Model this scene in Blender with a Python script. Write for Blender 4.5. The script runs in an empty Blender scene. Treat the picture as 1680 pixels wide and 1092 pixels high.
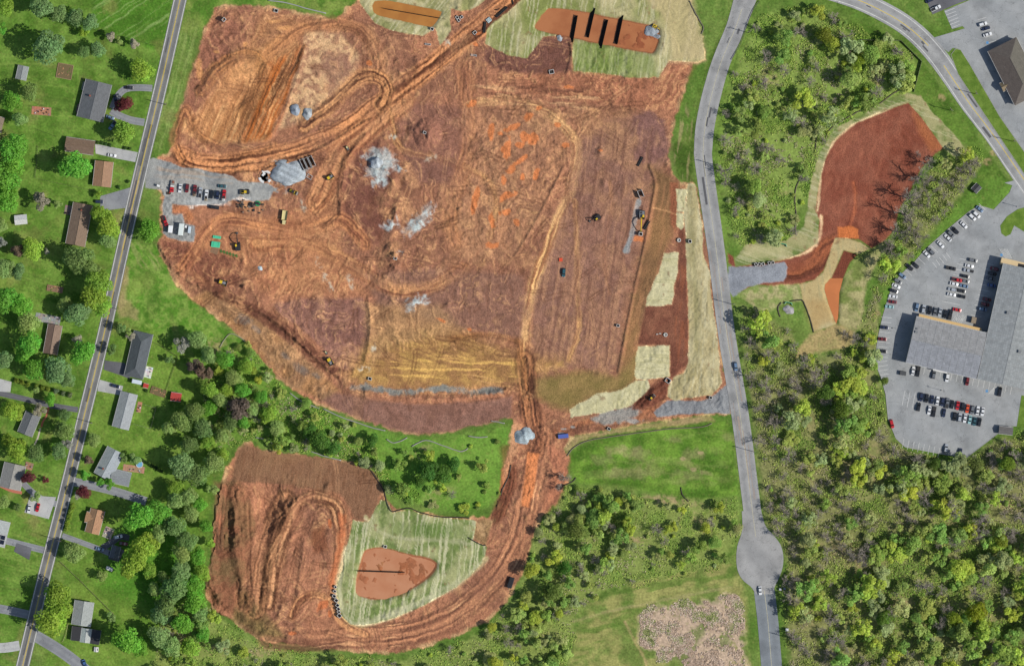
import bpy, math, random
import numpy as np
from mathutils import Vector, Matrix
R = math.radians
sc = bpy.context.scene
col = sc.collection
# ------------------------------------------------------------------ camera, sky, sun, exposure
S = 0.33                        # metres for one pixel of the survey picture (1680 x 1092)
def P(px, py, z=0.0): return Vector(((px - 840) * S, (546 - py) * S, z))
CAM_H = 2500.0
cam = bpy.data.cameras.new('camera'); camo = bpy.data.objects.new('camera', cam); col.objects.link(camo)
camo.location = (0, 0, CAM_H)
cam.sensor_width = 36; cam.lens = 36 * CAM_H / (1680 * S); cam.clip_start = 10; cam.clip_end = 6000
sc.camera = camo
SUN_EL = R(44)
sd = Vector((0.966, -0.258, 0)).normalized()          # towards the sun (east, a little south)
wd = bpy.data.worlds.new('World'); sc.world = wd; wd.use_nodes = True
nt = wd.node_tree; bg = nt.nodes['Background']
sky = nt.nodes.new('ShaderNodeTexSky'); sky.sky_type = 'NISHITA'; sky.sun_disc = False
sky.sun_elevation = SUN_EL; sky.sun_rotation = math.atan2(sd.x, sd.y)
nt.links.new(sky.outputs[0], bg.inputs[0]); bg.inputs[1].default_value = 0.10
sl = bpy.data.lights.new('sun', 'SUN'); sl.energy = 4.2; sl.angle = R(0.55); sl.color = (1, .955, .89)
so = bpy.data.objects.new('sun', sl); col.objects.link(so)
sv = Vector((sd.x * math.cos(SUN_EL), sd.y * math.cos(SUN_EL), math.sin(SUN_EL)))
so.rotation_euler = sv.to_track_quat('Z', 'Y').to_euler(); so.location = sv * 400
sc.view_settings.view_transform = 'Standard'; sc.view_settings.look = 'None'
sc.view_settings.exposure = 0.25; sc.view_settings.gamma = 1.0
sc.render.engine = 'CYCLES'
sc.cycles.max_bounces = 4; sc.cycles.diffuse_bounces = 2; sc.cycles.glossy_bounces = 2; sc.cycles.transmission_bounces = 2
sc.cycles.use_adaptive_sampling = True

# ------------------------------------------------------------------ helpers
GAIN = 1.52                     # picture value of a white card lying in this sun
def lin(c):
    return tuple((((v/255)/12.92) if v/255 <= .04045 else (((v/255)+.055)/1.055)**2.4) / GAIN for v in c)
rng = random.Random(7)

def tag(o, label=None, cat=None, group=None, kind=None):
    if label: o['label'] = label
    if cat: o['category'] = cat
    if group: o['group'] = group
    if kind: o['kind'] = kind
    return o
def empty(name, loc, rz=0, parent=None):
    o = bpy.data.objects.new(name, None); o.empty_display_size = .3
    o.location = loc; o.rotation_euler = (0, 0, rz); o.parent = parent
    col.objects.link(o); return o
def mobj(name, me, parent=None, mat=None, color=None):
    o = bpy.data.objects.new(name, me); o.parent = parent
    if mat and not me.materials: me.materials.append(mat)
    if color: o.color = (*color, 1)
    col.objects.link(o); return o

class MB:
    def __init__(s): s.v = []; s.f = []
    def add(s, vs, fs):
        n = len(s.v); s.v += [tuple(v) for v in vs]; s.f += [tuple(i + n for i in f) for f in fs]; return s
    def box(s, c, d, rz=0, taper=(1, 1)):
        x, y, z = d[0]/2, d[1]/2, d[2]/2; cs, sn = math.cos(rz), math.sin(rz)
        vs = []
        for k, (a, b, e) in enumerate(((-1,-1,-1),(1,-1,-1),(1,1,-1),(-1,1,-1),(-1,-1,1),(1,-1,1),(1,1,1),(-1,1,1))):
            tx, ty = taper if e > 0 else (1, 1)
            X, Y = a*x*tx, b*y*ty
            vs.append((c[0] + X*cs - Y*sn, c[1] + X*sn + Y*cs, c[2] + e*z))
        return s.add(vs, ((0,3,2,1),(4,5,6,7),(0,1,5,4),(1,2,6,5),(2,3,7,6),(3,0,4,7)))
    def prism(s, pts, z0, z1):
        n = len(pts)
        vs = [(p[0], p[1], z0) for p in pts] + [(p[0], p[1], z1) for p in pts]
        fs = [tuple(range(n))[::-1], tuple(range(n, 2*n))] + [(i, (i+1) % n, n + (i+1) % n, n + i) for i in range(n)]
        return s.add(vs, fs)
    def side(s, prof, y0, y1, t0=None):
        """profile in x,z extruded across y"""
        n = len(prof)
        vs = [(p[0], y0, p[1]) for p in prof] + [(p[0], y1, p[1]) for p in prof]
        fs = [tuple(range(n)), tuple(range(n, 2*n))[::-1]] + [(i, n + i, n + (i+1) % n, (i+1) % n) for i in range(n)]
        return s.add(vs, fs)
    def tube(s, pts, r, n=6, caps=True):
        pts = [Vector(p) for p in pts]; rs = r if isinstance(r, (list, tuple)) else [r]*len(pts)
        vs = []; fs = []
        for i, p in enumerate(pts):
            d = (pts[min(i+1, len(pts)-1)] - pts[max(i-1, 0)])
            d = d.normalized() if d.length > 1e-6 else Vector((0, 0, 1))
            a = d.cross(Vector((0, 0, 1))) if abs(d.z) < .95 else d.cross(Vector((1, 0, 0)))
            a.normalize(); b = d.cross(a)
            for k in range(n):
                t = 2*math.pi*k/n; vs.append(p + (a*math.cos(t) + b*math.sin(t))*rs[i])
        for i in range(len(pts)-1):
            for k in range(n):
                k2 = (k+1) % n; fs.append((i*n+k, i*n+k2, (i+1)*n+k2, (i+1)*n+k))
        if caps: fs += [tuple(range(n))[::-1], tuple((len(pts)-1)*n + k for k in range(n))]
        return s.add(vs, fs)
    def cyl(s, c, r, h, axis='z', n=12):
        c = Vector(c); d = {'x': Vector((1,0,0)), 'y': Vector((0,1,0)), 'z': Vector((0,0,1))}[axis]*h/2
        return s.tube((c-d, c+d), r, n)
    def mesh(s, name, mat=None, smooth=False):
        me = bpy.data.meshes.new(name); me.from_pydata(s.v, [], s.f); me.update()
        if mat: me.materials.append(mat)
        if smooth: me.polygons.foreach_set('use_smooth', [True]*len(me.polygons))
        return me
    def build(s, name, mat, parent=None, color=None, smooth=False):
        return mobj(name, s.mesh(name, mat, smooth), parent, None, color)

# ------------------------------------------------------------------ materials
def newmat(name, rough=.8, spec=.3):
    m = bpy.data.materials.new(name); m.use_nodes = True
    b = m.node_tree.nodes['Principled BSDF']; b.inputs['Roughness'].default_value = rough
    b.inputs['Specular IOR Level'].default_value = spec
    return m, m.node_tree, b
def N(t, k, **kw):
    n = t.nodes.new(k)
    for a, v in kw.items():
        if a.startswith('i_'): n.inputs[a[2:]].default_value = v
        else: setattr(n, a, v)
    return n
def noise(t, co, scale, detail=3, rough=.55):
    n = N(t, 'ShaderNodeTexNoise'); n.inputs['Scale'].default_value = scale; n.inputs['Detail'].default_value = detail
    n.inputs['Roughness'].default_value = rough; t.links.new(co, n.inputs['Vector']); return n.outputs['Fac']
def mapr(t, v, a, b, c, d):
    m = N(t, 'ShaderNodeMapRange'); t.links.new(v, m.inputs[0])
    for i, x in enumerate((a, b, c, d)): m.inputs[i+1].default_value = x
    return m.outputs[0]
def mulc(t, c, f):
    m = N(t, 'ShaderNodeVectorMath', operation='SCALE'); t.links.new(c, m.inputs[0]); t.links.new(f, m.inputs['Scale']); return m.outputs[0]
def mul(t, a, b):
    m = N(t, 'ShaderNodeMath', operation='MULTIPLY'); t.links.new(a, m.inputs[0])
    if isinstance(b, float): m.inputs[1].default_value = b
    else: t.links.new(b, m.inputs[1])
    return m.outputs[0]
def mixc(t, a, b, f):
    m = N(t, 'ShaderNodeMix', data_type='RGBA')
    t.links.new(f, m.inputs[0])
    for i, x in ((6, a), (7, b)):
        if isinstance(x, tuple): m.inputs[i].default_value = (*x[:3], 1)
        else: t.links.new(x, m.inputs[i])
    return m.outputs[2]
def bump(t, b, h, strength, dist):
    n = N(t, 'ShaderNodeBump'); n.inputs['Strength'].default_value = strength; n.inputs['Distance'].default_value = dist
    t.links.new(h, n.inputs['Height']); t.links.new(n.outputs[0], b.inputs['Normal'])
def objco(t): return N(t, 'ShaderNodeTexCoord').outputs['Object']
def gco(t): return N(t, 'ShaderNodeNewGeometry').outputs['Position']

def terrain_mat(name, sc1, a1, sc2, a2, bs, bd, rough=.9, spec=.15, tint=None):
    m, t, b = newmat(name, rough, spec)
    at = N(t, 'ShaderNodeAttribute', attribute_name='tone').outputs['Color']
    co = gco(t)
    n1 = noise(t, co, sc1, 4, .6); n2 = noise(t, co, sc2, 3, .6)
    f = mul(t, mapr(t, n1, .25, .75, 1-a1, 1+a1), mapr(t, n2, .25, .75, 1-a2, 1+a2))
    c = mulc(t, at, f)
    if tint:
        n3 = noise(t, co, tint[1], 3, .6)
        c = mixc(t, c, mulc(t, N_rgb(t, tint[0]), f), mapr(t, n3, tint[2], tint[3], 0, tint[4]))
    t.links.new(c, b.inputs['Base Color']); bump(t, b, n1, bs, bd)
    return m
def N_rgb(t, c):
    n = N(t, 'ShaderNodeRGB'); n.outputs[0].default_value = (*c[:3], 1); return n.outputs[0]

def flat_mat(name, rgb, rough=.6, var=.15, scale=1.5, spec=.3, metal=0, obj=False):
    """plain painted or raw surface with blotchy wear"""
    m, t, b = newmat(name, rough, spec); b.inputs['Metallic'].default_value = metal
    co = gco(t)
    base = N(t, 'ShaderNodeObjectInfo').outputs['Color'] if obj else N_rgb(t, lin(rgb))
    f = mul(t, mapr(t, noise(t, co, scale, 4), .25, .75, 1-var, 1+var), mapr(t, noise(t, co, scale*6, 2), .25, .75, 1-var*.7, 1+var*.7))
    t.links.new(mulc(t, base, f), b.inputs['Base Color'])
    return m
# ------------------------------------------------------------------ terrain fields (survey-pixel grid)
STEP = 1.4
gx = np.arange(-49, 1730, STEP); gy = np.arange(-49, 1142, STEP)
NX, NY = len(gx), len(gy)
GX, GY = np.meshgrid(gx.astype(np.float32), gy.astype(np.float32))
_tab = np.random.RandomState(5).rand(256, 256).astype(np.float32)*2 - 1
def vn(x, y, seed=0):
    x = x + seed*17.31; y = y + seed*29.77
    xi = np.floor(x).astype(np.int32); yi = np.floor(y).astype(np.int32)
    fx = x - xi; fy = y - yi; fx = fx*fx*(3-2*fx); fy = fy*fy*(3-2*fy)
    a = _tab[yi & 255, xi & 255]; b = _tab[yi & 255, (xi+1) & 255]; c = _tab[(yi+1) & 255, xi & 255]; d = _tab[(yi+1) & 255, (xi+1) & 255]
    return (a*(1-fx) + b*fx)*(1-fy) + (c*(1-fx) + d*fx)*fy
def fbm(x, y, sc_, oct=4, seed=0, g=.55):
    o = 0; a = 1; s = 0; f = 1.0/sc_
    for k in range(oct):
        o = o + a*vn(x*f, y*f, seed + k*3); s += a; a *= g; f *= 2.03
    return o/s*1.5
def sstep(a, b, x):
    t = np.clip((x-a)/(b-a), 0, 1); return t*t*(3-2*t)
N60 = fbm(GX, GY, 60, 4, 1); N20 = fbm(GX, GY, 20, 4, 2); N8 = fbm(GX, GY, 8, 3, 3); N3 = fbm(GX, GY, 3.2, 2, 4)
CL = np.zeros((NY, NX, 3), np.float32); Z = np.zeros((NY, NX), np.float32); K = np.zeros((NY, NX), np.int16)
KEEP = np.zeros((NY, NX), bool)          # paved or built: no trees here
def L3(c): return np.array(lin(c), np.float32)
def win(x0, y0, x1, y1, pad=14):
    i0 = max(0, int((x0-pad-gx[0])/STEP)); i1 = min(NX, int((x1+pad-gx[0])/STEP)+2)
    j0 = max(0, int((y0-pad-gy[0])/STEP)); j1 = min(NY, int((y1+pad-gy[0])/STEP)+2)
    return slice(j0, max(j1, j0)), slice(i0, max(i1, i0))
def sdist(poly, X, Y):
    d = np.full(X.shape, 1e9, np.float32); ins = np.zeros(X.shape, bool); n = len(poly)
    for i in range(n):
        x0, y0 = poly[i]; x1, y1 = poly[(i+1) % n]
        ex, ey = x1-x0, y1-y0; l2 = ex*ex + ey*ey + 1e-9
        t = np.clip(((X-x0)*ex + (Y-y0)*ey)/l2, 0, 1)
        d = np.minimum(d, (X-x0-t*ex)**2 + (Y-y0-t*ey)**2)
        if y0 != y1:
            cr = ((y0 > Y) != (y1 > Y)) & (X < ex*(Y-y0)/(y1-y0) + x0); ins ^= cr
    d = np.sqrt(d); return np.where(ins, d, -d)
def bbox(p): a = np.array(p); return a[:, 0].min(), a[:, 1].min(), a[:, 0].max(), a[:, 1].max()
def smooth(pts, n=6):
    out = []; m = len(pts)
    for i in range(m-1):
        p0 = pts[max(i-1, 0)]; p1 = pts[i]; p2 = pts[i+1]; p3 = pts[min(i+2, m-1)]
        for k in range(n):
            t = k/n
            out.append(tuple(.5*((2*p1[a]) + (-p0[a]+p2[a])*t + (2*p0[a]-5*p1[a]+4*p2[a]-p3[a])*t*t + (-p0[a]+3*p1[a]-3*p2[a]+p3[a])*t**3) for a in (0, 1)))
    out.append(tuple(pts[-1])); return out
def ldist(pts, X, Y):
    """signed lateral distance and arclength along a polyline"""
    d = np.full(X.shape, 1e9, np.float32); sg = np.zeros(X.shape, np.float32); s = np.zeros(X.shape, np.float32); acc = 0
    for i in range(len(pts)-1):
        x0, y0 = pts[i]; x1, y1 = pts[i+1]; ex, ey = x1-x0, y1-y0; l = math.hypot(ex, ey) + 1e-9
        t = np.clip(((X-x0)*ex + (Y-y0)*ey)/(l*l), 0, 1)
        dd = (X-x0-t*ex)**2 + (Y-y0-t*ey)**2; m = dd < d
        d[m] = dd[m]; sg[m] = np.sign((X-x0)*ey - (Y-y0)*ex)[m]; s[m] = (acc + t*l)[m]; acc += l
    return np.sqrt(d)*sg, s
def blend(w, c, m):
    CL[w] += (c - CL[w]) * m[..., None]
def zone(poly, c, cls=None, f=1.5, wob=2.5, a=1.0, c2=None, mix=N20, keep=False, lo=-.5, hi=.5):
    w = win(*bbox(poly)); d = sdist(poly, GX[w], GY[w]) + wob*(N8[w]*.7 + N20[w]*.6)
    m = sstep(-f, f, d)*a
    cc = L3(c) if c2 is None else L3(c) + (L3(c2)-L3(c))*sstep(lo, hi, mix[w])[..., None]
    blend(w, cc, m)
    if cls is not None: K[w][d > 0] = cls
    if keep: KEEP[w][d > -2] = True
    return w, d
def streaks(poly, ang, c, a=.6, Ln=40, Wd=2.5, f=5, lo=0, hi=.6, seed=0, zamp=0, wob=4):
    w = win(*bbox(poly)); X, Y = GX[w], GY[w]
    m = sstep(-f, f, sdist(poly, X, Y) + wob*N20[w])
    ca, sa = math.cos(R(ang)), math.sin(R(ang)); u = X*ca + Y*sa + 3*N20[w]; v = -X*sa + Y*ca + 2.5*N20[w]
    n = vn(u/Ln, v/Wd, seed) + .6*vn(u/Ln*1.9, v/Wd*1.9, seed+5)
    blend(w, L3(c), m*a*sstep(lo, hi, n))
    if zamp: Z[w] += m*zamp*n
def track(pts, wd, c1, c2, a=.8, Ln=45, Wd=2.6, zamp=.10, seed=0, sm=True, f=None, edge=0, c3=None):
    p = smooth(pts) if sm else pts
    w = win(*bbox(p), pad=wd+8); d, s = ldist(p, GX[w], GY[w]); d = d + 1.2*N20[w]
    f = f or min(5, wd*.35); d = d + 2.2*N60[w] + .8*N8[w]; m = sstep(wd/2+f, wd/2-f, np.abs(d) + 1.5*N8[w])*np.clip(.72 + .5*vn(s/55, d/14, seed+21), .25, 1)
    n = vn(s/Ln, d/Wd + 40, seed) + .55*vn(s/Ln*1.7, d/Wd*1.9 + 9, seed+3) + .35*N3[w]
    nn = n + .5*np.sign(n)*np.minimum(np.abs(n), .5); t = np.clip(.45 + .95*nn, -.28, 1.3)[..., None]
    cc = L3(c1) + (L3(c2)-L3(c1))*t
    if c3: cc = cc + (L3(c3)-cc)*sstep(.55, 1.0, vn(s/60+7, d/3.5, seed+9))[..., None]
    blend(w, np.maximum(cc, .01), m*a); Z[w] += m*zamp*1.9*n
    if edge: Z[w] += edge*np.exp(-((np.abs(d)-wd/2)/2.2)**2)
def blob(x, y, rx, ry, c, a=1, ang=0, f=.25, wob=.35, c2=None, cls=None, h=0, noi=None):
    r = max(rx, ry); w = win(x-r*1.6, y-r*1.6, x+r*1.6, y+r*1.6, 3); X, Y = GX[w]-x, GY[w]-y
    ca, sa = math.cos(R(ang)), math.sin(R(ang)); u = (X*ca + Y*sa)/rx; v = (-X*sa + Y*ca)/ry
    q = np.sqrt(u*u + v*v) + wob*(N20[w]*.5 + N8[w]*.7); m = sstep(1+f, 1-f, q)*a
    cc = L3(c) if c2 is None else L3(c) + (L3(c2)-L3(c))*sstep(-.4, .4, N8[w])[..., None]
    if noi is not None: m = m*sstep(noi-.3, noi+.3, N8[w]*.7 + .3*N3[w])
    blend(w, cc, m)
    if cls is not None: K[w][q < 1] = cls
    if h: Z[w] += h*np.clip(1-(u*u + v*v)*.8, 0, 1)**.8*(1+.25*N8[w])
def mound(x, y, rx, ry, h, ang=0, p=1.0, rough=.25):
    r = max(rx, ry)*1.3; w = win(x-r, y-r, x+r, y+r, 2); X, Y = GX[w]-x, GY[w]-y
    ca, sa = math.cos(R(ang)), math.sin(R(ang)); u = (X*ca + Y*sa)/rx; v = (-X*sa + Y*ca)/ry
    q = np.sqrt(u*u + v*v)*(1 + .12*N20[w])
    Z[w] += h*np.clip(1.0-q, 0, 1)**p*(1 + rough*N8[w])
def ridge(pts, wd, h, rough=.3, p=1.0):
    q = smooth(pts); w = win(*bbox(q), pad=wd+4); d, s = ldist(q, GX[w], GY[w])
    Z[w] += h*np.clip(1-np.abs(d)/wd, 0, 1)**p*(1 + rough*N8[w])
def step_(pts, wd, h):
    """a bank: ground one side of the line (to its right in the picture sense) lifted by h within reach wd"""
    q = smooth(pts); w = win(*bbox(q), pad=wd+4); d, s = ldist(q, GX[w], GY[w])
    Z[w] += h*sstep(-2.5, 2.5, d)*sstep(wd, wd*.35, d)*(d > -3)

# ---- grass
CL[:] = L3((88, 124, 44)) + (L3((112, 140, 62)) - L3((88, 124, 44)))*sstep(-.5, .6, N60)[..., None]
CL += (L3((66, 106, 34)) - CL)*(sstep(.1, .8, N20)*.55)[..., None]
WEST = [(-49,-49),(297,-49),(230,290),(170,560),(100,830),(30,1141),(-49,1141)]
zone(WEST, (82,128,36), a=.8, c2=(104,142,52), f=3)
zone([(150,-49),(292,-49),(268,84),(225,72),(165,48),(152,20)], (72,122,30), a=.95, f=4)          # mown field
streaks([(155,-49),(290,-49),(268,80),(225,70),(165,45),(152,20)], -33, (140,170,96), a=.6, Ln=200, Wd=2.2, lo=.35, hi=.75, seed=2, wob=0)
streaks([(95,350),(215,340),(190,440),(60,520),(40,480),(70,410)], 18, (120,150,62), a=.4, Ln=120, Wd=4, seed=4)
streaks([(290,5),(335,20),(280,230),(250,255),(243,230)], 104, (140,160,86), a=.55, Ln=60, Wd=2.5, seed=6)
zone([(300,-49),(590,-49),(588,0),(560,28),(470,12),(350,10),(335,50),(300,20)], (78,128,34), a=.85, c2=(122,146,62), f=4)
zone([(210,400),(258,400),(300,480),(400,560),(430,590),(420,630),(340,600),(260,560),(200,520)], (84,140,36), a=.9, c2=(118,152,62), mix=N8, f=5)
zone([(200,430),(212,440),(206,490),(228,510),(226,524),(198,520),(192,500)], (168,146,104), a=.75, f=4)
streaks([(212,395),(262,400),(268,445),(222,440)], 60, (150,160,92), a=.6, Ln=40, Wd=3, seed=8)
rl = random.Random(9)
for k in range(210):
    x, y = rl.uniform(-20, 330), rl.uniform(0, 1092); blob(x, y, rl.uniform(6, 26), rl.uniform(4, 14), rl.choice(((142,150,76),(128,150,66),(70,108,34),(150,148,86),(84,124,40))), rl.uniform(.25, .6), rl.uniform(0, 180), f=.7, wob=.9)
for x, y, w_, h_, an in ((60,165,60,40,8),(90,440,60,40,18),(235,760,40,30,-30),(250,690,40,50,72),(120,620,50,20,10),(60,900,40,40,20),(30,940,50,30,15),(240,960,60,40,-35),(180,670,20,60,105),(270,590,30,40,70),(60,700,20,50,105),(20,120,50,40,0),(70,810,40,30,20),(170,1050,60,40,12)):
    streaks([(x-w_,y-h_),(x+w_,y-h_),(x+w_,y+h_),(x-w_,y+h_)], an, (126,154,66), a=.45, Ln=160, Wd=3.2, seed=int(x), lo=.1, hi=.7, f=10); streaks([(x-w_,y-h_),(x+w_,y-h_),(x+w_,y+h_),(x-w_,y+h_)], an, (66,104,32), a=.4, Ln=160, Wd=3.2, seed=int(x)+1, lo=.1, hi=.7, f=10)
zone([(160,545),(260,540),(330,600),(350,740),(330,990),(250,1080),(60,1141),(120,850)], (92,136,40), a=.75, c2=(112,146,52), f=8)
zone([(200,850),(300,870),(330,960),(250,1000),(160,960)], (76,138,34), a=.8, f=14)
zone([(940,735),(1000,716),(1100,700),(1190,690),(1202,700),(1212,810),(1150,820),(1040,800),(950,790),(930,760)], (76,120,32), a=.95, c2=(104,144,46), f=5)
for k in range(40):
    x, y = rl.uniform(945, 1205), rl.uniform(705, 815); blob(x, y, rl.uniform(5, 22), rl.uniform(3, 9), rl.choice(((150,158,90),(120,150,60),(66,104,30),(166,160,108))), rl.uniform(.2, .5), rl.uniform(-20, 20), f=.7, wob=.9)
streaks([(950,740),(1190,700),(1205,800),(960,785)], 2, (152,162,92), a=.18, Ln=40, Wd=7, lo=.25, seed=9)
for x, y in ((1150,742),(1120,752),(1138,770)): blob(x, y, 5, 3, (180,160,120), .7)
zone([(1100,240),(1140,200),(1160,100),(1200,20),(1190,60),(1145,150),(1138,280),(1150,340),(1132,310),(1110,290)], (66,98,28), a=.9, c2=(96,122,48), f=4)
streaks([(1100,240),(1125,170),(1140,200),(1135,300),(1112,290)], 95, (158,146,100), a=.7, Ln=30, Wd=4, seed=11)
# woods: floor of leaf litter, grass and bare patches
W1 = [(420,560),(455,630),(500,662),(560,690),(640,715),(700,722),(785,710),(835,700),(832,760),(820,812),(790,838),(690,830),(640,812),(628,785),(600,765),(540,750),(430,730),(410,715),(390,722),(360,735),(330,700),(345,610),(370,565)]
W2 = [(270,1000),(335,990),(395,1040),(440,1062),(560,1078),(650,1082),(740,1062),(800,1030),(850,975),(880,870),(900,845),(930,800),(1000,800),(1050,820),(1212,820),(1212,880),(1180,930),(1000,965),(950,1000),(930,1092),(920,1141),(240,1141)]
W3 = [(1216,500),(1250,515),(1300,545),(1310,590),(1345,585),(1400,572),(1412,540),(1425,500),(1440,470),(1446,545),(1434,600),(1448,650),(1456,690),(1468,725),(1490,742),(1580,762),(1630,722),(1672,716),(1730,690),(1730,1141),(1296,1141),(1290,1000),(1292,920),(1280,885),(1256,860),(1240,740),(1222,600)]
W4 = [(1248,28),(1300,15),(1345,10),(1400,42),(1470,68),(1500,95),(1488,150),(1420,190),(1355,230),(1325,300),(1305,380),(1290,392),(1212,405),(1196,340),(1182,270),(1185,200),(1205,110)]
W5 = [(1590,240),(1618,262),(1570,330),(1520,390),(1490,432),(1450,470),(1440,450),(1452,405),(1480,360),(1505,310),(1540,262)]
for wpoly, ca, cb in ((W1, (116,162,58), (94,140,46)), (W2, (140,160,80), (116,142,64)), (W3, (146,150,92), (112,126,66)), (W4, (140,168,78), (112,142,60)), (W5, (140,150,84), (112,132,60))):
    zone(wpoly, ca, a=.95, c2=cb, f=7, wob=6)
for x, y, rx, ry, a in ((1430,760,60,26,.7),(1330,760,18,30,.6),(1380,900,30,22,.7),(1320,1010,14,16,.85),(1395,930,22,18,.7),(1480,990,18,12,.7),(1640,1010,22,12,.6),(1330,690,30,14,.4),(1560,860,40,12,.5),
        (1660,830,20,14,.8),(1420,1050,26,10,.7),(1440,115,16,14,.9),(1440,135,10,7,.9),(1420,90,12,8,.6),(1262,125,12,20,.6),(1290,180,14,16,.5),(1230,345,16,12,.5),(1285,310,12,14,.5),
        (1090,820,50,9,.8),(1040,885,26,7,.8),(1150,860,24,12,.6),(960,830,24,12,.5),(1000,865,20,8,.5),(1180,830,22,9,.5),(690,740,22,10,.6),(560,700,30,7,.7),(720,810,26,10,.5),(355,575,28,16,.6),(385,640,18,10,.5),(300,1045,24,14,.7),(345,1060,26,14,.7),(430,1068,30,8,.7),(900,1040,16,8,.4)):
    blob(x, y, rx, ry, (172,150,112), a, ang=rng.uniform(-40, 40), wob=.8, f=.5, noi=0)
zone([(1205,30),(1246,30),(1206,110),(1188,200),(1186,300),(1200,400),(1186,400),(1172,280),(1176,190),(1196,110)], (112,146,56), a=.8, f=5)
# meadow and thicket in the south
zone([(960,985),(1030,960),(1180,925),(1215,900),(1222,935),(1225,1000),(1232,1141),(920,1141)], (112,136,62), a=.95, c2=(150,150,86), f=6, wob=5)
streaks([(960,985),(1030,960),(1180,935),(1215,920),(1220,940),(1040,1010),(940,1092)], -14, (86,122,42), a=.7, Ln=50, Wd=8, seed=12)
THK = [(1050,1010),(1080,995),(1130,990),(1205,975),(1218,1000),(1222,1092),(1222,1141),(1130,1141),(1128,1085),(1080,1075),(1052,1060)]
zone(THK, (206,180,156), a=.95, c2=(150,146,96), mix=N8, f=6, wob=11, lo=.0, hi=.8)
zone([(1100,1060),(1160,1010),(1180,1000),(1150,1050),(1130,1092),(1095,1092)], (106,128,58), a=.8, f=5, wob=6)
zone([(1170,1060),(1205,1010),(1215,1020),(1190,1070)], (100,124,54), a=.7, f=5, wob=5)
track([(940,1020),(1010,1000),(1080,985),(1200,962)], 5, (170,160,110), (140,150,90), a=.6, zamp=0)
track([(1025,1020),(1045,1060),(1062,1092),(1075,1141)], 5, (190,164,116), (160,150,100), a=.7, zamp=0)
# verge lawns, north-east
NEL = [(1395,30),(1440,45),(1485,75),(1520,110),(1560,165),(1610,235),(1650,290),(1662,300),(1656,315),(1630,344),(1600,338),(1560,372),(1535,395),(1575,330),(1615,265),(1588,240),(1560,214),(1530,184),(1510,156),(1500,150),(1512,100),(1478,68),(1410,66),(1385,50)]
zone(NEL, (72,110,32), a=.95, c2=(92,126,44), f=3)
zone([(1640,290),(1662,300),(1656,315),(1630,344),(1605,335),(1570,372),(1520,410),(1470,480),(1448,545),(1440,540),(1450,480),(1490,430),(1560,350),(1600,300)], (96,138,48), a=.85, f=4)
for x, y in ((1585,246),(1545,160),(1620,265),(1632,250),(1475,480),(1437,515)): blob(x, y, 8, 6, (176,150,110), .6, noi=-.2)

# ---- the bare earth of the building site
SITE = [(392,8),(372,10),(352,13),(340,40),(328,70),(318,105),(305,150),(296,180),(287,215),(283,240),(276,252),(258,258),(258,310),(266,318),(262,340),(262,372),(268,385),(256,398),(262,420),(275,440),(290,465),(312,490),(345,512),(378,538),(405,562),(428,588),(450,615),(480,640),(520,662),(560,676),(605,692),(645,705),(690,713),(740,708),(785,698),(830,684),(840,690),(838,720),(833,750),(824,790),(816,828),(800,848),(770,848),(720,845),(680,838),(650,834),(632,818),(627,798),(612,772),(580,758),(520,748),(430,738),(412,724),(402,728),(386,742),(372,765),(362,800),(352,860),(350,900),(340,940),(338,975),(350,1000),(385,1020),(415,1042),(440,1052),(500,1060),(580,1068),(640,1072),(690,1062),(750,1042),(800,1018),(830,990),(858,940),(870,900),(878,870),(890,845),(915,825),(930,790),(934,748),(926,735),(945,716),(1000,705),(1060,694),(1165,680),(1200,678),(1196,632),(1186,600),(1178,520),(1168,450),(1160,400),(1150,340),(1143,310),(1135,298),(1118,300),(1105,285),(1098,260),(1100,230),(1110,190),(1125,140),(1138,105),(1158,98),(1154,60),(1142,30),(1132,0),(1130,-60),(588,-60),(586,0),(568,14),(553,32),(520,27),(470,15),(430,10)]
w, d = zone(SITE, (160,104,76), cls=1, c2=(143,94,72), mix=N60, f=2.2, wob=3.6)
FR = sstep(0, 6, d)
blend(w, L3((172,140,98)), sstep(9, 2, d)*sstep(-2.5, .5, d)*sstep(-.3, .5, N20[w])*.7)       # dry worn rim
RG = .25 + 1.0*sstep(-.15, .6, fbm(GX[w], GY[w], 90, 3, 61))
Z[w] += FR*(RG*(.40*N20[w] + .30*N8[w] + .14*N3[w]) + .6*N60[w])
PAD = [(1490,168),(1510,190),(1548,243),(1535,252),(1512,275),(1495,310),(1475,345),(1468,375),(1450,396),(1430,408),(1408,392),(1371,390),(1351,445),(1337,459),(1311,466),(1269,470),(1240,466),(1215,478),(1202,484),(1200,434),(1196,432),(1194,415),(1203,420),(1207,437),(1277,428),(1309,418),(1341,398),(1344,360),(1336,348),(1342,310),(1350,270),(1365,232),(1395,205),(1440,185)]
w, d = zone(PAD, (136,76,60), cls=2, c2=(142,85,68), f=1.5, wob=1.2)
Z[w] += sstep(0, 5, d)*(.15*N20[w] + .08*N8[w])
zone([(1495,178),(1520,205),(1548,243),(1530,250),(1510,222)], (160,96,62), a=.8, f=6)
streaks([(1495,178),(1548,243),(1500,290),(1440,250)], 52, (128,66,46), a=.25, Ln=30, Wd=2.5, seed=21, zamp=.05)
streaks([(1350,240),(1480,180),(1500,280),(1460,380),(1370,380),(1345,330)], 100, (160,98,76), a=.3, Ln=25, Wd=7, seed=22)
track([(1400,300),(1402,340),(1392,372)], 7, (176,96,60), (140,72,50), a=.7, seed=23)
track([(1400,385),(1378,395),(1352,410),(1340,430),(1310,445),(1285,448)], 30, (146,84,58), (116,66,50), a=.85, Ln=60, Wd=5, seed=24, zamp=.1)
zone([(1374,372),(1400,370),(1408,376),(1410,391),(1376,389)], (178,100,58), a=.95, f=1.5, wob=2)

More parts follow.
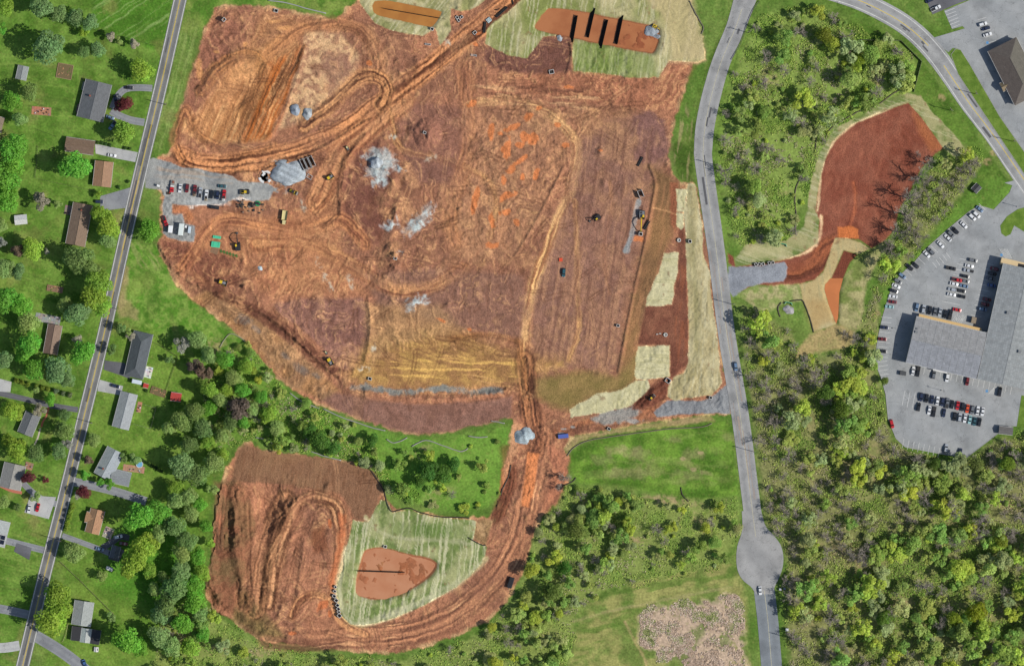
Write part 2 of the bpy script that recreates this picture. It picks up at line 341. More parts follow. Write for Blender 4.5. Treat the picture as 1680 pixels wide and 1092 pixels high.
# tonal zones of the main site
zone([(372,14),(430,16),(400,60),(370,110),(335,170),(300,200),(310,130),(335,60)], (146,92,72), a=.8, f=8)
zone([(330,180),(372,110),(430,90),(480,80),(470,150),(440,230),(330,232),(300,215)], (190,132,80), a=.8, f=10, c2=(170,114,70))
zone([(430,20),(540,35),(590,45),(560,50),(500,60),(430,110),(400,120),(395,90)], (172,118,74), a=.7, f=9, c2=(150,98,66))
for x, y, rx, ry in ((466,46,11,4),(500,42,8,3),(460,65,9,6),(445,35,10,3),(327,115,5,14),(303,200,3,10),(355,85,4,2),(402,72,5,4)): blob(x, y, rx, ry, (190,130,76), .75, wob=.7, f=.5)
zone([(500,50),(560,55),(590,90),(585,130),(555,165),(520,190),(455,215),(470,180),(480,130),(495,90)], (186,146,106), a=.9, f=5, c2=(152,110,84), mix=N8)
zone([(530,85),(575,90),(580,120),(548,145),(528,120)], (140,96,80), a=.7, f=9)
zone([(420,80),(480,55),(497,75),(470,150),(445,210),(435,232),(395,232),(360,235),(330,225),(370,200),(420,130)], (178,118,66), a=.75, f=7, c2=(160,104,62))
streaks([(440,100),(500,75),(470,150),(445,225),(400,235),(380,220)], 115, (176,100,52), a=.75, Ln=70, Wd=3, seed=31, lo=-.1, hi=.5, zamp=.14)
streaks([(430,100),(500,75),(470,150),(445,225),(370,235),(360,200)], 113, (112,74,48), a=.7, Ln=80, Wd=2.4, seed=32, lo=.15, hi=.6)
streaks([(300,180),(390,170),(400,235),(320,235),(296,215)], 112, (186,140,92), a=.5, Ln=60, Wd=3.5, seed=33)
zone([(655,175),(700,168),(760,180),(770,240),(740,300),(690,300),(660,250)], (132,88,76), a=.8, f=6)
zone([(560,235),(610,215),(640,260),(655,320),(620,400),(575,390),(557,350)], (126,76,64), a=.85, f=6)
zone([(650,190),(680,170),(770,170),(830,190),(800,250),(760,290),(740,260),(700,270)], (146,96,78), a=.6, f=14)
zone([(760,170),(880,165),(940,210),(935,260),(895,340),(850,420),(790,430),(740,420),(720,330),(760,270)], (166,116,82), a=.7, f=14, c2=(142,98,74))
zone([(950,230),(1000,195),(1040,190),(1065,180),(1085,200),(1098,240),(1095,270),(1072,290),(1060,360),(1035,470),(1015,600),(990,615),(950,606),(905,612),(880,590),(870,560),(872,470),(905,380),(930,310)], (138,98,84), a=.82, f=14, wob=7, c2=(146,104,82), mix=N20)
zone([(1035,195),(1065,180),(1090,200),(1096,250),(1070,270),(1040,262),(1050,225)], (132,90,84), a=.85, f=3)
zone([(600,450),(700,440),(860,450),(870,560),(760,540),(690,520),(620,500)], (134,94,80), a=.8, f=7)
zone([(445,500),(500,488),(595,490),(606,520),(606,560),(590,610),(560,605),(520,560),(480,530)], (134,90,80), a=.9, f=4, c2=(146,100,86))
zone([(540,640),(600,655),(700,664),(810,656),(840,650),(838,684),(785,698),(740,707),(690,712),(645,704),(600,690),(555,672),(525,655)], (138,98,86), a=.9, f=4, c2=(130,90,78))
zone([(310,490),(345,470),(420,520),(470,560),(530,615),(560,640),(530,655),(480,638),(430,588),(400,556),(345,508)], (156,112,70), a=.8, f=5, c2=(142,106,74), mix=N20)
for x, y, rx, ry in ((495,605,14,7),(470,585,10,5),(520,616,8,4),(400,525,12,8),(420,540,10,5)): blob(x, y, rx, ry, (112,106,104), .6, ang=35, wob=.6, f=.5)
zone([(300,420),(330,440),(360,470),(430,505),(490,545),(545,600),(575,610),(555,622),(520,600),(470,556),(400,510),(340,478),(305,450)], (122,74,58), a=.9, f=3)
zone([(575,600),(600,560),(640,545),(720,535),(800,560),(860,585),(930,588),(925,604),(880,612),(860,630),(800,636),(700,640),(600,634),(570,620)], (166,126,64), a=.85, f=15, wob=8, c2=(146,104,60))
streaks([(640,580),(860,590),(860,630),(640,634)], 2, (190,146,72), a=.7, Ln=60, Wd=4, seed=35)
streaks([(620,500),(760,540),(850,580),(700,600),(600,590)], 20, (128,86,58), a=.5, Ln=35, Wd=3, seed=36, zamp=.12)
zone([(600,500),(720,500),(760,540),(640,570),(610,600),(600,560)], (150,114,76), a=.6, f=10)
for x in np.linspace(585, 820, 26):
    blob(x, 640 + 3*math.sin(x*.05) + rng.uniform(-2, 2), 8, 4.5, (126,124,120), .8, wob=1.0, f=.6)
zone([(350,380),(400,370),(520,330),(560,300),(560,420),(600,480),(490,486),(430,480),(395,440),(330,470),(300,430)], (172,114,74), a=.7, f=12, c2=(154,96,66))
zone([(265,395),(330,405),(400,430),(390,470),(350,470),(310,440),(270,420)], (134,80,62), a=.85, f=4)
zone([(800,75),(840,90),(890,62),(938,64),(940,118),(900,122),(830,118),(790,100)], (122,78,68), a=.9, f=4)
zone([(940,122),(1080,130),(1098,103),(1140,103),(1110,170),(1060,180),(960,170),(860,150),(850,125)], (152,94,68), a=.7, f=8)
streaks([(1085,120),(1100,104),(1138,106),(1110,170),(1060,180)], 122, (186,130,90), a=.6, Ln=30, Wd=3, seed=38)
streaks([(770,130),(1000,150),(1050,190),(960,190),(780,160)], 4, (118,74,58), a=.55, Ln=45, Wd=4, seed=39, zamp=.12)
streaks([(770,140),(1000,150),(940,190),(780,160)], 4, (192,148,104), a=.5, Ln=45, Wd=4, seed=40)
zone([(940,180),(1040,180),(1030,215),(950,230)], (170,122,84), a=.5, f=10, c2=(140,96,70), mix=N8)
# worked-ground texture: swept scrape lines and dusty bands that follow the machines
soil = (K == 1).astype(np.float32); calm = np.zeros_like(soil)
for pl in ([(402,728),(628,790),(604,855),(520,802),(380,790)], [(1110,410),(1130,448),(1130,596),(1105,618),(1099,566),(1046,566),(1060,503)],
        [(950,230),(1000,195),(1065,180),(1098,240),(1072,290),(1060,360),(1035,470),(1015,600),(950,606),(880,590),(872,470),(905,380),(930,310)], [(540,640),(700,664),(840,650),(838,684),(740,707),(645,704),(525,655)], [(1010,620),(1072,300),(1110,300),(1092,415),(1046,570),(1043,624),(935,672),(885,650),(881,622)], [(600,600),(700,570),(860,590),(860,630),(700,640),(580,630)]):
    w = win(*bbox(pl)); calm[w] = np.maximum(calm[w], sstep(-6, 6, sdist(pl, GX[w], GY[w])))
Z *= 1-.62*calm
NB = fbm(GX, GY, 75, 3, 31); ND = fbm(GX, GY, 34, 3, 37)
def scrape(ang, Ln, Wd, warp, seed, lo, hi):
    ca, sa = math.cos(R(ang)), math.sin(R(ang)); u = GX*ca + GY*sa + warp*NB; v = -GX*sa + GY*ca + warp*N60
    n = vn(u/Ln, v/Wd, seed) + .5*vn(u/Ln*2, v/Wd*2.1, seed+1); return n*sstep(lo, hi, ND if seed % 2 else -ND)
sl1 = scrape(-38, 34, 2.7, 34, 201, -.3, .3); sl2 = scrape(75, 30, 2.9, 30, 204, -.3, .3); sl3 = scrape(10, 26, 2.4, 40, 207, .0, .4)
lines = (sl1 + sl2 + .8*sl3)*soil*(1-.75*calm)
lum = CL @ np.array([.35, .5, .15], np.float32)
CL2 = CL*.92 + lum[..., None]*.08
tan_ = L3((188,140,98)); dk_ = L3((116,72,52))
CL2 += (tan_ - CL2)*(np.clip(sstep(.15, .9, N60*.6 + N20*.6)*.40 + sstep(.3, .9, lines)*.38, 0, .7)*(1-.6*calm))[..., None]
CL2 += (dk_ - CL2)*(np.clip(sstep(.35, .95, -lines)*.34 + sstep(.4, .9, N8*.6 - N20*.5)*.30, 0, .6)*(1-.6*calm))[..., None]
CL2 *= (1.0 + .10*N8 + .08*N3)[..., None]
CL += (CL2 - CL)*soil[..., None]
Z += lines*.13*sstep(0, 1, soil)
EP = [(950,240),(1000,200),(1060,190),(1090,240),(1068,290),(1056,360),(1032,470),(1012,600),(950,600),(885,585),(878,470),(905,385),(935,310)]
streaks(EP, 100, (166,122,92), a=.42, Ln=90, Wd=6, seed=141, lo=.0, hi=.7, zamp=.04); streaks(EP, 98, (116,78,68), a=.5, Ln=60, Wd=3, seed=143, lo=.2, hi=.8, zamp=.05); streaks(EP, 40, (124,84,72), a=.35, Ln=30, Wd=3, seed=145, lo=.2, hi=.8)
# haul roads and loops
track([(870,-30),(838,0),(790,40),(740,82),(680,130),(620,175),(570,212),(520,235),(460,255),(400,268),(330,268),(300,255)], 34, (176,118,80), (126,78,54), a=.9, Ln=90, Wd=3, zamp=.22, seed=41, c3=(196,138,96), edge=.15)
track([(300,262),(288,235),(292,205),(305,180),(320,215),(345,236),(400,250),(450,240)], 16, (172,114,74), (130,82,56), a=.7, Ln=80, Wd=2.6, zamp=.18, seed=42)
track([(330,150),(360,110),(400,90),(432,105),(436,140),(420,170)], 22, (168,112,68), (118,80,52), a=.6, Ln=60, Wd=2.6, zamp=.10, seed=43)
track([(440,90),(480,55),(520,40),(570,40),(605,60),(622,95),(620,125)], 22, (166,112,78), (138,90,64), a=.75, Ln=70, Wd=3, zamp=.14, seed=44)
track([(500,205),(545,170),(575,140),(600,125),(625,130),(636,150),(628,172)], 26, (178,124,82), (122,78,54), a=.7, Ln=50, Wd=2.6, zamp=.11, seed=45)
track([(520,330),(560,250),(600,215),(660,165)], 40, (182,126,86), (156,100,68), a=.6, Ln=60, Wd=3, zamp=.12, seed=46)
track([(300,440),(330,400),(350,372),(380,360),(440,368),(500,375),(560,360),(600,400)], 24, (180,120,80), (148,92,64), a=.65, Ln=50, Wd=3, zamp=.14, seed=47)
track([(420,400),(500,400),(570,430),(640,470),(700,470),(760,440)], 26, (178,124,82), (146,92,62), a=.6, Ln=40, Wd=3, zamp=.14, seed=48)
track([(945,232),(946,262),(935,310),(915,360),(893,420),(874,470),(864,520),(862,580),(858,630),(866,680)], 15, (190,146,98), (160,112,76), a=.85, Ln=40, Wd=3, zamp=.12, seed=49)
track([(942,330),(945,390),(945,470),(950,540),(935,590)], 9, (178,132,84), (150,104,70), a=.6, Ln=30, Wd=3, seed=50)
track([(1000,300),(1005,340),(990,400),(1000,480)], 7, (166,116,82), (146,98,76), a=.45, seed=51)
track([(770,170),(850,168),(910,190),(940,225)], 16, (186,144,98), (150,108,76), a=.7, seed=52)
track([(640,170),(655,240),(720,260),(790,290),(815,330),(805,390)], 12, (178,130,84), (140,92,60), a=.55, seed=53)
track([(760,110),(770,180),(765,260),(740,340),(745,400)], 30, (170,112,76), (146,92,66), a=.4, Ln=60, Wd=4, seed=54)
track([(862,590),(866,640),(872,690),(880,735)], 36, (152,98,70), (112,70,54), a=.85, Ln=40, Wd=3, zamp=.24, seed=55)
track([(880,738),(905,715),(960,698),(1030,686),(1080,674)], 20, (150,94,68), (116,70,54), a=.85, Ln=50, Wd=3.5, zamp=.16, seed=56)
track([(890,715),(880,760),(865,830),(850,890),(815,950),(760,1000),(700,1028),(640,1042),(570,1044),(500,1050),(440,1045)], 40, (164,112,84), (128,84,66), a=.8, Ln=120, Wd=4, zamp=.16, seed=57, c3=(206,154,112))
track([(830,740),(836,790),(815,850)], 22, (130,72,54), (110,62,46), a=.7, Ln=30, Wd=3, zamp=.2, seed=58)
for pp, ww in (([(865,650),(855,600),(852,560)], 14), ([(846,560),(800,548),(740,556)], 10)): track(pp, ww, (150,100,60), (118,78,50), a=.6, seed=59)
# lower excavation
zone([(402,728),(430,738),(580,758),(612,772),(628,800),(618,830),(604,855),(582,852),(560,810),(520,802),(470,795),(420,790),(380,790),(386,742)], (132,96,74), a=.9, f=3, c2=(140,104,78), mix=N60)
streaks([(390,740),(620,775),(600,850),(400,790)], 100, (120,80,58), a=.4, Ln=20, Wd=2, seed=61, zamp=.06)
zone([(352,790),(395,790),(420,860),(400,960),(440,1040),(385,1015),(342,975),(352,870)], (132,86,64), a=.8, f=6, c2=(120,96,66), mix=N20)
zone([(395,960),(440,1010),(470,1045),(420,1042),(380,1015)], (132,112,70), a=.7, f=6, mix=N8, c2=(108,92,60))
track([(440,990),(450,930),(470,870),(490,830),(520,815),(550,830),(560,870),(558,930),(548,985)], 26, (176,128,92), (128,86,62), a=.85, Ln=70, Wd=2.8, zamp=.22, seed=62)
track([(420,1000),(430,930),(445,880),(470,820)], 34, (160,112,80), (116,80,56), a=.8, Ln=90, Wd=3, zamp=.26, seed=63)
track([(400,990),(402,920),(400,860),(395,810)], 30, (150,100,74), (118,76,56), a=.7, Ln=60, Wd=3.5, zamp=.3, seed=64)
track([(366,800),(360,860),(356,900)], 18, (160,98,76), (122,78,62), a=.7, Ln=30, Wd=3, zamp=.3, seed=65)
track([(480,1010),(490,985),(515,975),(540,985),(560,1020),(600,1040)], 16, (176,124,86), (138,90,64), a=.8, Ln=50, Wd=2.6, zamp=.18, seed=66)
zone([(510,870),(532,862),(536,900),(515,908)], (130,76,54), a=.7, f=5)
zone([(556,840),(567,845),(568,880),(556,930),(545,965),(538,958),(552,900)], (172,100,66), a=.8, f=3)
for x, y, rx, ry, an in ((530,992,12,6,-40),(541,858,3,6,0),(541,1006,3,5,0),(480,1038,7,3,0),(556,985,5,3,0)): blob(x, y, rx, ry, (176,100,64), .85, an, wob=.5)
OB = [(448,108),(500,74),(476,140),(452,215),(430,232),(402,232),(418,180)]
streaks(OB, 113, (168,92,44), a=.85, Ln=80, Wd=3.4, seed=151, lo=-.35, hi=.35, zamp=.08, f=6); streaks(OB, 113, (100,66,46), a=.8, Ln=90, Wd=2.4, seed=153, lo=.2, hi=.6, f=4)
streaks([(330,170),(420,120),(430,150),(400,230),(330,228),(305,210)], 112, (150,98,64), a=.6, Ln=60, Wd=3, seed=155, lo=.0, hi=.6)
# stray wheel tracks crossing the worked ground
def tyre(pts, c, a, gap=2.3, wd=.9):
    p = smooth(pts, 4); w = win(*bbox(p), pad=8); d, s = ldist(p, GX[w], GY[w]); q = np.abs(np.abs(d + .5*N8[w])-gap)
    blend(w, L3(c), sstep(wd+.9, wd-.5, q)*a*np.clip(.6 + .8*vn(s/18, s*0, 3), 0, 1)*(K[w] == 1)); Z[w] -= .06*sstep(wd+.9, wd-.5, q)*(K[w] == 1)
rt = random.Random(77)
for k in range(230):
    if k % 4 == 3: x, y = rt.uniform(350, 600), rt.uniform(740, 1050)
    else: x, y = rt.uniform(290, 1060), rt.uniform(20, 690)
    a0 = rt.choice((-.7, -.6, -.75, 1.9, 1.75, 2.0, .15, -.05, rt.uniform(0, 3.1))) + rt.gauss(0, .16); cv = rt.gauss(0, .005); ln = rt.uniform(5, 16); pts = []
    for j in range(int(ln)):
        pts.append((x, y)); x += 9*math.cos(a0); y += 9*math.sin(a0); a0 += cv*9
    tyre(pts, rt.choice(((178,132,96),(112,70,52),(104,66,50),(110,72,56),(120,78,60))), rt.uniform(.2, .5), rt.choice((2.2, 2.6, 3.4)))
# small orange puddle stains and mud
for x, y, rx, ry, an in ((832,243,7,17,8),(860,226,7,9,20),(875,228,7,11,25),(853,238,7,6,0),(843,208,14,5,-25),(868,192,6,12,40),(884,178,7,4,-20),(806,218,4,12,8),(820,219,4,3,0),
        (855,262,16,5,-38),(838,280,10,7,-40),(857,288,4,7,0),(880,285,4,9,20),(832,322,16,6,-25),(780,328,5,22,12),(828,348,13,7,-30),(807,362,6,12,-10),(806,403,11,6,0),(848,365,5,6,0),(826,295,5,10,0),
        (915,205,5,4,0),(928,238,6,4,0),(985,247,5,3,0),(776,170,9,6,-35),(607,104,5,4,0),(838,22,3,2,0),(785,55,4,3,0),(780,73,4,3,0),(1045,392,10,5,10),(724,525,8,3,30),(770,540,4,3,0),(933,143,9,4,0)):
    blob(x, y, rx, ry, (182,106,64), .85, an, wob=.55, f=.18)
zone([(866,742),(884,744),(878,790),(868,832),(855,830),(860,790)], (184,112,72), a=.95, f=2, wob=1.5)
zone([(822,770),(832,760),(828,790),(820,805)], (180,110,74), a=.8, f=2)
# pale crushed-rock scatter
def scatter(x, y, rx, ry, ang, n, seed, c=(150,156,158), noi=.0):
    r_ = random.Random(seed); ca, sa = math.cos(R(ang)), math.sin(R(ang))
    for _ in range(n):
        u, v = r_.gauss(0, .42)*rx, r_.gauss(0, .42)*ry
        blob(x + u*ca - v*sa, y + u*sa + v*ca, r_.uniform(2, 7), r_.uniform(1.2, 4), c, r_.uniform(.4, .85), ang + r_.uniform(-50, 50), wob=1.0, f=.7, noi=noi)
scatter(622, 272, 26, 26, 30, 70, 1); blob(622,270,20,19,(146,152,154),.75,wob=.9,f=.5); scatter(625, 300, 8, 14, 60, 12, 2); scatter(655, 278, 14, 5, 10, 10, 3)
scatter(686, 362, 32, 13, -48, 60, 4); blob(688,360,24,6,(146,150,150),.55,-48,wob=1,f=.6); scatter(700, 350, 10, 10, 0, 10, 5); scatter(683, 496, 20, 11, -25, 40, 6); scatter(640, 372, 8, 16, 60, 20, 7); scatter(655, 412, 6, 4, 0, 5, 8)
for x, y, an in ((533,455,80),(541,470,70),(575,460,80),(523,430,75),(705,260,-30),(645,225,-40),(600,605,0),(495,335,60),(733,70,70),(612,570,70)): scatter(x, y, 11, 3, an, 6, int(x), c=(160,150,136))
scatter(470, 290, 40, 26, -20, 60, 15, c=(132,138,140)); scatter(440,312,20,8,0,16,16,c=(132,138,140))
track([(1049,330),(1042,355),(1036,385),(1027,412)], 9, (130,138,142), (142,150,152), a=.95, Ln=20, Wd=3, zamp=.05, f=1.6)
zone([(970,688),(1000,672),(1040,664),(1050,676),(1030,690),(985,696)], (128,128,126), a=.85, f=4, wob=6)
for x, y, rx, ry in ((1040,690,12,4),(925,703,8,2),(940,700,5,2),(922,712,6,3)): blob(x, y, rx, ry, (136,140,140), .7, wob=.8)
# red spoil near the south gate
zone([(1090,620),(1100,632),(1092,655),(1070,668),(1036,672),(1040,660),(1066,636)], (112,66,54), a=.9, f=2, c2=(128,78,62), mix=N8)
streaks([(1090,620),(1092,655),(1050,668),(1040,660)], -45, (108,56,42), a=.6, Ln=20, Wd=2.5, seed=70, zamp=.3)
# stabilised slope of mulch and graded red lanes in the east
zone([(881,622),(915,612),(960,608),(995,621),(1012,618),(1020,590),(1030,530),(1045,460),(1062,390),(1072,330),(1073,292),(1066,274),(1092,283),(1112,298),(1114,350),(1092,415),(1062,490),(1047,567),(1043,624),(1020,641),(980,647),(935,672),(905,665),(882,650)], (140,104,70), a=.92, f=8, wob=5, c2=(126,94,66), mix=N60)
zone([(881,622),(960,609),(1012,620),(1046,580),(1043,624),(1020,641),(980,647),(935,672),(905,665),(882,650)], (124,108,62), a=.8, f=10, c2=(140,116,72), mix=N20)
streaks([(1010,620),(1072,300),(1110,300),(1092,415),(1046,570)], 104, (160,112,80), a=.45, Ln=60, Wd=5, seed=71)
zone([(1110,410),(1115,360),(1124,385),(1127,448),(1130,546),(1130,596),(1105,618),(1099,620),(1099,566),(1046,566),(1060,503),(1103,500),(1114,414)], (122,74,60), a=.92, f=2, c2=(134,86,68), mix=N20)
zone([(1100,300),(1112,300),(1112,345),(1108,380),(1100,370)], (150,86,64), a=.7, f=3)
streaks([(1112,430),(1127,440),(1130,590),(1104,610)], 92, (146,86,62), a=.6, Ln=30, Wd=4, seed=72)
track([(1071,341),(1090,345),(1110,350)], 3, (186,136,96), (170,120,84), a=.8, zamp=0)
zone([(935,716),(1000,706),(1060,695),(1165,679),(1172,690),(1120,697),(1060,704),(1000,712),(952,724),(935,738),(930,750),(926,735)], (176,150,108), a=.85, f=3, c2=(150,140,84), mix=N20, wob=3)
zone([(842,690),(858,700),(840,760),(828,790),(826,770),(836,730)], (176,128,96), a=.7, f=4)
zone([(900,730),(934,745),(930,790),(915,825),(890,845),(905,780)], (164,104,80), a=.7, f=6)
zone([(776,856),(795,850),(812,852),(800,880),(798,895),(778,884)], (160,132,96), a=.7, f=3, c2=(130,108,74), mix=N8)
# gravel
def gravel(poly, cls, c=(150,152,150), c2=(172,172,166), h=.1):
    w, d = zone(poly, c, cls=cls, c2=c2, f=1.2, wob=1.6); Z[w] += sstep(0, 3, d)*h
G1 = [(242,262),(252,259),(278,266),(299,275),(328,278),(359,284),(381,288),(390,296),(410,300),(440,300),(452,310),(440,328),(415,330),(395,322),(381,329),(368,334),(335,336),(308,337),(283,335),(282,350),(300,350),(304,366),(321,370),(320,387),(318,396),(298,395),(276,390),(268,383),(267,361),(266,334),(270,322),(265,311),(238,308)]
gravel(G1, 3)
streaks([(260,270),(385,292),(380,300),(255,290)], 10, (186,158,130), a=.5, Ln=50, Wd=4, seed=80)
for x, y, rx, ry in ((318,330,14,7),(350,334,18,4),(405,326,14,3)): blob(x, y, rx, ry, (196,198,196), .6, wob=.8, f=.6)
zone([(283,338),(306,338),(318,352),(322,366),(304,364),(300,350),(284,352)], (170,106,72), a=.75, f=3, wob=4)
G2 = [(1094,657),(1120,656),(1150,657),(1168,650),(1184,638),(1192,630),(1198,650),(1198,678),(1170,677),(1120,680),(1078,683),(1072,676)]
gravel(G2, 4, (140,141,142), (154,156,156))
G3 = [(1195,437),(1238,437),(1287,430),(1291,438),(1290,455),(1285,461),(1250,464),(1226,471),(1202,487),(1194,470)]
gravel(G3, 5, (142,146,152), (160,164,170))
# straw blankets
STRAW = (204,194,152); 
def blanket(poly, cls, c, c2, mix, ang, seam=(226,218,178), a=.5, Ln=90, Wd=2.2, seed=0, lo=.25, hi=.7):
    w, d = zone(poly, c, cls=cls, c2=c2, mix=mix, f=.9, wob=1.7); Z[w] += sstep(0, 2, d)*.05
    streaks(poly, ang, seam, a=a, Ln=Ln, Wd=Wd, seed=seed, lo=lo, hi=hi, wob=0, f=1)
    blend(w, CL[w]*.72, sstep(.35, .8, N8[w]*.7 + N3[w]*.4)*(K[w] == cls)*.7); blend(w, L3((150,112,80)), sstep(.75, 1.1, N8[w] + .5*N20[w])*(K[w] == cls)*.5)
    return w
B1 = [(592,-49),(590,5),(602,22),(615,38),(640,50),(670,55),(692,59),(708,50),(714,40),(722,74),(740,50),(738,32),(740,14),(755,19),(770,17),(795,2),(820,-30),(830,-49)]
blanket(B1, 10, (150,150,96), (196,186,138), N20, -50, seed=91)
B2 = [(796,72),(798,50),(812,36),(840,15),(860,-5),(880,-49),(1130,-49),(1132,0),(1142,30),(1153,60),(1156,97),(1138,102),(1098,100),(1080,127),(1040,128),(1000,122),(941,116),(938,90),(942,64),(925,58),(891,60),(865,96),(840,92),(815,82)]
blanket(B2, 11, (138,146,82), (202,190,142), N60, 98, seed=92)
zone([(1060,-49),(1130,-49),(1142,30),(1153,60),(1156,97),(1138,102),(1098,100),(1100,60),(1080,20),(1050,-10)], (206,186,138), a=.75, f=8)
streaks([(942,66),(1095,90),(1080,127),(941,116)], 96, (226,218,170), a=.5, Ln=60, Wd=2, seed=93)
zone([(942,66),(1075,90),(1080,125),(1000,120),(941,114)], (116,142,66), a=.55, f=8, mix=N20)
B3 = [(1129,300),(1139,303),(1144,323),(1152,373),(1155,423),(1165,448),(1167,485),(1172,523),(1176,546),(1180,596),(1184,628),(1168,648),(1127,653),(1108,657),(1094,650),(1097,633),(1105,618),(1122,611),(1130,596),(1130,546),(1128,480),(1127,448),(1125,385),(1122,350),(1127,320)]
blanket(B3, 12, (190,176,130), (206,194,150), N20, 94, seed=94, Ln=140, a=.4)
track([(1135,310),(1136,380),(1140,470),(1143,560),(1138,600),(1112,630)], 16, (148,142,98), (170,160,116), a=.8, Ln=120, Wd=3, zamp=.04, f=4)
streaks([(1120,610),(1184,600),(1184,630),(1168,648),(1110,655)], -70, (160,146,100), a=.5, Ln=40, Wd=2.2, seed=95)
for k, pl in enumerate(([(1110,311),(1127,311),(1124,340),(1121,347),(1112,346)], [(1111,350),(1121,351),(1121,372),(1117,377),(1110,370)], [(1090,415),(1114,414),(1111,443),(1106,475),(1102,499),(1085,501),(1060,502),(1061,490),(1070,470),(1080,448)], [(1046,567),(1099,567),(1099,618),(1042,623),(1043,590)], [(935,671),(980,646),(1020,640),(1042,624),(1062,623),(1066,635),(1050,652),(1035,666),(990,676),(937,684)])):
    blanket(pl, 13+k, (208,200,154), (216,208,164), N20, (95, 95, 3, 2, 96)[k], seam=(178,172,122), seed=96+k, Ln=60, a=.55)
B7 = [(580,853),(605,857),(624,819),(635,822),(644,840),(670,836),(707,847),(770,851),(781,855),(776,886),(800,896),(792,921),(770,945),(745,964),(700,990),(670,1004),(630,1018),(595,1025),(575,1023),(560,1010),(552,969),(560,936),(570,894)]
w = blanket(B7, 18, (122,140,78), (174,176,122), N20, 96, seam=(216,212,170), seed=102, Ln=80, Wd=1.9, a=.75, lo=.1, hi=.55)
zone([(640,855),(760,860),(770,880),(640,880)], (98,128,58), a=.5, f=8)
track([(570,900),(556,965),(575,1018),(640,1010),(740,962),(795,915)], 12, (204,200,160), (178,178,130), a=.75, Ln=60, Wd=3, zamp=0, f=4)
track([(600,850),(640,880),(720,885),(770,892)], 7, (196,192,152), (170,172,124), a=.6, Ln=60, Wd=3, zamp=0)
B8 = [(1483,152),(1510,158),(1530,185),(1560,215),(1585,245),(1570,262),(1548,243),(1510,190),(1490,168),(1440,185),(1395,205),(1365,232),(1350,270),(1342,310),(1337,345),(1344,360),(1341,398),(1309,418),(1277,427),(1207,437),(1205,428),(1222,402),(1250,398),(1290,395),(1318,372),(1325,340),(1330,300),(1345,250),(1370,210),(1410,190),(1450,165)]
blanket(B8, 19, (118,136,72), (178,172,122), N20, 20, seed=103, Ln=50, a=.35)
track([(1348,355),(1344,395),(1315,418),(1270,428)], 5, (214,190,150), (196,170,126), a=.7, zamp=0)
track([(1340,345),(1346,300),(1352,265),(1368,232),(1398,204),(1442,184),(1490,166)], 4, (204,188,146), (180,168,122), a=.75, zamp=0)
zone([(1207,424),(1235,405),(1280,398),(1290,418),(1240,428)], (204,196,146), a=.6, f=6, wob=5)
B9 = [(1371,391),(1392,392),(1412,398),(1430,408),(1409,417),(1384,410),(1363,457),(1354,467),(1353,475),(1360,500),(1373,530),(1355,538),(1335,543),(1325,515),(1317,493),(1311,467),(1337,459),(1351,445)]
blanket(B9, 20, (212,204,158), (200,178,126), N60, 84, seam=(176,168,124), seed=104, Ln=40, a=.5)
zone([(1318,490),(1355,490),(1370,528),(1335,542)], (190,158,104), a=.7, f=8)
zone([(1335,545),(1373,530),(1405,540),(1400,562),(1385,572),(1345,577),(1305,588),(1307,572)], (184,160,110), a=.9, f=4, wob=4, c2=(160,146,96), mix=N8)
zone([(1409,418),(1452,396),(1438,430),(1420,470),(1414,540),(1400,545),(1376,530),(1377,480),(1387,452)], (120,136,68), a=.9, c2=(168,160,112), mix=N20, f=3, wob=3)
zone([(1212,482),(1240,470),(1311,467),(1317,492),(1290,496),(1245,518),(1230,500)], (184,176,126), a=.85, c2=(130,146,80), mix=N8, f=3, wob=3)
# ---- relief
mound(702, 218, 24, 26, 4.2, p=.8); mound(666, 208, 9, 20, -1.6); blob(702,218,22,24,(146,98,82),.7,wob=.4)
mound(625, 268, 22, 24, 2.4, p=.8); mound(645,296,9,20,1.8); mound(657,300,8,16,-1.4); mound(632, 330, 14, 14, 1.6); mound(650, 420, 26, 26, 2.6, p=.8); mound(620,440,12,18,-1.2); mound(640,345,9,10,-1.5)
mound(690, 362, 30, 16, 1.6, ang=-45); mound(690,440,24,18,1.2); mound(683,497,22,14,1.6)
mound(752,12,16,14,1.4); mound(790,60,18,14,.9)
ridge([(560,350),(562,300),(572,258),(600,222)], 7, 1.3); ridge([(262,405),(300,445),(350,478),(420,505),(480,550),(545,612)], 6, 1.1)
ridge([(1066,272),(1075,300),(1070,335),(1058,400),(1042,470),(1028,540),(1015,610)], 4, 1.0, rough=.1)
ridge([(845,420),(870,380),(892,340),(925,275)], 4, .7); ridge([(600,650),(700,664),(820,655)], 10, 1.6, rough=.15)
mound(430, 830, 34, 48, -3.6, ang=10, p=.7); mound(395, 880, 20, 60, 2.6, ang=10); mound(470, 850, 14, 50, 2.4, ang=22); mound(365, 1000, 24, 22, 2.2); mound(385,840,12,60,1.4)
mound(520, 200, 60, 50, 2.2, p=.9); mound(390, 170, 60, 70, -1.0); mound(430,170,30,80,1.6,ang=25)
for x, y, h, r in ((326,147,1.8,9),(372,30,1.8,12),(365,36,1.5,9),(685,100,1.2,9),(400,470,1.0,8),(410,478,.9,6),(985,250,1.2,10),(990,300,1.0,7),(735,430,.9,12),(505,345,.6,10),(735,500,.8,10)): mound(x, y, r, r, h, rough=.8)
mound(470, 285, 30, 26, 1.0); mound(1070,650,26,14,1.6,ang=-40); mound(1047,340,8,10,-1.0)
mound(560, 545, 60, 50, 1.4); mound(870, 700, 20, 20, -.4); mound(520,640,40,14,.8,ang=30)
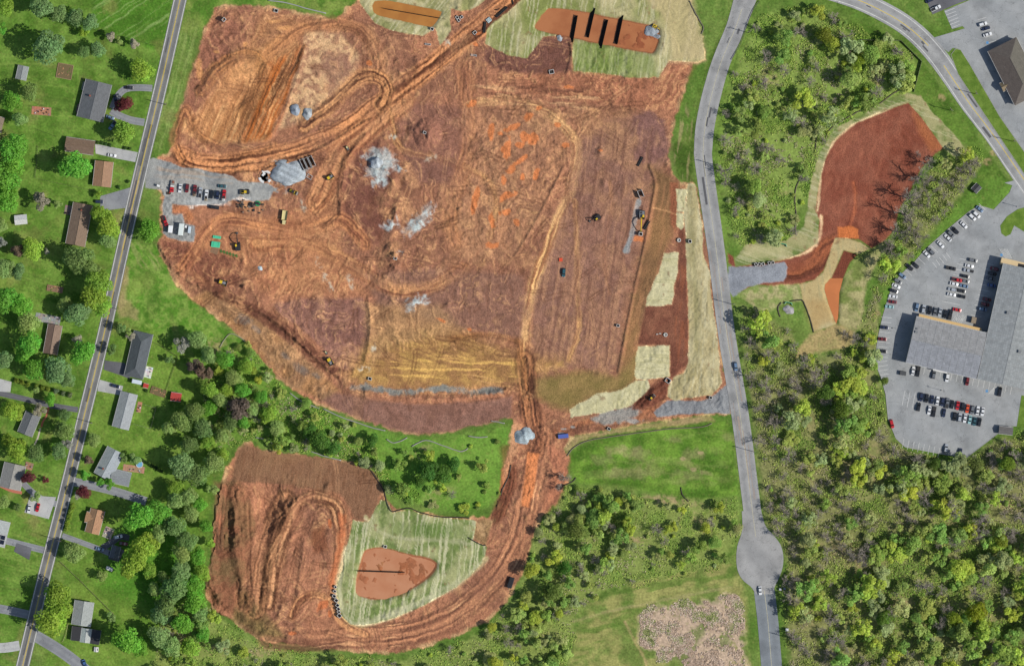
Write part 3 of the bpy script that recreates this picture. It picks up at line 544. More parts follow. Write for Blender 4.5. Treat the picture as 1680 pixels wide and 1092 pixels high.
for k in range(260):      # random clods and heaps over the worked ground
    x, y = rng.uniform(290, 1060), rng.uniform(30, 690)
    mound(x, y, rng.uniform(3, 9), rng.uniform(3, 8), rng.uniform(.2, .75)*rng.choice((1, 1, -.7)), ang=rng.uniform(0, 90), rough=.6)
for k in range(90):
    x, y = rng.uniform(350, 560), rng.uniform(780, 1050)
    mound(x, y, rng.uniform(3, 8), rng.uniform(6, 18), rng.uniform(.2, .7)*rng.choice((1, 1, -.7)), ang=rng.uniform(0, 30), rough=.6)
inK = (K == 0); Z[inK] = 0.0
soil = ((K == 1) | (K == 2)); CL[soil] *= np.array([1.37, 1.43, 1.34], np.float32)        # dry, sun-bleached surface
ls = CL[soil] @ np.array([.35, .5, .15], np.float32); CL[soil] *= np.clip(ls/.165, .35, 2.2)[:, None]**.65
# soil zones keep their tone under the scrapes; grass gets its own mottling
gm = (K == 0).astype(np.float32); lumg = CL @ np.array([.3, .55, .15], np.float32)
CG = (CL*.92 + lumg[..., None]*np.array([.13, .09, .05], np.float32))*1.10
CG *= (1 + .16*N20 + .14*N8 + .10*N3)[..., None]
CL += (CG - CL)*gm[..., None]
Z[K == 0] = 0.0
ridge([(392,800),(386,860),(392,930),(408,990)], 12, 1.5); ridge([(418,880),(412,930),(420,990),(440,1030)], 9, 1.0); ridge([(455,840),(446,890),(440,960)], 8, 1.0); ridge([(362,800),(354,870),(350,940),(360,990)], 10, 1.1); ridge([(478,830),(500,812),(530,808),(556,822)], 6, 1.2)
ridge([(345,960),(375,990),(420,1020),(470,1045)], 12, 1.8); ridge([(500,880),(495,930),(490,975)], 7, .8); mound(440,835,26,42,-1.2,ang=12,p=.8)
ridge([(262,400),(285,440),(330,472),(400,500),(450,525),(500,568),(556,618)], 5, .9, rough=.5); ridge([(300,470),(350,505),(420,560),(470,610)], 14, -1.3, rough=.1)
ridge([(285,255),(330,282),(400,284),(460,270),(520,248),(600,200)], 5, 1.2); ridge([(395,235),(440,225),(480,150),(500,80)], 6, .7, rough=.2); ridge([(330,150),(360,108),(400,88),(436,104),(438,142)], 5, .3)
ridge([(560,360),(556,300),(566,258)], 5, .5); ridge([(605,490),(608,540),(600,590)], 7, 1.2); ridge([(930,120),(938,90),(935,70)], 4, 1.0); ridge([(655,330),(640,390),(650,440)], 11, 1.0, rough=.7); ridge([(600,640),(680,652),(760,652),(830,640)], 7, 1.6, rough=.2)
Z[K == 0] = 0.0
# ponds dug into the ground
WATER = {}
def pond(name, poly, c, depth, c2=None, wl=.5, label=None, mud=None, silt=0, lean=0):
    w, d = zone(poly, (150,90,58) if mud is None else mud, f=1.5, wob=.8)
    Z[w] = np.where(d > -7, np.minimum(Z[w], .05) - depth*sstep(-6, 5, d), Z[w])
    Z[w] += sstep(2, 8, d)*(silt*(N20[w]*.8 + N8[w]*.6) + lean*(GX[w]-sum(p[0] for p in poly)/len(poly))/100)
    WATER[name] = (poly, c, c2, -depth*wl)
PA = [(900,14),(950,18),(1000,28),(1050,38),(1078,45),(1082,60),(1075,85),(1060,87),(1000,75),(940,63),(890,52),(878,44),(885,32)]
PC = [(615,3),(640,2),(680,10),(720,18),(722,25),(710,42),(695,42),(650,32),(618,24),(612,14)]
PB = [(597,904),(612,898),(635,899),(670,908),(698,913),(714,920),(717,929),(708,943),(692,956),(665,971),(625,983),(595,979),(584,971),(585,946),(592,919)]
def rounded(p, n=4):
    q = smooth(p[-2:] + p + p[:3], n); return q[2*n:-3*n+1][:len(p)*n]
PB = rounded(PB); PA = rounded(PA, 3); PC = rounded(PC, 3)
PD = [(1363,457),(1383,457),(1377,480),(1375,520),(1372,530),(1360,500),(1353,475),(1354,467)]
zone([(1384,411),(1407,417),(1395,430),(1383,457),(1364,457)], (128,72,54), a=1, f=1.2, wob=.8, cls=2)
pond('pond_north_east', PA, (190,124,80), 1.8, mud=(168,104,70), c2=(174,108,68), wl=.8, silt=.30, lean=.55); pond('pond_north', PC, (192,132,66), 1.6, mud=(150,110,62), c2=(178,118,58)); pond('pond_south', PB, (198,134,96), 1.5, mud=(176,112,78), c2=(206,146,108), wl=.92, silt=.40); pond('trench_pond', PD, (204,126,76), 1.2)
# mud flats, reeds of silt inside the ponds
for x, y, rx, ry, c in ((625,925,10,8,(196,150,104)),(640,935,40,22,(170,104,66)),(1045,65,25,14,(150,84,56)),(690,930,20,12,(150,100,70)),(630,965,30,10,(160,106,74)),(1000,55,20,10,(176,98,56))): blob(x, y, rx, ry, c, .6, 10, wob=.6, f=.5)
def Hz(px, py):
    i = min(max((px-gx[0])/STEP, 0), NX-1.01); j = min(max((py-gy[0])/STEP, 0), NY-1.01)
    a, b = int(i), int(j); u, v = i-a, j-b
    return float((Z[b, a]*(1-u) + Z[b, a+1]*u)*(1-v) + (Z[b+1, a]*(1-u) + Z[b+1, a+1]*u)*v)
def G(px, py, dz=0.0): return P(px, py, Hz(px, py) + dz)
# ------------------------------------------------------------------ roads, drives and car parks
def asphalt(name, c, worn, crack=.5):
    m, t, b = newmat(name, .85, .25)
    co = gco(t); uv = N(t, 'ShaderNodeUVMap', uv_map='lane').outputs[0]
    sx = N(t, 'ShaderNodeSeparateXYZ'); t.links.new(uv, sx.inputs[0])
    wv = N(t, 'ShaderNodeMath', operation='COSINE'); t.links.new(mul(t, sx.outputs[0], 6.2832*2), wv.inputs[0])   # wheel paths
    wob = noise(t, co, .08, 3)
    base = mixc(t, lin(c), lin(worn), mapr(t, wv.outputs[0], -1, 1, 0, 1))
    base = mixc(t, base, lin(tuple(v*.82 for v in c)), mapr(t, wob, .5, .68, 0, .6))
    f = mul(t, mapr(t, noise(t, co, 2.2, 4), .25, .75, .86, 1.14), mapr(t, noise(t, co, .22, 4), .25, .75, .88, 1.10))
    vor = N(t, 'ShaderNodeTexVoronoi', feature='DISTANCE_TO_EDGE'); vor.inputs['Scale'].default_value = .12; 
    mp = N(t, 'ShaderNodeVectorMath', operation='ADD'); t.links.new(co, mp.inputs[0])
    nz = N(t, 'ShaderNodeTexNoise'); nz.inputs['Scale'].default_value = .4; t.links.new(co, nz.inputs['Vector'])
    s3 = N(t, 'ShaderNodeVectorMath', operation='SCALE'); s3.inputs['Scale'].default_value = 5; t.links.new(nz.outputs['Color'], s3.inputs[0]); t.links.new(s3.outputs[0], mp.inputs[1])
    t.links.new(mp.outputs[0], vor.inputs['Vector'])
    ck = mapr(t, vor.outputs['Distance'], 0, .012, crack, 0)
    base = mixc(t, base, lin((70,70,72)), ck)
    t.links.new(mulc(t, base, f), b.inputs['Base Color']); bump(t, b, noise(t, co, 6, 3), .2, .03)
    return m
M = {}
M['road_a'] = asphalt('asphalt_county_road', (122,122,120), (150,149,145))
M['road_b'] = asphalt('asphalt_pale_road', (158,158,156), (174,173,170))
M['road_b2'] = asphalt('asphalt_new_road', (132,138,142), (140,146,150), .2)
M['road_c'] = asphalt('asphalt_bypass', (160,160,158), (178,178,175))
M['lot'] = asphalt('asphalt_car_park', (160,163,163), (168,170,169))
M['drive'] = asphalt('asphalt_drive', (142,144,148), (154,156,158))
M['drive_dark'] = asphalt('asphalt_dark_drive', (104,104,108), (118,118,122))
M['concrete'] = asphalt('concrete_drive', (186,186,184), (196,196,192))
M['white_line'] = flat_mat('white_road_paint', (226,226,220), .6, .25, .8)
M['yellow_line'] = flat_mat('yellow_road_paint', (226,196,60), .6, .2, .8)
M['pale_line'] = flat_mat('faded_road_paint', (196,190,160), .6, .3, .8)
M['kerb'] = flat_mat('kerb_concrete', (176,174,168), .8, .15)

def offset(pts, d):
    out = []
    for i, p in enumerate(pts):
        a = pts[max(i-1, 0)]; b = pts[min(i+1, len(pts)-1)]
        ex, ey = b[0]-a[0], b[1]-a[1]; l = math.hypot(ex, ey) or 1
        out.append((p[0] + ey/l*d, p[1] - ex/l*d))
    return out
def strip_mesh(name, mat, left, right, z, thick=.12):
    n = len(left); vs = []; fs = []; uv = []
    for q in (left, right):
        vs += [P(a, b, z)[:] for a, b in q]
    vs += [(v[0], v[1], v[2]-thick) for v in vs]
    for i in range(n-1):
        fs += [(i, n+i, n+i+1, i+1), (i, i+1, 2*n+i+1, 2*n+i), (n+i, 3*n+i, 3*n+i+1, n+i+1)]
    me = bpy.data.meshes.new(name); me.from_pydata(vs, [], fs); me.update(); me.materials.append(mat)
    ul = me.uv_layers.new(name='lane')
    for l in me.loops:
        k = l.vertex_index % (2*n); ul.data[l.index].uv = ((0 if k < n else 1), (k % n)*.3)
    # top must face up
    if me.polygons[0].normal.z < 0: me.flip_normals()
    return me
def flatten(d, w, lvl=-.03):
    Z[w] = np.where(d > -1.5, np.minimum(Z[w]*0, 0)-.10, np.where(d > -6, Z[w]*sstep(-1.5, -6, d), Z[w]))
    KEEP[w][d > -3.5] = True
def ribbon(name, pts, wd, mat, z=.02, sm=True, n=6, flat=True, parent=None, kind='structure'):
    p = smooth(pts, n) if sm else pts
    if isinstance(wd, (int, float)): L_, R_ = offset(p, wd/2), offset(p, -wd/2)
    else:
        q = np.linspace(0, 1, len(p)); ws = np.interp(q, np.linspace(0, 1, len(wd)), wd)
        L_ = [offset(p, ws[i]/2)[i] for i in range(len(p))]; R_ = [offset(p, -ws[i]/2)[i] for i in range(len(p))]
    me = strip_mesh(name, mat, L_, R_, z)
    o = mobj(name, me, parent)
    if kind: o['kind'] = kind
    if flat:
        w = win(*bbox(p), pad=40); d, s = ldist(p, GX[w], GY[w]); ww = wd if isinstance(wd, (int, float)) else max(wd)
        flatten(ww/2 - np.abs(d), w)
    return o, p
def sheet(name, poly, mat, z=.02, kind='structure', flat=True, thick=.12):
    vs = [P(a, b, z)[:] for a, b in poly]; n = len(vs)
    me = MB().prism([(v[0], v[1]) for v in (vs if sum((vs[i][0]-vs[i-1][0])*(vs[i][1]+vs[i-1][1]) for i in range(n)) < 0 else vs[::-1])], z-thick, z).mesh(name, mat)
    ul = me.uv_layers.new(name='lane')
    for l in me.loops:
        v = me.vertices[l.vertex_index].co; ul.data[l.index].uv = (v.x*.02 + .02*v.y, v.y*.1)
    o = mobj(name, me)
    if kind: o['kind'] = kind
    if flat:
        w = win(*bbox(poly)); flatten(sdist(poly, GX[w], GY[w]), w)
    return o
def line(name, parent, pts, wd, mat, z, dash=None):
    """paint on a road: thin ribbon, or one object for each dash"""
    if dash is None:
        o, _ = ribbon(name, pts, wd, mat, z, sm=False, flat=False, parent=parent, kind=None); return o
def seg_line(name, parent, a, b, wd, mat, z):
    return line(name, parent, [a, b], wd, mat, z)

RA = [(307,-50),(295.5,0),(265,136),(232.5,273),(201,410),(171,546),(138,682),(104.5,819),(70,955),(37,1092),(24,1145)]
ra, pa = ribbon('county_road', RA, 21.5, M['road_a'])
for off, wd, mt, nm in ((9.2, .9, 'white_line', 'edge_line'), (-9.2, .9, 'white_line', 'edge_line'), (.55, .55, 'yellow_line', 'centre_line'), (-.55, .55, 'yellow_line', 'centre_line')):
    line(nm, ra, offset(pa, off), wd, M[mt], .035)
RB = [(1238,-50),(1222,0),(1207,45),(1184,100),(1169,150),(1158,200),(1154,240),(1155.5,273),(1175,410),(1192,546),(1214.5,682),(1232,819),(1240,880),(1248,930),(1254,968)]
rb, pb = ribbon('pale_road', RB, [40, 36, 31, 30, 31, 31, 30, 29, 28, 28, 28.5, 29, 30, 31, 33], M['road_b'], z=.021)
line('centre_line', rb, offset(pb, 0)[8:-12], .8, M['pale_line'], .036)
rb2, pb2 = ribbon('new_road', [(1254,968.3),(1260,1020),(1266,1092),(1271,1145)], 34, M['road_b2'], z=.021)
line('centre_line', rb2, offset(pb2, 0), .8, M['pale_line'], .036)
bulb = smooth([(1217,838),(1218,860),(1216,876),(1210,894),(1208,914),(1210,934),(1218,950),(1232,962),(1240,974)], 4) + smooth([(1269,974),(1271,962),(1277,950),(1284,930),(1285,910),(1280,892),(1268,876),(1256,862),(1249,838)], 4)
sheet('turning_circle', bulb, M['road_b'], z=.027)
RC = [(1238,-46),(1290,-34),(1350,-18),(1407,0),(1450,20),(1485,41),(1514,66),(1540,96),(1565,132),(1592,172),(1630,222),(1665,273),(1692,312),(1745,390)]
rc, pc = ribbon('bypass_road', RC, [30,30,30,31,32,32,33,33,31,30,29,29,30,30], M['road_c'], z=.03)
for off, wd in ((12.2, .9), (-12.2, .9)): line('edge_line', rc, offset(pc, off), wd, M['white_line'], .045)
line('centre_line', rc, offset(pc[14:39], 0), 1.0, M['yellow_line'], .045); line('centre_line', rc, offset(pc[44:72], 0), 1.0, M['yellow_line'], .045)
# car parks
LOT = [(1648,300),(1664,296),(1700,318),(1745,380),(1745,470),(1745,700),(1735,700),(1660,699),(1636,712),(1585,751),(1542,744),(1485,733),(1470,719),(1457,687),(1453,646),(1445,618),(1436,596),(1437,575),(1442,546),(1448,520),(1456,492),(1463,472),(1476,452),(1500,430),(1520,407),(1555,376),(1590,347),(1607,337),(1630,344),(1656,316),(1661,304)]
lot = sheet('car_park', LOT, M['lot'], z=.024)
NLOT = [(1600,-50),(1592,0),(1549,18),(1562,48),(1579,43),(1583,47),(1532,62),(1543,76),(1556,86),(1563,79),(1572,80),(1590,103),(1640,190),(1690,262),(1745,340),(1745,-50)]
nlot = sheet('office_car_park', NLOT, M['lot'], z=.024)
dlot = sheet('dark_car_park', [(1515,-50),(1520,2),(1530,24),(1567,8),(1591,-1),(1598,-50)], M['drive_dark'], z=.022)
isl = [(1560,90),(1568,80),(1576,82),(1590,104),(1640,191),(1690,263),(1700,300),(1680,285),(1650,240),(1610,180),(1572,122)]
def lawn(name, poly, c, z=.12):
    m = terrain_lawn
    sheet(name, poly, m, z=z, thick=.16); KEEP_none = 0
m_, t_, b_ = newmat('lawn_island', .9, .1)
c_ = mixc(t_, lin((92,122,44)), lin((120,146,62)), mapr(t_, noise(t_, gco(t_), .25, 4), .35, .65, 0, 1))
t_.links.new(mulc(t_, c_, mapr(t_, noise(t_, gco(t_), 1.8, 4), .25, .75, .75, 1.25)), b_.inputs['Base Color']); terrain_lawn = m_
lawn('grass_island', isl, None); lawn('grass_island', [(1641,370),(1652,355),(1670,343),(1690,338),(1745,420),(1700,392),(1664,370),(1658,384),(1650,388),(1643,383)], None)
lawn('grass_verge', [(1668,700),(1676,648),(1745,660),(1745,698)], None)
# driveways west of and beside the county road
dw = [('driveway', [(250,145),(228,144),(207,146),(194,157),(184,178)], 11, 'drive'), ('driveway', [(237,201),(214,197),(196,190),(182,182)], 12, 'drive'),
      ('driveway', [(2-20,641),(40,654),(80,664),(128,672)], 9, 'drive_dark'), ('driveway', [(38,792),(52,806),(72,820),(100,828)], 10, 'drive'),
      ('driveway', [(122,790),(150,796),(190,806),(240,822)], 14, 'drive'), ('driveway', [(102,878),(130,888),(165,901),(185,909)], 9, 'drive'), ('driveway', [(168,898),(182,890),(197,880),(212,882)], 10, 'drive_dark'),
      ('driveway', [(8,886),(40,894),(72,902)], 11, 'drive'), ('driveway', [(-45,994),(0,998),(48,1008)], 14, 'drive'), ('driveway', [(58,1042),(85,1058),(112,1076),(150,1106)], 19, 'drive'), ('driveway', [(-45,1058),(0,1062),(32,1058)], 16, 'concrete')]
for k, (nm, pts, wd, mt) in enumerate(dw): ribbon(nm, pts, wd, M[mt], z=.010 + .0007*k)
for k, (poly, mt) in enumerate((([(156,236),(226,250),(222,266),(190,260),(157,252)], 'concrete'), ([(164,322),(216,307),(208,341),(165,346)], 'drive'), ([(172,591),(205,595),(214,622),(200,616),(170,606)], 'drive_dark'), ([(162,622),(202,633),(198,648),(160,641)], 'concrete'),
        ([(-40,612),(0,621),(19,626),(17,643),(-40,640)], 'concrete'), ([(40,840),(80,851),(92,815),(50,812)], 'concrete'), ([(23,904),(27,890),(52,898),(48,918)], 'drive_dark'), ([(178,905),(192,896),(205,903),(194,921),(178,916)], 'drive_dark'))):
    sheet('parking_pad' if k in (4, 5, 6, 7) else 'driveway', poly, M[mt], z=.018 + .0006*k)

# ------------------------------------------------------------------ ground meshes cut from the one height field
M['grass'] = terrain_mat('grass_ground', .9, .34, .16, .16, .5, .25, .95, .1, tint=(lin((150,150,84)), .5, .56, .74, .45))
M['soil'] = terrain_mat('bare_soil', 1.3, .34, .3, .12, 1.0, .35, .95, .1)
M['gravel'] = terrain_mat('crushed_stone', 2.2, .34, .4, .1, .9, .25, .9, .2)
M['straw'] = terrain_mat('straw_mat', 1.6, .22, .5, .10, .5, .12, .95, .1)
def cut(name, mask_ids, mat):
    kf = K[:-1, :-1]; sel = np.isin(kf, mask_ids); jj, ii = np.nonzero(sel)
    if not len(jj): return None
    a = jj*NX + ii; quads = np.stack([a, a+NX, a+NX+1, a+1], 1)
    u, inv = np.unique(quads, return_inverse=True); inv = inv.reshape(-1)
    X = (GX.ravel()[u]-840)*S; Y = (546-GY.ravel()[u])*S; Zz = Z.ravel()[u]
    me = bpy.data.meshes.new(name); nf = len(quads)
    me.vertices.add(len(u)); me.vertices.foreach_set('co', np.stack([X, Y, Zz], 1).astype(np.float32).ravel())
    me.loops.add(nf*4); me.loops.foreach_set('vertex_index', inv.astype(np.int32))
    me.polygons.add(nf); me.polygons.foreach_set('loop_start', np.arange(0, nf*4, 4, dtype=np.int32))
    me.polygons.foreach_set('use_smooth', np.ones(nf, bool))
    me.update(calc_edges=True)
    at = me.attributes.new('tone', 'FLOAT_COLOR', 'POINT')
    c4 = np.ones((len(u), 4), np.float32); c4[:, :3] = np.clip(CL.reshape(-1, 3)[u], .005, .9); at.data.foreach_set('color', c4.ravel())
    me.materials.append(mat); return mobj(name, me)
tag(cut('ground', [0], M['grass']), kind='structure')
tag(cut('bare_earth', [1], M['soil']), kind='structure')
tag(cut('building_pad', [2], M['soil']), kind='structure')
tag(cut('gravel_yard', [3], M['gravel']), kind='structure'); tag(cut('gravel_entrance', [4], M['gravel']), kind='structure'); tag(cut('gravel_entrance', [5], M['gravel']), kind='structure')
bl = {10: 'patchy straw blanket round the narrow tan pond', 11: 'broad straw blanket round the orange pond with dark baffles', 12: 'long straw blanket strip beside the pale road', 13: 'small straw blanket patch at the north end of the roadside strip',
      14: 'tiny straw blanket scrap south of the small patch on red soil', 15: 'tapering pale straw blanket on the mulched slope', 16: 'square pale straw blanket near the south gate', 17: 'long pale straw blanket above the south haul track',
      18: 'green-streaked straw blanket ringing the muddy southern pond', 19: 'narrow straw blanket edging the separate red building pad', 20: 'bent straw blanket beside the orange trench pond'}
for k, lb in bl.items():
    o = cut('straw_blanket', [k], M['straw'])
    if o: tag(o, lb, 'straw blanket')
# land beyond the survey: four broad aprons of the same meadow
m_, t_, b_ = newmat('far_meadow', .95, .1); co = gco(t_)
c_ = mixc(t_, lin((88,120,46)), lin((112,134,62)), mapr(t_, noise(t_, co, .012, 5), .4, .6, 0, 1))
c_ = mixc(t_, c_, lin((74,100,40)), mapr(t_, noise(t_, co, .06, 4), .5, .66, 0, .8))
t_.links.new(mulc(t_, c_, mapr(t_, noise(t_, co, .8, 4), .25, .75, .7, 1.3)), b_.inputs['Base Color'])
x0, x1, y0, y1 = gx[0], gx[-1], gy[0], gy[-1]; F = 9000
mb = MB()
for q in (((-F,-F),(F,-F),(F,y0),(-F,y0)), ((-F,y1),(F,y1),(F,F),(-F,F)), ((-F,y0),(x0,y0),(x0,y1),(-F,y1)), ((x1,y0),(F,y0),(F,y1),(x1,y1))):
    mb.add([P(a, b, -.01) for a, b in q], [(3,2,1,0)])
tag(mb.build('outer_ground', m_), kind='structure')
# pond water
def water_mat(name, c, c2):
    m, t, b = newmat(name, .22, .35)
    cc = mixc(t, lin(c), lin(c2), mapr(t, noise(t, gco(t), .09, 4), .4, .62, 0, 1))
    t.links.new(cc, b.inputs['Base Color']); bump(t, b, noise(t, gco(t), 1.4, 3), .12, .05); return m
for nm, (poly, c, c2, z) in WATER.items():
    grown = [(a + (a-sum(p[0] for p in poly)/len(poly))*.012, b + (b-sum(p[1] for p in poly)/len(poly))*.02) for a, b in poly]
    o = MB().add([P(a, b, z) for a, b in grown], [tuple(range(len(grown)))]).build(nm, water_mat('muddy_' + nm, c, c2 or tuple(min(255, int(v*1.1)) for v in c)))
    if o.data.polygons[0].normal.z < 0: o.data.flip_normals()
    tag(o, kind='structure')

# tar patches and tracked-out mud on the roads: thin dressings that belong to each road
M['tar'] = flat_mat('tar_patch', (96,96,98), .8, .15); M['mud'] = flat_mat('tracked_mud', (168,154,142), .95, .2)
rp = random.Random(4)
def dress(road, pl, n, wd, mat, ln, zz, name, spread, i0=0, i1=None):
    for k in range(n):
        i = rp.randrange(i0, (i1 or len(pl)-4)); t0 = rp.uniform(-spread, spread); seg = offset(pl[i:i+rp.choice((2, 3, 4))], t0)
        if len(seg) > 1: line(name, road, seg, rp.uniform(*wd), mat, zz + .0012*k/max(1, n))
dress(ra, pa, 14, (1.2, 5), M['tar'], 0, .0255, 'tar_patch', 6); dress(rb, pb, 7, (1.2, 4), M['tar'], 0, .0265, 'tar_patch', 8, 0, 62); dress(rc, pc, 10, (.6, 4), M['tar'], 0, .0355, 'tar_patch', 9)
dress(ra, pa, 9, (.8, 2.2), M['mud'], 0, .028, 'mud_streak', 7, 18, 24); dress(rb, pb, 10, (.6, 2.0), M['mud'], 0, .029, 'mud_streak', 9, 56, 66); dress(rb, pb, 8, (.6, 1.8), M['mud'], 0, .0305, 'mud_streak', 10, 46, 56)
# ------------------------------------------------------------------ buildings
def roof_mat(name, row=.22, course=1.0, strength=.6, metal=False):
    m, t, b = newmat(name, .75 if not metal else .45, .3)
    oc = N(t, 'ShaderNodeTexCoord').outputs['Object']; base = N(t, 'ShaderNodeObjectInfo').outputs['Color']
    br = N(t, 'ShaderNodeTexBrick'); br.inputs['Scale'].default_value = 1.0; br.inputs['Brick Width'].default_value = course; br.inputs['Row Height'].default_value = row
    br.inputs['Mortar Size'].default_value = .02 if not metal else .05; br.inputs['Color1'].default_value = (1,1,1,1); br.inputs['Color2'].default_value = (.78,.78,.78,1); br.inputs['Mortar'].default_value = (.6,.6,.6,1)
    t.links.new(oc, br.inputs['Vector'])
    f = mul(t, mapr(t, noise(t, oc, .5, 4), .25, .75, .86, 1.14), mapr(t, noise(t, oc, 3, 3), .25, .75, .9, 1.1))
    vm = N(t, 'ShaderNodeVectorMath', operation='MULTIPLY'); t.links.new(base, vm.inputs[0]); t.links.new(br.outputs['Color'], vm.inputs[1])
    t.links.new(mulc(t, vm.outputs[0], f), b.inputs['Base Color']); bump(t, b, br.outputs['Fac'], strength, -.03); return m
M['shingle'] = roof_mat('roof_shingles'); M['sheet_roof'] = roof_mat('metal_roof_sheets', 1.2, 1.6, .5, True)
M['wall'] = flat_mat('painted_siding', (0,0,0), .7, .1, .6, obj=True)
M['glass'] = flat_mat('window_glass', (40,48,56), .12, .1, spec=.6)
M['white'] = flat_mat('white_paint', (228,228,224), .5, .08)
M['wood'] = flat_mat('weathered_timber', (150,118,90), .8, .2)
M['brick'] = flat_mat('brick', (160,92,74), .85, .2)
M['solar'] = flat_mat('solar_glass', (34,38,52), .15, .1, spec=.6)
M['any'] = flat_mat('painted_surface', (0,0,0), .5, .1, obj=True)
M['metal'] = flat_mat('galvanised_steel', (150,152,152), .45, .15, metal=.6)
M['black'] = flat_mat('black_plastic', (28,28,30), .6, .15)
M['concrete_raw'] = flat_mat('precast_concrete', (196,194,186), .8, .15)

def frame(c4):
    """four roof corners TL,TR,BR,BL in survey pixels -> centre, half-lengths and rotation with x along the longer side"""
    p = [P(*c) for c in c4]; c = sum(p, Vector())/4
    u = ((p[1]-p[0]) + (p[2]-p[3]))/2; v = ((p[0]-p[3]) + (p[1]-p[2]))/2
    if v.length > u.length: u, v = v, -u
    rz = math.atan2(u.y, u.x); return c, u.length, v.length, rz
def keep_box(c4, pad=2):
    w = win(*bbox(c4)); d = sdist(c4, GX[w], GY[w]); KEEP[w][d > -pad] = True
def gable(e, L, W, h, rise, rc, oh=.45, name='roof_slope', hip=0.0, x0=0, y0=0, mat='shingle', trim='white'):
    """two slopes (or four for a hip) with thickness over a wall box centred on x0,y0"""
    a, b, z0, z1 = L/2+oh, W/2+oh, h-.08, h+rise; hp = hip*b*1.0
    rc = lin(rc)
    def slab(pts, nm):
        o = Vector(pts[0]); ex = (Vector(pts[1])-o).normalized(); nz = ex.cross(Vector(pts[2])-o).normalized(); ey = nz.cross(ex)
        mt = Matrix((ex, ey, nz)).transposed()
        mb = MB(); lo = [mt.inverted() @ (Vector(p)-o) for p in pts]; n = len(lo)
        vs = [tuple(v) for v in lo] + [(v.x, v.y, v.z-.14) for v in lo]
        mb.add(vs, [tuple(range(n)), tuple(range(n, 2*n))[::-1]] + [(i, n+i, n+(i+1) % n, (i+1) % n) for i in range(n)])
        q = mb.build(nm, M[mat], e, tuple(c*rng.uniform(.96, 1.04) for c in rc)); q.location = o; q.rotation_euler = mt.to_euler(); return q
    r0, r1 = (x0-a+hp, y0, z1), (x0+a-hp, y0, z1)
    A, B, C, D = (x0-a, y0-b, z0), (x0+a, y0-b, z0), (x0+a, y0+b, z0), (x0-a, y0+b, z0)
    s1 = slab([A, B, r1, r0], name); slab([C, D, r0, r1], name)
    if hip: slab([B, C, r1], 'hip_end'); slab([D, A, r0], 'hip_end')
    MB().tube([(r0[0], r0[1], z1+.02), (r1[0], r1[1], z1+.02)], .12, 6).build('ridge_cap', M[mat], e, tuple(min(.8, c*1.12) for c in rc))
    for s in (-1, 1): MB().box((x0, y0+s*(b+.06), z0-.02), (2*a, .11, .11)).build('gutter', M['white'], e)
def walls(e, L, W, h, rise, wc, x0=0, y0=0, gab=True, mat='wall'):
    mb = MB(); a, b = L/2, W/2
    mb.add([(x0-a,y0-b,-.1),(x0+a,y0-b,-.1),(x0+a,y0+b,-.1),(x0-a,y0+b,-.1),(x0-a,y0-b,h-.1),(x0+a,y0-b,h-.1),(x0+a,y0+b,h-.1),(x0-a,y0+b,h-.1)] + ([(x0-a,y0,h+rise-.35),(x0+a,y0,h+rise-.35)] if gab else []),
           [(0,1,5,4),(2,3,7,6),(0,3,2,1)] + ([(1,2,6,9,5),(3,0,4,8,7)] if gab else [(1,2,6,5),(3,0,4,7),(4,5,6,7)]))
    return mb.build('wall', M[mat], e, lin(wc))
def openings(e, L, W, h, x0=0, y0=0):
    n = max(2, int(L/3.2))
    for s in (-1, 1):
        for k in range(n):
            x = x0 - L/2 + (k+.5)*L/n
            if s == -1 and k == n//2:
                MB().box((x, y0+s*(W/2+.04), 1.0), (.95, .07, 2.05)).build('door', M['white'], e)
            else:
                w_ = MB().box((x, y0+s*(W/2+.03), 1.5), (1.2, .06, 1.1)).build('window', M['white'], e); MB().box((x, y0+s*(W/2+.065), 1.5), (1.0, .02, .9)).build('pane', M['glass'], w_)
def house(c4, rc, wc, label, hip=0, rise=1.9, h=2.8, chim=None, name='house', oh=.45, vents=2, cat='house', openg=True):
    c, L, W, rz = frame(c4); keep_box(c4); L -= 2*oh; W -= 2*oh
    e = empty(name, (c.x, c.y, 0), rz); tag(e, label, cat)
    walls(e, L, W, h, rise, wc, gab=not hip); gable(e, L, W, h, rise, rc, oh, hip=hip)
    if openg: openings(e, L, W, h)
    if chim:
        MB().box((chim[0]*L, chim[1]*W, h+rise+.1), (.9, .7, 1.6)).build('chimney', M['brick'], e)
    for k in range(vents):
        y = W*.28*(1 if k % 2 else -1); zz = h+rise*(1-abs(y)/(W/2+oh))
        MB().cyl((L*(-.3+.45*k), y, zz+.15), .12, .5).build('vent_pipe', M['metal'], e)
    return e, L, W, h
def wing(e, off, L, W, h, rise, rc, wc, turn=True, hip=0, oh=.4):
    """a wing with its own ridge, standing at off (local metres); turned wings have the ridge across the main one"""
    if turn:
        w_ = empty('wing', (off[0], off[1], 0), math.pi/2, e)
    else: w_ = empty('wing', (off[0], off[1], 0), 0, e)
    walls(w_, L, W, h, rise, wc, gab=not hip); gable(w_, L, W, h, rise, rc, oh, hip=hip); return w_
def deck(e, x, y, L, W, z=.5, col_=(150,118,90), n=8, name='deck'):
    d = empty(name, (x, y, 0), 0, e)
    for k in range(n): MB().box((0, -W/2+(k+.5)*W/n, z-.03), (L, W/n-.03, .05)).build('board', M['any'], d, lin(tuple(c*rng.uniform(.9, 1.1) for c in col_)))
    for sx in (-1, 1):
        for sy in (-1, 1): MB().box((sx*(L/2-.1), sy*(W/2-.1), z/2-.06), (.14, .14, z-.06)).build('post', M['wood'], d)

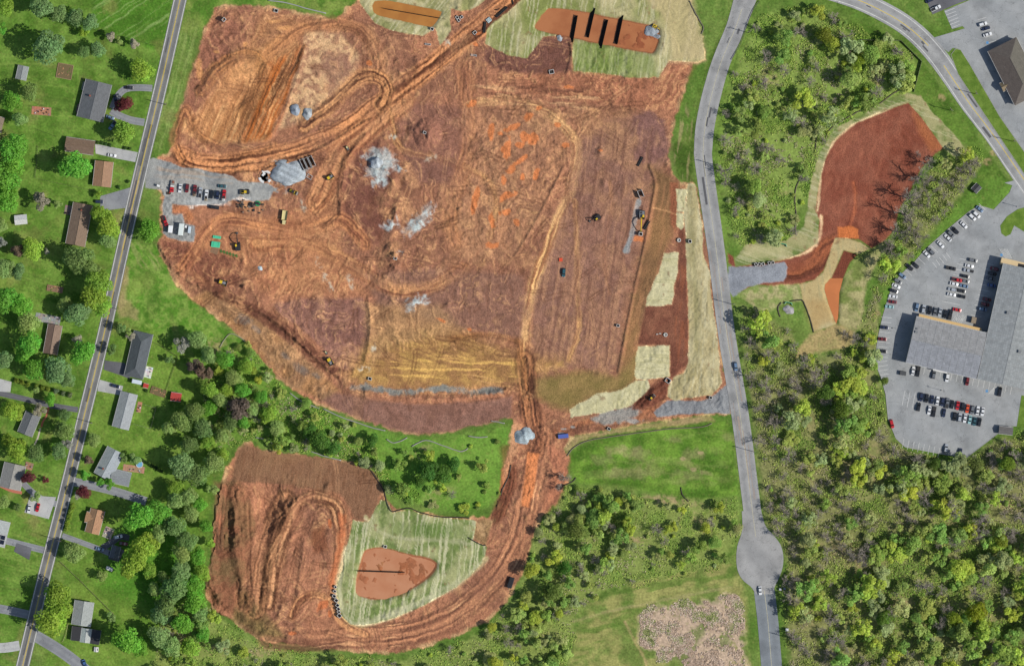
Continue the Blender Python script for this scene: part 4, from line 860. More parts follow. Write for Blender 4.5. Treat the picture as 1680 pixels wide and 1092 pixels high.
e, L, W, h = house([(140,131),(186,139),(168,201),(128,192)], (116,120,124), (190,186,178), 'grey shingled house with a long dark ridge beside the looped drive', rise=2.1, chim=(.1, .2))
deck(e, L*.32, W/2+.9, 4.5, 1.9, .4, (170,166,160)); deck(e, -L*.3, W/2+.9, 4.5, 1.9, .4, (140,120,110))
house([(110,223),(158,234),(153,253),(106,250)], (142,116,96), (196,180,160), 'two-tone brown roofed house at the end of a concrete drive', rise=1.5)
house([(154,262),(190,268),(179,309),(156,304)], (176,140,108), (200,184,160), 'tan roofed house half under a round green tree', rise=1.5)
house([(122,332),(152,337),(141,403),(107,402)], (150,126,106), (186,168,146), 'long brown roofed ranch house opposite the gravel yard', rise=1.9, chim=(.36, 0))
house([(78,528),(105,537),(92,583),(74,578)], (152,128,112), (190,176,160), 'brown roofed house hidden among green trees by its patio', rise=1.6)
e, L, W, h = house([(219,542),(254,548),(233,622),(206,616)], (98,104,106), (206,200,190), 'dark grey hip roofed house with a white rear patio', hip=1, rise=2.2)
MB().box((-L*.28, -W*.62, 1.5), (.1, .1, .1)).build('tap', M['metal'], e)
e, L, W, h = house([(200,641),(226,647),(212,706),(184,698)], (176,182,184), (216,214,208), 'pale grey roofed house with a fenced back lawn', rise=1.8)
e, L, W, h = house([(177,732),(205,743),(182,787),(154,776)], (176,184,184), (210,206,198), 'pale grey roofed house with a rear wing and round pool', rise=1.9, chim=(-.25, .15))
wing(e, (-L*.18, -W*.72), 8.5, 9.5, 2.6, 1.5, (160,164,166), (210,206,198)) if False else None
house([(188,770),(218,774),(211,799),(178,788)], (160,164,166), (206,204,196), 'low grey roofed rear annex joined to the pale house with a pool', rise=1.2, h=2.5, vents=1, name='annex', cat='annex')
e, L, W, h = house([(150,828),(173,842),(160,880),(143,868)], (190,148,112), (214,196,170), 'tan roofed cottage with a front cross gable and cluttered patio', rise=1.8)
wing(e, (L*.1, W*.42), 4.5, 5.0, 2.6, 1.4, (186,146,110), (214,196,170))
e, L, W, h = house([(124,981),(155,989),(149,1028),(118,1022)], (176,180,178), (210,206,196), 'light grey roofed house with a dark flat lean-to beside the big yard tree', rise=1.8)
house([(134,1028),(152,1031),(147,1054),(133,1052)], (196,200,200), (206,204,198), 'narrow white roofed link joined to two dark flat bays', rise=.8, h=2.6, vents=0, oh=.2, name='annex', cat='annex')
for c4, lb in (([(119,1025),(136,1028),(133,1052),(117,1048)], 'dark flat roofed bay on the road side of the white link'), ([(152,1031),(167,1033),(163,1057),(148,1054)], 'dark flat roofed bay on the garden side of the white link')):
    c, L, W, rz = frame(c4); keep_box(c4); e = empty('carport', (c.x, c.y, 0), rz); tag(e, lb, 'carport')
    MB().box((0, 0, 2.45), (L, W, .16)).build('roof_deck', M['any'], e, lin((58,58,60)))
    for sx in (-1, 1):
        MB().box((sx*L*.0, sx*(W/2-.05), 2.56), (L, .1, .1)).build('roof_edge', M['any'], e, lin((150,150,148)))
        for sy in (-1, 1): MB().box((sx*(L/2-.15), sy*(W/2-.15), 1.15), (.16, .16, 2.5)).build('post', M['white'], e)
house([(45,675),(66,681),(55,718),(28,706)], (128,132,136), (200,196,188), 'dark grey roofed house behind a curving brick path', rise=1.7)
e, L, W, h = house([(10,756),(42,765),(35,806),(-2,796)], (164,162,156), (176,96,78), 'beige roofed brick house beside a dark red tree', rise=1.9)
e, L, W, h = house([(-25,846),(18,857),(9,897),(-32,888)], (206,206,202), (214,212,206), 'white roofed house carrying rows of dark solar panels', rise=1.3)
for k in range(5):
    for j in range(2):
        x = -L*.38 + k*L*.19; y = -W*.14 - j*W*.2; zz = h + 1.3*(1-abs(y)/(W/2+.45)) + .08
        p = MB().box((0, 0, 0), (L*.17, W*.18, .05)).build('solar_panel', M['solar'], e); p.location = (x, y, zz); p.rotation_euler = (math.atan2(1.3, W/2+.45), 0, 0)
house([(-30,186),(2,186),(9,194),(4,217),(-30,215)][:0] or [(-24,186),(9,194),(3,218),(-30,210)], (170,152,128), (196,184,166), 'tan roofed house end under trees far from the road', rise=1.5)
# sheds
def shed(c4, rc, wc, label, h=2.1, rise=.8, name='garden_shed', cat='shed'):
    c, L, W, rz = frame(c4); keep_box(c4, 1); e = empty(name, (c.x, c.y, 0), rz); tag(e, label, cat)
    walls(e, L-.4, W-.4, h, rise, wc); gable(e, L-.4, W-.4, h, rise, rc, .2)
    MB().box((0, -W/2+.16, .95), (1.2, .06, 1.8)).build('door', M['white'], e); return e
shed([(31,106),(48,111),(43,133),(26,130)], (162,164,164), (170,160,150), 'grey roofed garden shed near the timber framed vegetable bed')
shed([(24,354),(45,352),(45,367),(25,369)], (226,228,226), (220,220,216), 'white roofed garden shed alone on a lawn')
shed([(281,643),(299,645),(297,659),(280,656)], (214,84,74), (190,180,170), 'red roofed garden shed on the back lawn')
shed([(236,628),(245,630),(243,637),(235,635)], (214,76,66), (190,180,170), 'tiny red roofed playhouse by the parked camper', h=1.3, rise=.5)
shed([(184,893),(200,896),(193,917),(181,913)], (120,122,126), (150,146,140), 'grey roofed garage shed at the end of a dark drive')
shed([(1592,310),(1601,301),(1611,307),(1601,318)], (84,84,86), (120,110,100), 'small dark gabled shed on the lawn above the car park')
shed([(1639,698),(1662,701),(1660,713),(1637,711)], (122,118,116), (130,126,122), 'long brown-grey shed at the car park corner by the trees', h=2.6)
shed([(155,1060),(162,1061),(161,1069),(155,1068)], (236,236,232), (226,226,222), 'small white topped garden box behind the light grey house', h=1.2, rise=.3)
# big warehouse: two wings of pale sheet roofing
def big_roof(e, pts, z, rise, rc, name='roof_slope'):
    """pts: local rectangle L x W about 0; ridge along x"""
    L, W = pts; gable(e, L, W, z, rise, rc, .3, name=name, mat='sheet_roof')
def warehouse(c4, h, rise, label, wc=(206,196,176), seams=0):
    c, L, W, rz = frame(c4); keep_box(c4); e = empty('warehouse', (c.x, c.y, 0), rz); tag(e, label, 'building')
    L -= .6; W -= .6
    walls(e, L, W, h, rise, wc); big_roof(e, (L, W), h, rise, (160,163,164))
    n = int(L/3.6)
    for s in (-1, 1):          # raised standing seams, one for each joint
        for k in range(1, n):
            x = -L/2 + k*L/n; a = W/2+.3
            MB().add([(x-.05, 0, h+rise+.02), (x+.05, 0, h+rise+.02), (x+.05, s*a, h-.06), (x-.05, s*a, h-.06), (x-.05, 0, h+rise+.10), (x+.05, 0, h+rise+.10), (x+.05, s*a, h+.02), (x-.05, s*a, h+.02)],
                     [(4,5,6,7),(0,4,7,3),(1,2,6,5),(3,7,6,2)] if s < 0 else [(7,6,5,4),(3,7,4,0),(5,6,2,1),(2,6,7,3)]).build('roof_seam', M['any'], e, lin((176,178,178)))
    nd = int(L/9)
    for s in (-1, 1):
        for k in range(nd):
            x = -L/2 + (k+.5)*L/nd; MB().box((x, s*(W/2+.04), 1.5), (2.6, .08, 3.0)).build('shutter_door', M['any'], e, lin((150,150,150)))
    return e, L, W
e, L, W = warehouse([(1644,432),(1724,450),(1682,639),(1601,621)], 7.6, 1.0, 'long pale metal roofed warehouse wing at the edge of the car park')
for x, y in ((.1, .2), (-.2, -.2), (.3, -.15)): MB().box((L*x, W*y, 8.7), (1.6, 1.6, 1.1)).build('roof_unit', M['metal'], e)
e2, L, W = warehouse([(1500,518),(1617,546),(1600,621),(1486,595)], 7.2, .9, 'shorter pale metal roofed warehouse wing set square to the long wing')
MB().box((-L*.46, W*.18, 7.9), (1.5, 1.2, 1.0)).build('roof_unit', M['metal'], e2); MB().box((-L*.46, W*.25, 7.8), (.9, .9, .8)).build('roof_unit', M['metal'], e2)
MB().box((-L*.02, W/2+1.1, 3.4), (L*.9, 1.9, .25)).build('canopy', M['any'], e2, lin((222,186,126)))
for k in range(7): MB().box((-L*.4+k*L*.13, W/2+1.9, 1.6), (.2, .2, 3.3)).build('canopy_post', M['metal'], e2)
MB().box((0, -W/2-.5, 3.0), (8, 1.0, .2)).build('canopy', M['white'], e2)
c = empty('entrance_block', P(1666,434), math.atan2(-17, 76)); tag(c, 'tan flat topped entrance block at the head of the long warehouse wing', 'building')
MB().box((0, 0, 2.9), (17, 3.4, 5.8)).build('wall', M['wall'], c, lin((214,190,150))); MB().box((0, 0, 5.88), (17.3, 3.7, .2)).build('parapet', M['any'], c, lin((222,196,150))); MB().box((4.5, -.2, 6.0), (7.5, 2.0, .1)).build('roof_hatch', M['black'], c)
# office building with a brown hip roof
c4 = [(1619,85),(1666,62),(1711,151),(1663,174)]
e, L, W, h = house(c4, (118,110,102), (196,182,164), 'brown hip roofed office building with a porch gable', hip=1, rise=4.2, h=4.6, oh=.6, cat='office', name='office_building')
wing(e, (-L*.14, W/2-.5), 5.5, 4.2, 3.6, 1.7, (150,132,104), (200,186,168))
# ------------------------------------------------------------------ cars
m, t, b = newmat('car_paint', .3, .5); b.inputs['Coat Weight'].default_value = .6; b.inputs['Coat Roughness'].default_value = .08
oi = N(t, 'ShaderNodeObjectInfo').outputs['Color']
t.links.new(mulc(t, oi, mapr(t, noise(t, gco(t), 2.5, 3), .25, .75, .92, 1.06)), b.inputs['Base Color']); M['paint'] = m
M['tyre'] = flat_mat('tyre_rubber', (34,34,34), .9, .1); M['car_glass'] = flat_mat('car_glass', (26,30,34), .08, .05, spec=.7)
M['lamp'] = flat_mat('headlamp_lens', (220,222,216), .15, .05, spec=.6); M['tail'] = flat_mat('tail_lamp', (170,30,26), .3, .05); M['trim'] = flat_mat('dark_trim', (46,46,48), .6, .1)
def quad(pts): return MB().add(pts, [(0,1,2,3)])
def car_parts(kind):
    """list of (part, mesh, material, painted) for a car facing +x, wheels on z=0"""
    P_ = []
    D = dict(sedan=(4.7, 1.82, .95, 1.44, (-1.75, -1.1, .35, 1.05)), suv=(4.75, 1.9, 1.08, 1.74, (-2.2, -1.85, .45, 1.15)), van=(5.2, 2.0, 1.15, 2.0, (-2.5, -2.35, 1.2, 1.85)), pickup=(5.7, 1.98, 1.1, 1.86, (-.55, -.35, .95, 1.6)))[kind]
    L, W, hb, ht, (x0, x1, x2, x3) = D; a = L/2; w = W/2
    # lower body with rounded nose and tail in plan and profile
    def sec(x, hw, zb, zt): return [(x, -hw, zb), (x, -hw*1.0, zt-.18), (x, -hw*.9, zt), (x, hw*.9, zt), (x, hw, zt-.18), (x, hw, zb)]
    bedz = hb-.0
    secs = [sec(-a, w*.8, .45, hb-.12), sec(-a+.18, w*.97, .3, hb-.02), sec(-a+.9, w, .26, hb), sec(0, w, .26, hb), sec(a-1.1, w, .26, hb-.04), sec(a-.35, w*.94, .3, hb-.16), sec(a, w*.74, .42, hb-.3)]
    if kind == 'pickup': secs = [sec(-a, w*.97, .5, hb-.02), sec(-a+.15, w, .4, hb), sec(-.6, w, .35, hb), sec(0, w, .35, hb), sec(a-1.2, w, .35, hb+.04), sec(a-.3, w*.95, .36, hb-.04), sec(a, w*.82, .45, hb-.2)]
    mb = MB(); vs = [v for s in secs for v in s]; n = 6; fs = []
    for i in range(len(secs)-1):
        for k in range(n): k2 = (k+1) % n; fs.append((i*n+k, (i+1)*n+k, (i+1)*n+k2, i*n+k2))
    fs += [tuple(range(n))[::-1], tuple((len(secs)-1)*n+k for k in range(n))]; mb.add(vs, [f[::-1] for f in fs])
    P_.append(('body', mb.mesh('car_body', M['paint']), True))
    g, wr = w*.86, w*.70
    P_.append(('roof', MB().add([(x1, -wr, ht), (x2, -wr, ht), (x2, wr, ht), (x1, wr, ht), (x1, -wr-.02, ht-.07), (x2, -wr-.02, ht-.07), (x2, wr+.02, ht-.07), (x1, wr+.02, ht-.07)], [(0,1,2,3),(0,4,5,1),(2,6,7,3),(1,5,6,2),(3,7,4,0)]).mesh('car_roof', M['paint']), True))
    z0 = hb-.02
    P_.append(('windscreen', quad([(x3, -g, z0), (x3, g, z0), (x2, wr, ht-.03), (x2, -wr, ht-.03)]).mesh('windscreen', M['car_glass']), False))
    P_.append(('rear_window', quad([(x0, g, z0), (x0, -g, z0), (x1, -wr, ht-.03), (x1, wr, ht-.03)]).mesh('rear_window', M['car_glass']), False))
    for s in (-1, 1):
        pts = [(x0, s*g, z0), (x3, s*g, z0), (x2, s*wr, ht-.04), (x1, s*wr, ht-.04)]
        P_.append(('side_window', quad(pts if s < 0 else pts[::-1]).mesh('side_window', M['car_glass']), False))
    r = .33 if kind == 'sedan' else .38
    for sx in (-a+.95, a-.95):
        for s in (-1, 1): P_.append(('wheel', MB().cyl((sx, s*(w-.1), r), r, .24, 'y', 12).mesh('wheel', M['tyre']), False))
    for s in (-1, 1):
        P_.append(('headlight', MB().box((a-.1, s*w*.6, hb-.34), (.2, .36, .16)).mesh('headlight', M['lamp']), False))
        P_.append(('tail_light', MB().box((-a+.04, s*w*.68, hb-.28), (.12, .3, .2)).mesh('tail_light', M['tail']), False))
    if kind == 'pickup': P_.append(('cargo_bed', MB().box((-a/2-.28, 0, hb+.015), (a-.75, W*.78, .03)).mesh('cargo_bed', M['trim']), False))
    for s in (-1, 1): P_.append(('door_mirror', MB().box((x3-.25, s*(w+.08), hb+.05), (.14, .2, .14)).mesh('door_mirror', M['paint']), True))
    return P_
CARS = {k: car_parts(k) for k in ('sedan', 'suv', 'van', 'pickup')}
COL = dict(white=(232,234,234), silver=(176,182,188), grey=(112,116,120), black=(34,36,40), navy=(40,50,76), blue=(70,104,160), steel=(110,136,164), red=(196,30,36), maroon=(120,34,38), orange=(224,84,34), teal=(50,92,100), mint=(156,200,200), tan=(160,140,116))
KN = dict(sedan='saloon car', suv='SUV', van='van', pickup='pickup truck')
NAMES = dict(sedan='parked_car', suv='parked_car', van='parked_van', pickup='pickup_truck')
used_labels = {}
def car(px, py, ang, colr, kind, label, group, z=.024, flip=False, name=None):
    e = empty(name or NAMES[kind], P(px, py, max(z, Hz(px, py)) if z is not None else Hz(px, py)), -R(ang) + (math.pi if flip else 0))
    tag(e, label, 'car' if kind in ('sedan', 'suv') else ('van' if kind == 'van' else 'pickup truck'), group)
    for nm, me, pt in CARS[kind]: mobj(nm, me, e, None, lin(COL[colr]) if pt else None)
    return e
def row(items, where, group, z=.024):
    """items along one row: colour, kind; label names the neighbour so that each can be told apart"""
    labs = []
    for i, (x, y, a, c, k) in enumerate(items):
        nb = []
        if i > 0: nb.append(items[i-1]); 
        if i < len(items)-1: nb.append(items[i+1])
        if len(nb) == 2: s = f"{c} {KN[k]} {where} between {nb[0][3]} and {nb[1][3]}"
        elif nb: s = f"{c} {KN[k]} ending the row {where} by {nb[0][3]}"
        else: s = f"{c} {KN[k]} {where}"
        labs.append(s)
    for (x, y, a, c, k), s in zip(items, labs): car(x, y, a, c, k, s, group, z, flip=rng.random() < .35)
row([(1607,343,40,'steel','sedan'),(1602,352,42,'white','suv'),(1595,356,42,'white','suv'),(1581,369,45,'white','sedan'),(1567,378,45,'black','suv'),(1560,384,45,'grey','suv'),(1555,390,45,'white','sedan'),(1543,401,46,'white','sedan'),(1527,412,46,'grey','suv'),(1520,417,46,'white','sedan'),(1502,435,42,'black','sedan'),(1492,438,42,'black','suv'),(1480,452,37,'steel','suv'),(1473,461,30,'grey','suv'),(1470,469,26,'white','sedan'),(1466,477,18,'black','sedan'),(1465,486,8,'white','sedan'),(1464,495,8,'maroon','sedan'),(1459,503,6,'mint','sedan'),(1451,537,5,'navy','sedan'),(1448,556,5,'maroon','sedan'),(1448,576,5,'black','sedan')], 'along the grass bank', 'cars parked along the grass bank')
row([(1596,427,12,'grey','suv'),(1590,436,12,'white','sedan'),(1589,444,12,'silver','pickup'),(1583,453,12,'black','sedan'),(1583,461,12,'grey','sedan'),(1581,469,12,'steel','sedan'),(1577,477,12,'black','suv'),(1577,486,12,'black','sedan')], 'in the double row near the warehouse', 'cars parked in the double row')
row([(1560,440,12,'black','pickup'),(1570,459,12,'red','pickup'),(1565,465.5,12,'white','sedan'),(1562,475,12,'silver','suv'),(1561,483,12,'white','sedan')], 'in the double row towards the bank', 'cars parked in the double row')
row([(1631,441,12,'maroon','suv'),(1628,449,12,'black','sedan'),(1626,457,12,'grey','sedan'),(1627,468,12,'blue','sedan'),(1619,491,12,'maroon','sedan'),(1616,499,12,'maroon','suv'),(1612,507,12,'steel','suv')], "in the long wing's shadow", 'cars parked in the warehouse shadow')
row([(1504,504,102,'steel','suv'),(1515,507,102,'silver','suv'),(1525,509,102,'black','suv'),(1534,511,102,'grey','sedan'),(1542,512,102,'silver','sedan'),(1550.5,515,102,'black','sedan'),(1559,516,102,'black','pickup')], 'facing the tan canopy', 'cars parked facing the tan canopy')
car(1570, 508, 12, 'red', 'sedan', 'red saloon car alone at the end of the tan canopy row', None)
row([(1498,608,100,'white','sedan'),(1506,609,100,'black','pickup'),(1532,614,100,'grey','suv'),(1554,619,100,'white','suv'),(1587,625,100,'maroon','suv'),(1640,642,100,'black','van')], 'against the south wall', 'cars parked against the south wall of the warehouse')
row([(1511,651,100,'navy','suv'),(1520,653,100,'black','suv'),(1529,655,100,'navy','sedan'),(1538,657,100,'white','sedan'),(1546,659,100,'navy','suv'),(1554,661,100,'grey','pickup'),(1562,663,100,'black','sedan'),(1571,665,100,'red','sedan'),(1579,667,100,'black','suv'),(1587,670,100,'orange','sedan'),(1595,672,100,'grey','suv'),(1604,673,100,'white','sedan'),(1612,675,100,'white','sedan')], 'in the south lot upper row', 'cars in the upper row of the south lot')
row([(1507,667,100,'black','suv'),(1524.5,672.6,100,'white','sedan'),(1532,675,100,'black','pickup'),(1548.6,677,100,'navy','sedan'),(1566,683,100,'black','suv'),(1574.5,684.5,100,'silver','suv'),(1583,686,100,'white','sedan'),(1591,688,100,'mint','sedan'),(1598.6,691,100,'teal','sedan'),(1606.7,691.7,100,'black','suv')], 'in the south lot lower row', 'cars in the lower row of the south lot')
row([(1552,735,100,'silver','suv'),(1575,742,100,'navy','sedan')], 'at the wooded south kerb', 'cars under the trees at the south kerb')
car(1463, 695, 75, 'red', 'suv', 'red SUV by the trees at the west kerb', None)
car(1535, 14, -25, 'white', 'pickup', 'white pickup truck in the small dark car park', None, .03); car(1525, 1, -25, 'navy', 'sedan', 'navy saloon car behind the white pickup in the dark car park', None, .03)
row([(1612,40,-17,'white','suv'),(1617,47,-17,'navy','sedan'),(1620,57,-17,'white','sedan')], 'by the office building', 'cars by the office building')
# works cars in the gravel yard
YG = 'works vehicles lined up in the gravel yard'
for x, y, a, c, k, l, fl in ((295.5,309,97,'white','sedan','white saloon car in the gravel yard beside the red flatbed',0),(307,309,97,'maroon','suv','maroon SUV in the gravel yard beside a white saloon',0),(319.5,312,97,'maroon','pickup','dark red pickup truck with a loaded bed in the gravel yard',1),(328.6,316,97,'silver','pickup','silver pickup truck in the gravel yard beside a dark red one',1),(338.6,320,97,'white','pickup','white pickup truck in the gravel yard beside a black saloon',1),(347,319,97,'black','sedan','black saloon car in the gravel yard beside a white pickup',0),(357,320,97,'navy','suv','dark blue SUV in the gravel yard beside the last red pickup',0),(367.6,320,97,'red','pickup','bright red pickup truck with a pale load at the end of the yard row',1),(365,305.5,4,'teal','sedan','dark teal saloon car parked across the end of the yard row',0),(351,340,8,'black','pickup','long black pickup truck on the muddy edge of the gravel yard',1)):
    car(x, y, a, c, k, l, YG, .05, flip=bool(fl))
for x, y, c in ((367,328,(206,204,198)), (319,320,(120,100,80)), (338,328,(150,140,120))):
    o = MB().box((0,0,.15), (1.7,1.3,.3)).add([( -.7,-.5,.3),(.7,-.5,.3),(.7,.5,.3),(-.7,.5,.3),(0,0,.62)], [(0,1,4),(1,2,4),(2,3,4),(3,0,4)]).build('pickup_load', M['any'], None, lin(c)); o.location = P(x, y, Hz(x,y)+1.14)
    tag(o, {367: 'pale heap of material in the bed of the bright red pickup', 319: 'brown load in the bed of the dark red pickup', 338: 'tan load in the bed of the white pickup'}[x], 'load')
# red flatbed
def flatbed(px, py, ang, cab, bedc, label):
    e = empty('flatbed_truck', P(px, py, Hz(px, py)+.02), -R(ang)); tag(e, label, 'truck')
    MB().side([(.6,.5),(3.1,.5),(3.1,1.15),(2.2,1.25),(1.7,2.1),(.6,2.1)], -1.0, 1.0).build('cab', M['paint'], e, lin(cab))
    quad([(2.22,-.85,1.28),(2.22,.85,1.28),(1.74,.8,2.06),(1.74,-.8,2.06)]).build('windscreen', M['car_glass'], e)
    MB().box((-1.4,0,.95), (3.8,2.1,.12)).build('flat_bed', M['any'], e, lin(bedc)); MB().box((-.2,0,1.3), (.8,2.0,.6)).build('tool_box', M['any'], e, lin((226,226,222)))
    MB().box((-2.4,.3,1.25), (1.3,1.0,.5)).build('bed_cargo', M['any'], e, lin((150,96,76)))
    MB().box((0,0,.6), (6,.8,.2)).build('chassis', M['trim'], e)
    for x in (2.3,-2.0):
        for s in (-1,1): MB().cyl((x, s*.9, .42), .42, .28, 'y').build('wheel', M['tyre'], e)
    return e
flatbed(283, 306, 97, (210,34,38), (150,146,140), 'red cabbed flatbed truck with a white tool box at the row end')
# cars on roads and drives
car(1207, 601, 83, 'steel', 'suv', 'pale steel car driving along the pale road', None, .04); car(1247, 968, 86, 'white', 'sedan', 'white car driving just below the turning circle', None, .04)
car(925, 447, 95, 'teal', 'suv', 'dark teal SUV alone on the purple graded soil', None, None)
for x, y, a, c, k, l in ((212,144,4,'black','sedan','black car on the looped drive of the grey house'),(190,163,75,'navy','sedan','dark blue car half under the purple tree'),(181,193,20,'steel','sedan','pale blue car behind the grey house by the yellow-green tree'),(185,206,130,'steel','pickup','steel blue pickup truck under the yellow-green tree'),(184,255,8,'white','sedan','white car with dark glass on the concrete drive'),(163,331,4,'navy','suv','navy car parked at the long ranch house'),(190,633,14,'navy','suv','navy car on the short drive of the pale grey house'),(62,832,105,'red','sedan','red car on the concrete pad by the county road'),(48,834,100,'white','sedan','white car beside the red one on the concrete pad'),(194,880,-12,'white','suv','white car behind the tan cottage'),(164,900,14,'steel','sedan','pale blue car on the narrow drive of the tan cottage'),(203,891,8,'maroon','sedan','dark red car beside the grey garage shed'),(139,1088,70,'blue','sedan','blue and white car at the foot of the wide drive')):
    car(x, y, a, c, k, l, None, .03)
# camper, trailers, dumpsters
def boxy(name, px, py, ang, d, colr, label, cat, z=None, roofc=None, wheels=2):
    e = empty(name, P(px, py, Hz(px, py)+.02 if z is None else z), -R(ang)); tag(e, label, cat)
    L, W, H = d; b0 = .55 if wheels else .1
    MB().box((0,0,b0+H/2), (L,W,H)).build('body', M['any'], e, lin(colr)); MB().box((0,0,b0+H+.04), (L*.98,W*.96,.08), taper=(.96,.9)).build('roof_panel', M['any'], e, lin(roofc or colr))
    MB().box((L*.2,-W/2-.02,b0+H*.42), (.8,.05,H*.8)).build('door', M['any'], e, lin((190,190,188)))
    if wheels:
        for x in (-.5,.5):
            for s in (-1,1): MB().cyl((x, s*(W/2-.12), .35), .35, .22, 'y').build('wheel', M['tyre'], e)
        MB().box((L/2+.6,0,.5), (1.2,.12,.12)).build('tow_bar', M['metal'], e)
    else:
        for x in (-.4,.4): MB().box((x*L,0,.06), (.3,W*.9,.12)).build('skid', M['metal'], e)
    return e
boxy('camper', 225, 626, 12, (5.2,2.2,2.2), (214,226,232), 'white camper parked beside the hip roofed house', 'camper', .02)
boxy('cargo_trailer', 180, 932, 20, (3.6,1.9,1.7), (232,232,230), 'small white cargo trailer on the lawn near the tan cottage', 'trailer', .02)
boxy('storage_trailer', 280, 376, 96, (3.9,2.3,2.6), (240,242,242), 'short white storage trailer in the gravel yard', 'trailer')
boxy('site_office', 297.5, 376.5, 97, (6.4,2.6,3.0), (226,234,228), 'long pale site office trailer in the gravel yard', 'trailer')
boxy('storage_trailer', 311, 377, 97, (3.6,1.5,1.6), (206,220,228), 'narrow pale blue tank trailer beside the site office', 'trailer')
boxy('portable_toilet', 305, 372, 97, (1.2,1.2,2.2), (236,236,234), 'white portable toilet between the site office and tank trailer', 'toilet', wheels=0)
boxy('portable_toilet', 1291, 1032, 2, (1.5,1.5,2.3), (240,242,240), 'white cabinet on the verge south of the turning circle', 'cabinet', wheels=0, z=0)
car(271, 363, 70, 'red', 'pickup', 'red pickup truck tucked against the green tree in the gravel yard', None, .05)
boxy('dump_container', 924, 715, -6, (5.6,2.2,1.7), (84,104,176), 'blue container beside the south haul track', 'container', wheels=0)
boxy('storage_trailer', 838, 955, 108, (6.0,2.6,1.2), (36,38,42), 'black flat trailer parked on the southern haul track', 'trailer')
boxy('dumpster', 1481, 612, 8, (3.4,2.2,1.6), (78,80,82), 'grey dumpster near the warehouse corner', 'dumpster', .03, wheels=0)
boxy('dumpster', 1597, 525, 12, (2.6,3.4,2.4), (150,134,112), 'tan box container in the courtyard between the warehouse wings', 'container', .03, wheels=0)
for x, y, l in ((1280,966,'pale equipment cabinet on the verge by the turning circle'), (1287,965,'grey equipment cabinet beside the pale one on the verge')):
    boxy('utility_cabinet', x, y, 5, (1.3,1.1,1.4), (200,200,204) if x < 1285 else (150,156,164), l, 'cabinet', 0, wheels=0)
# stall lines painted on the car park
def stalls(a, b, n, dx, dy, ln):
    for k in range(n):
        t = k/(n-1); x, y = a[0]+(b[0]-a[0])*t, a[1]+(b[1]-a[1])*t
        seg_line('stall_line', lot, (x, y), (x+dx*ln, y+dy*ln), .5, M['white_line'], .037)
stalls((1483,720), (1542,734), 8, -.19, .98, 15); stalls((1485,640), (1510,646), 4, -.2, .98, 26); stalls((1518,600), (1660,633), 17, -.2, .98, 14)
stalls((1440,594), (1443,615), 4, .97, -.14, 16); stalls((1446,520), (1440,585), 9, .99, .08, 17)
stalls((1478,448), (1606,334), 19, .72, .70, 15); stalls((1530,430), (1552,414), 5, .6, .8, 12)
stalls((1603,430), (1575,500), 9, -.97, -.2, 30); stalls((1636,436), (1610,520), 11, -.97, -.2, 17); stalls((1500,497), (1580,516), 10, -.2, .98, 14)
for k in range(6): seg_line('hatch_line', lot, (1640+k*2.4,408), (1650+k*2.0,424), .5, M['white_line'], .037)
for k in range(6): seg_line('hatch_line', lot, (1568+k*3.2,518), (1560+k*3.2,530), .5, M['white_line'], .037)
for k in range(6): seg_line('hatch_line', lot, (1622+k*2,646), (1632+k*1.2,634), .5, M['white_line'], .037)
M['blue_line'] = flat_mat('blue_road_paint', (90,150,200), .6, .1)
for x, y in ((1643,418),(1619,641)): sheet_o = seg_line('access_bay_mark', lot, (x-2, y), (x+2, y+.4), 4, M['blue_line'], .038)
for k in range(6): seg_line('stall_line', nlot, (1550+k*2.2, 20+k*5.2), (1566+k*2.0, 14+k*5.2), .5, M['white_line'], .037)
seg_line('access_bay_mark', nlot, (1618,70), (1622,70.5), 4, M['blue_line'], .038)
for k in range(5): seg_line('stall_line', nlot, (1604+k*4, 33+k*9.5), (1618+k*4, 29+k*9.5), .5, M['white_line'], .037)
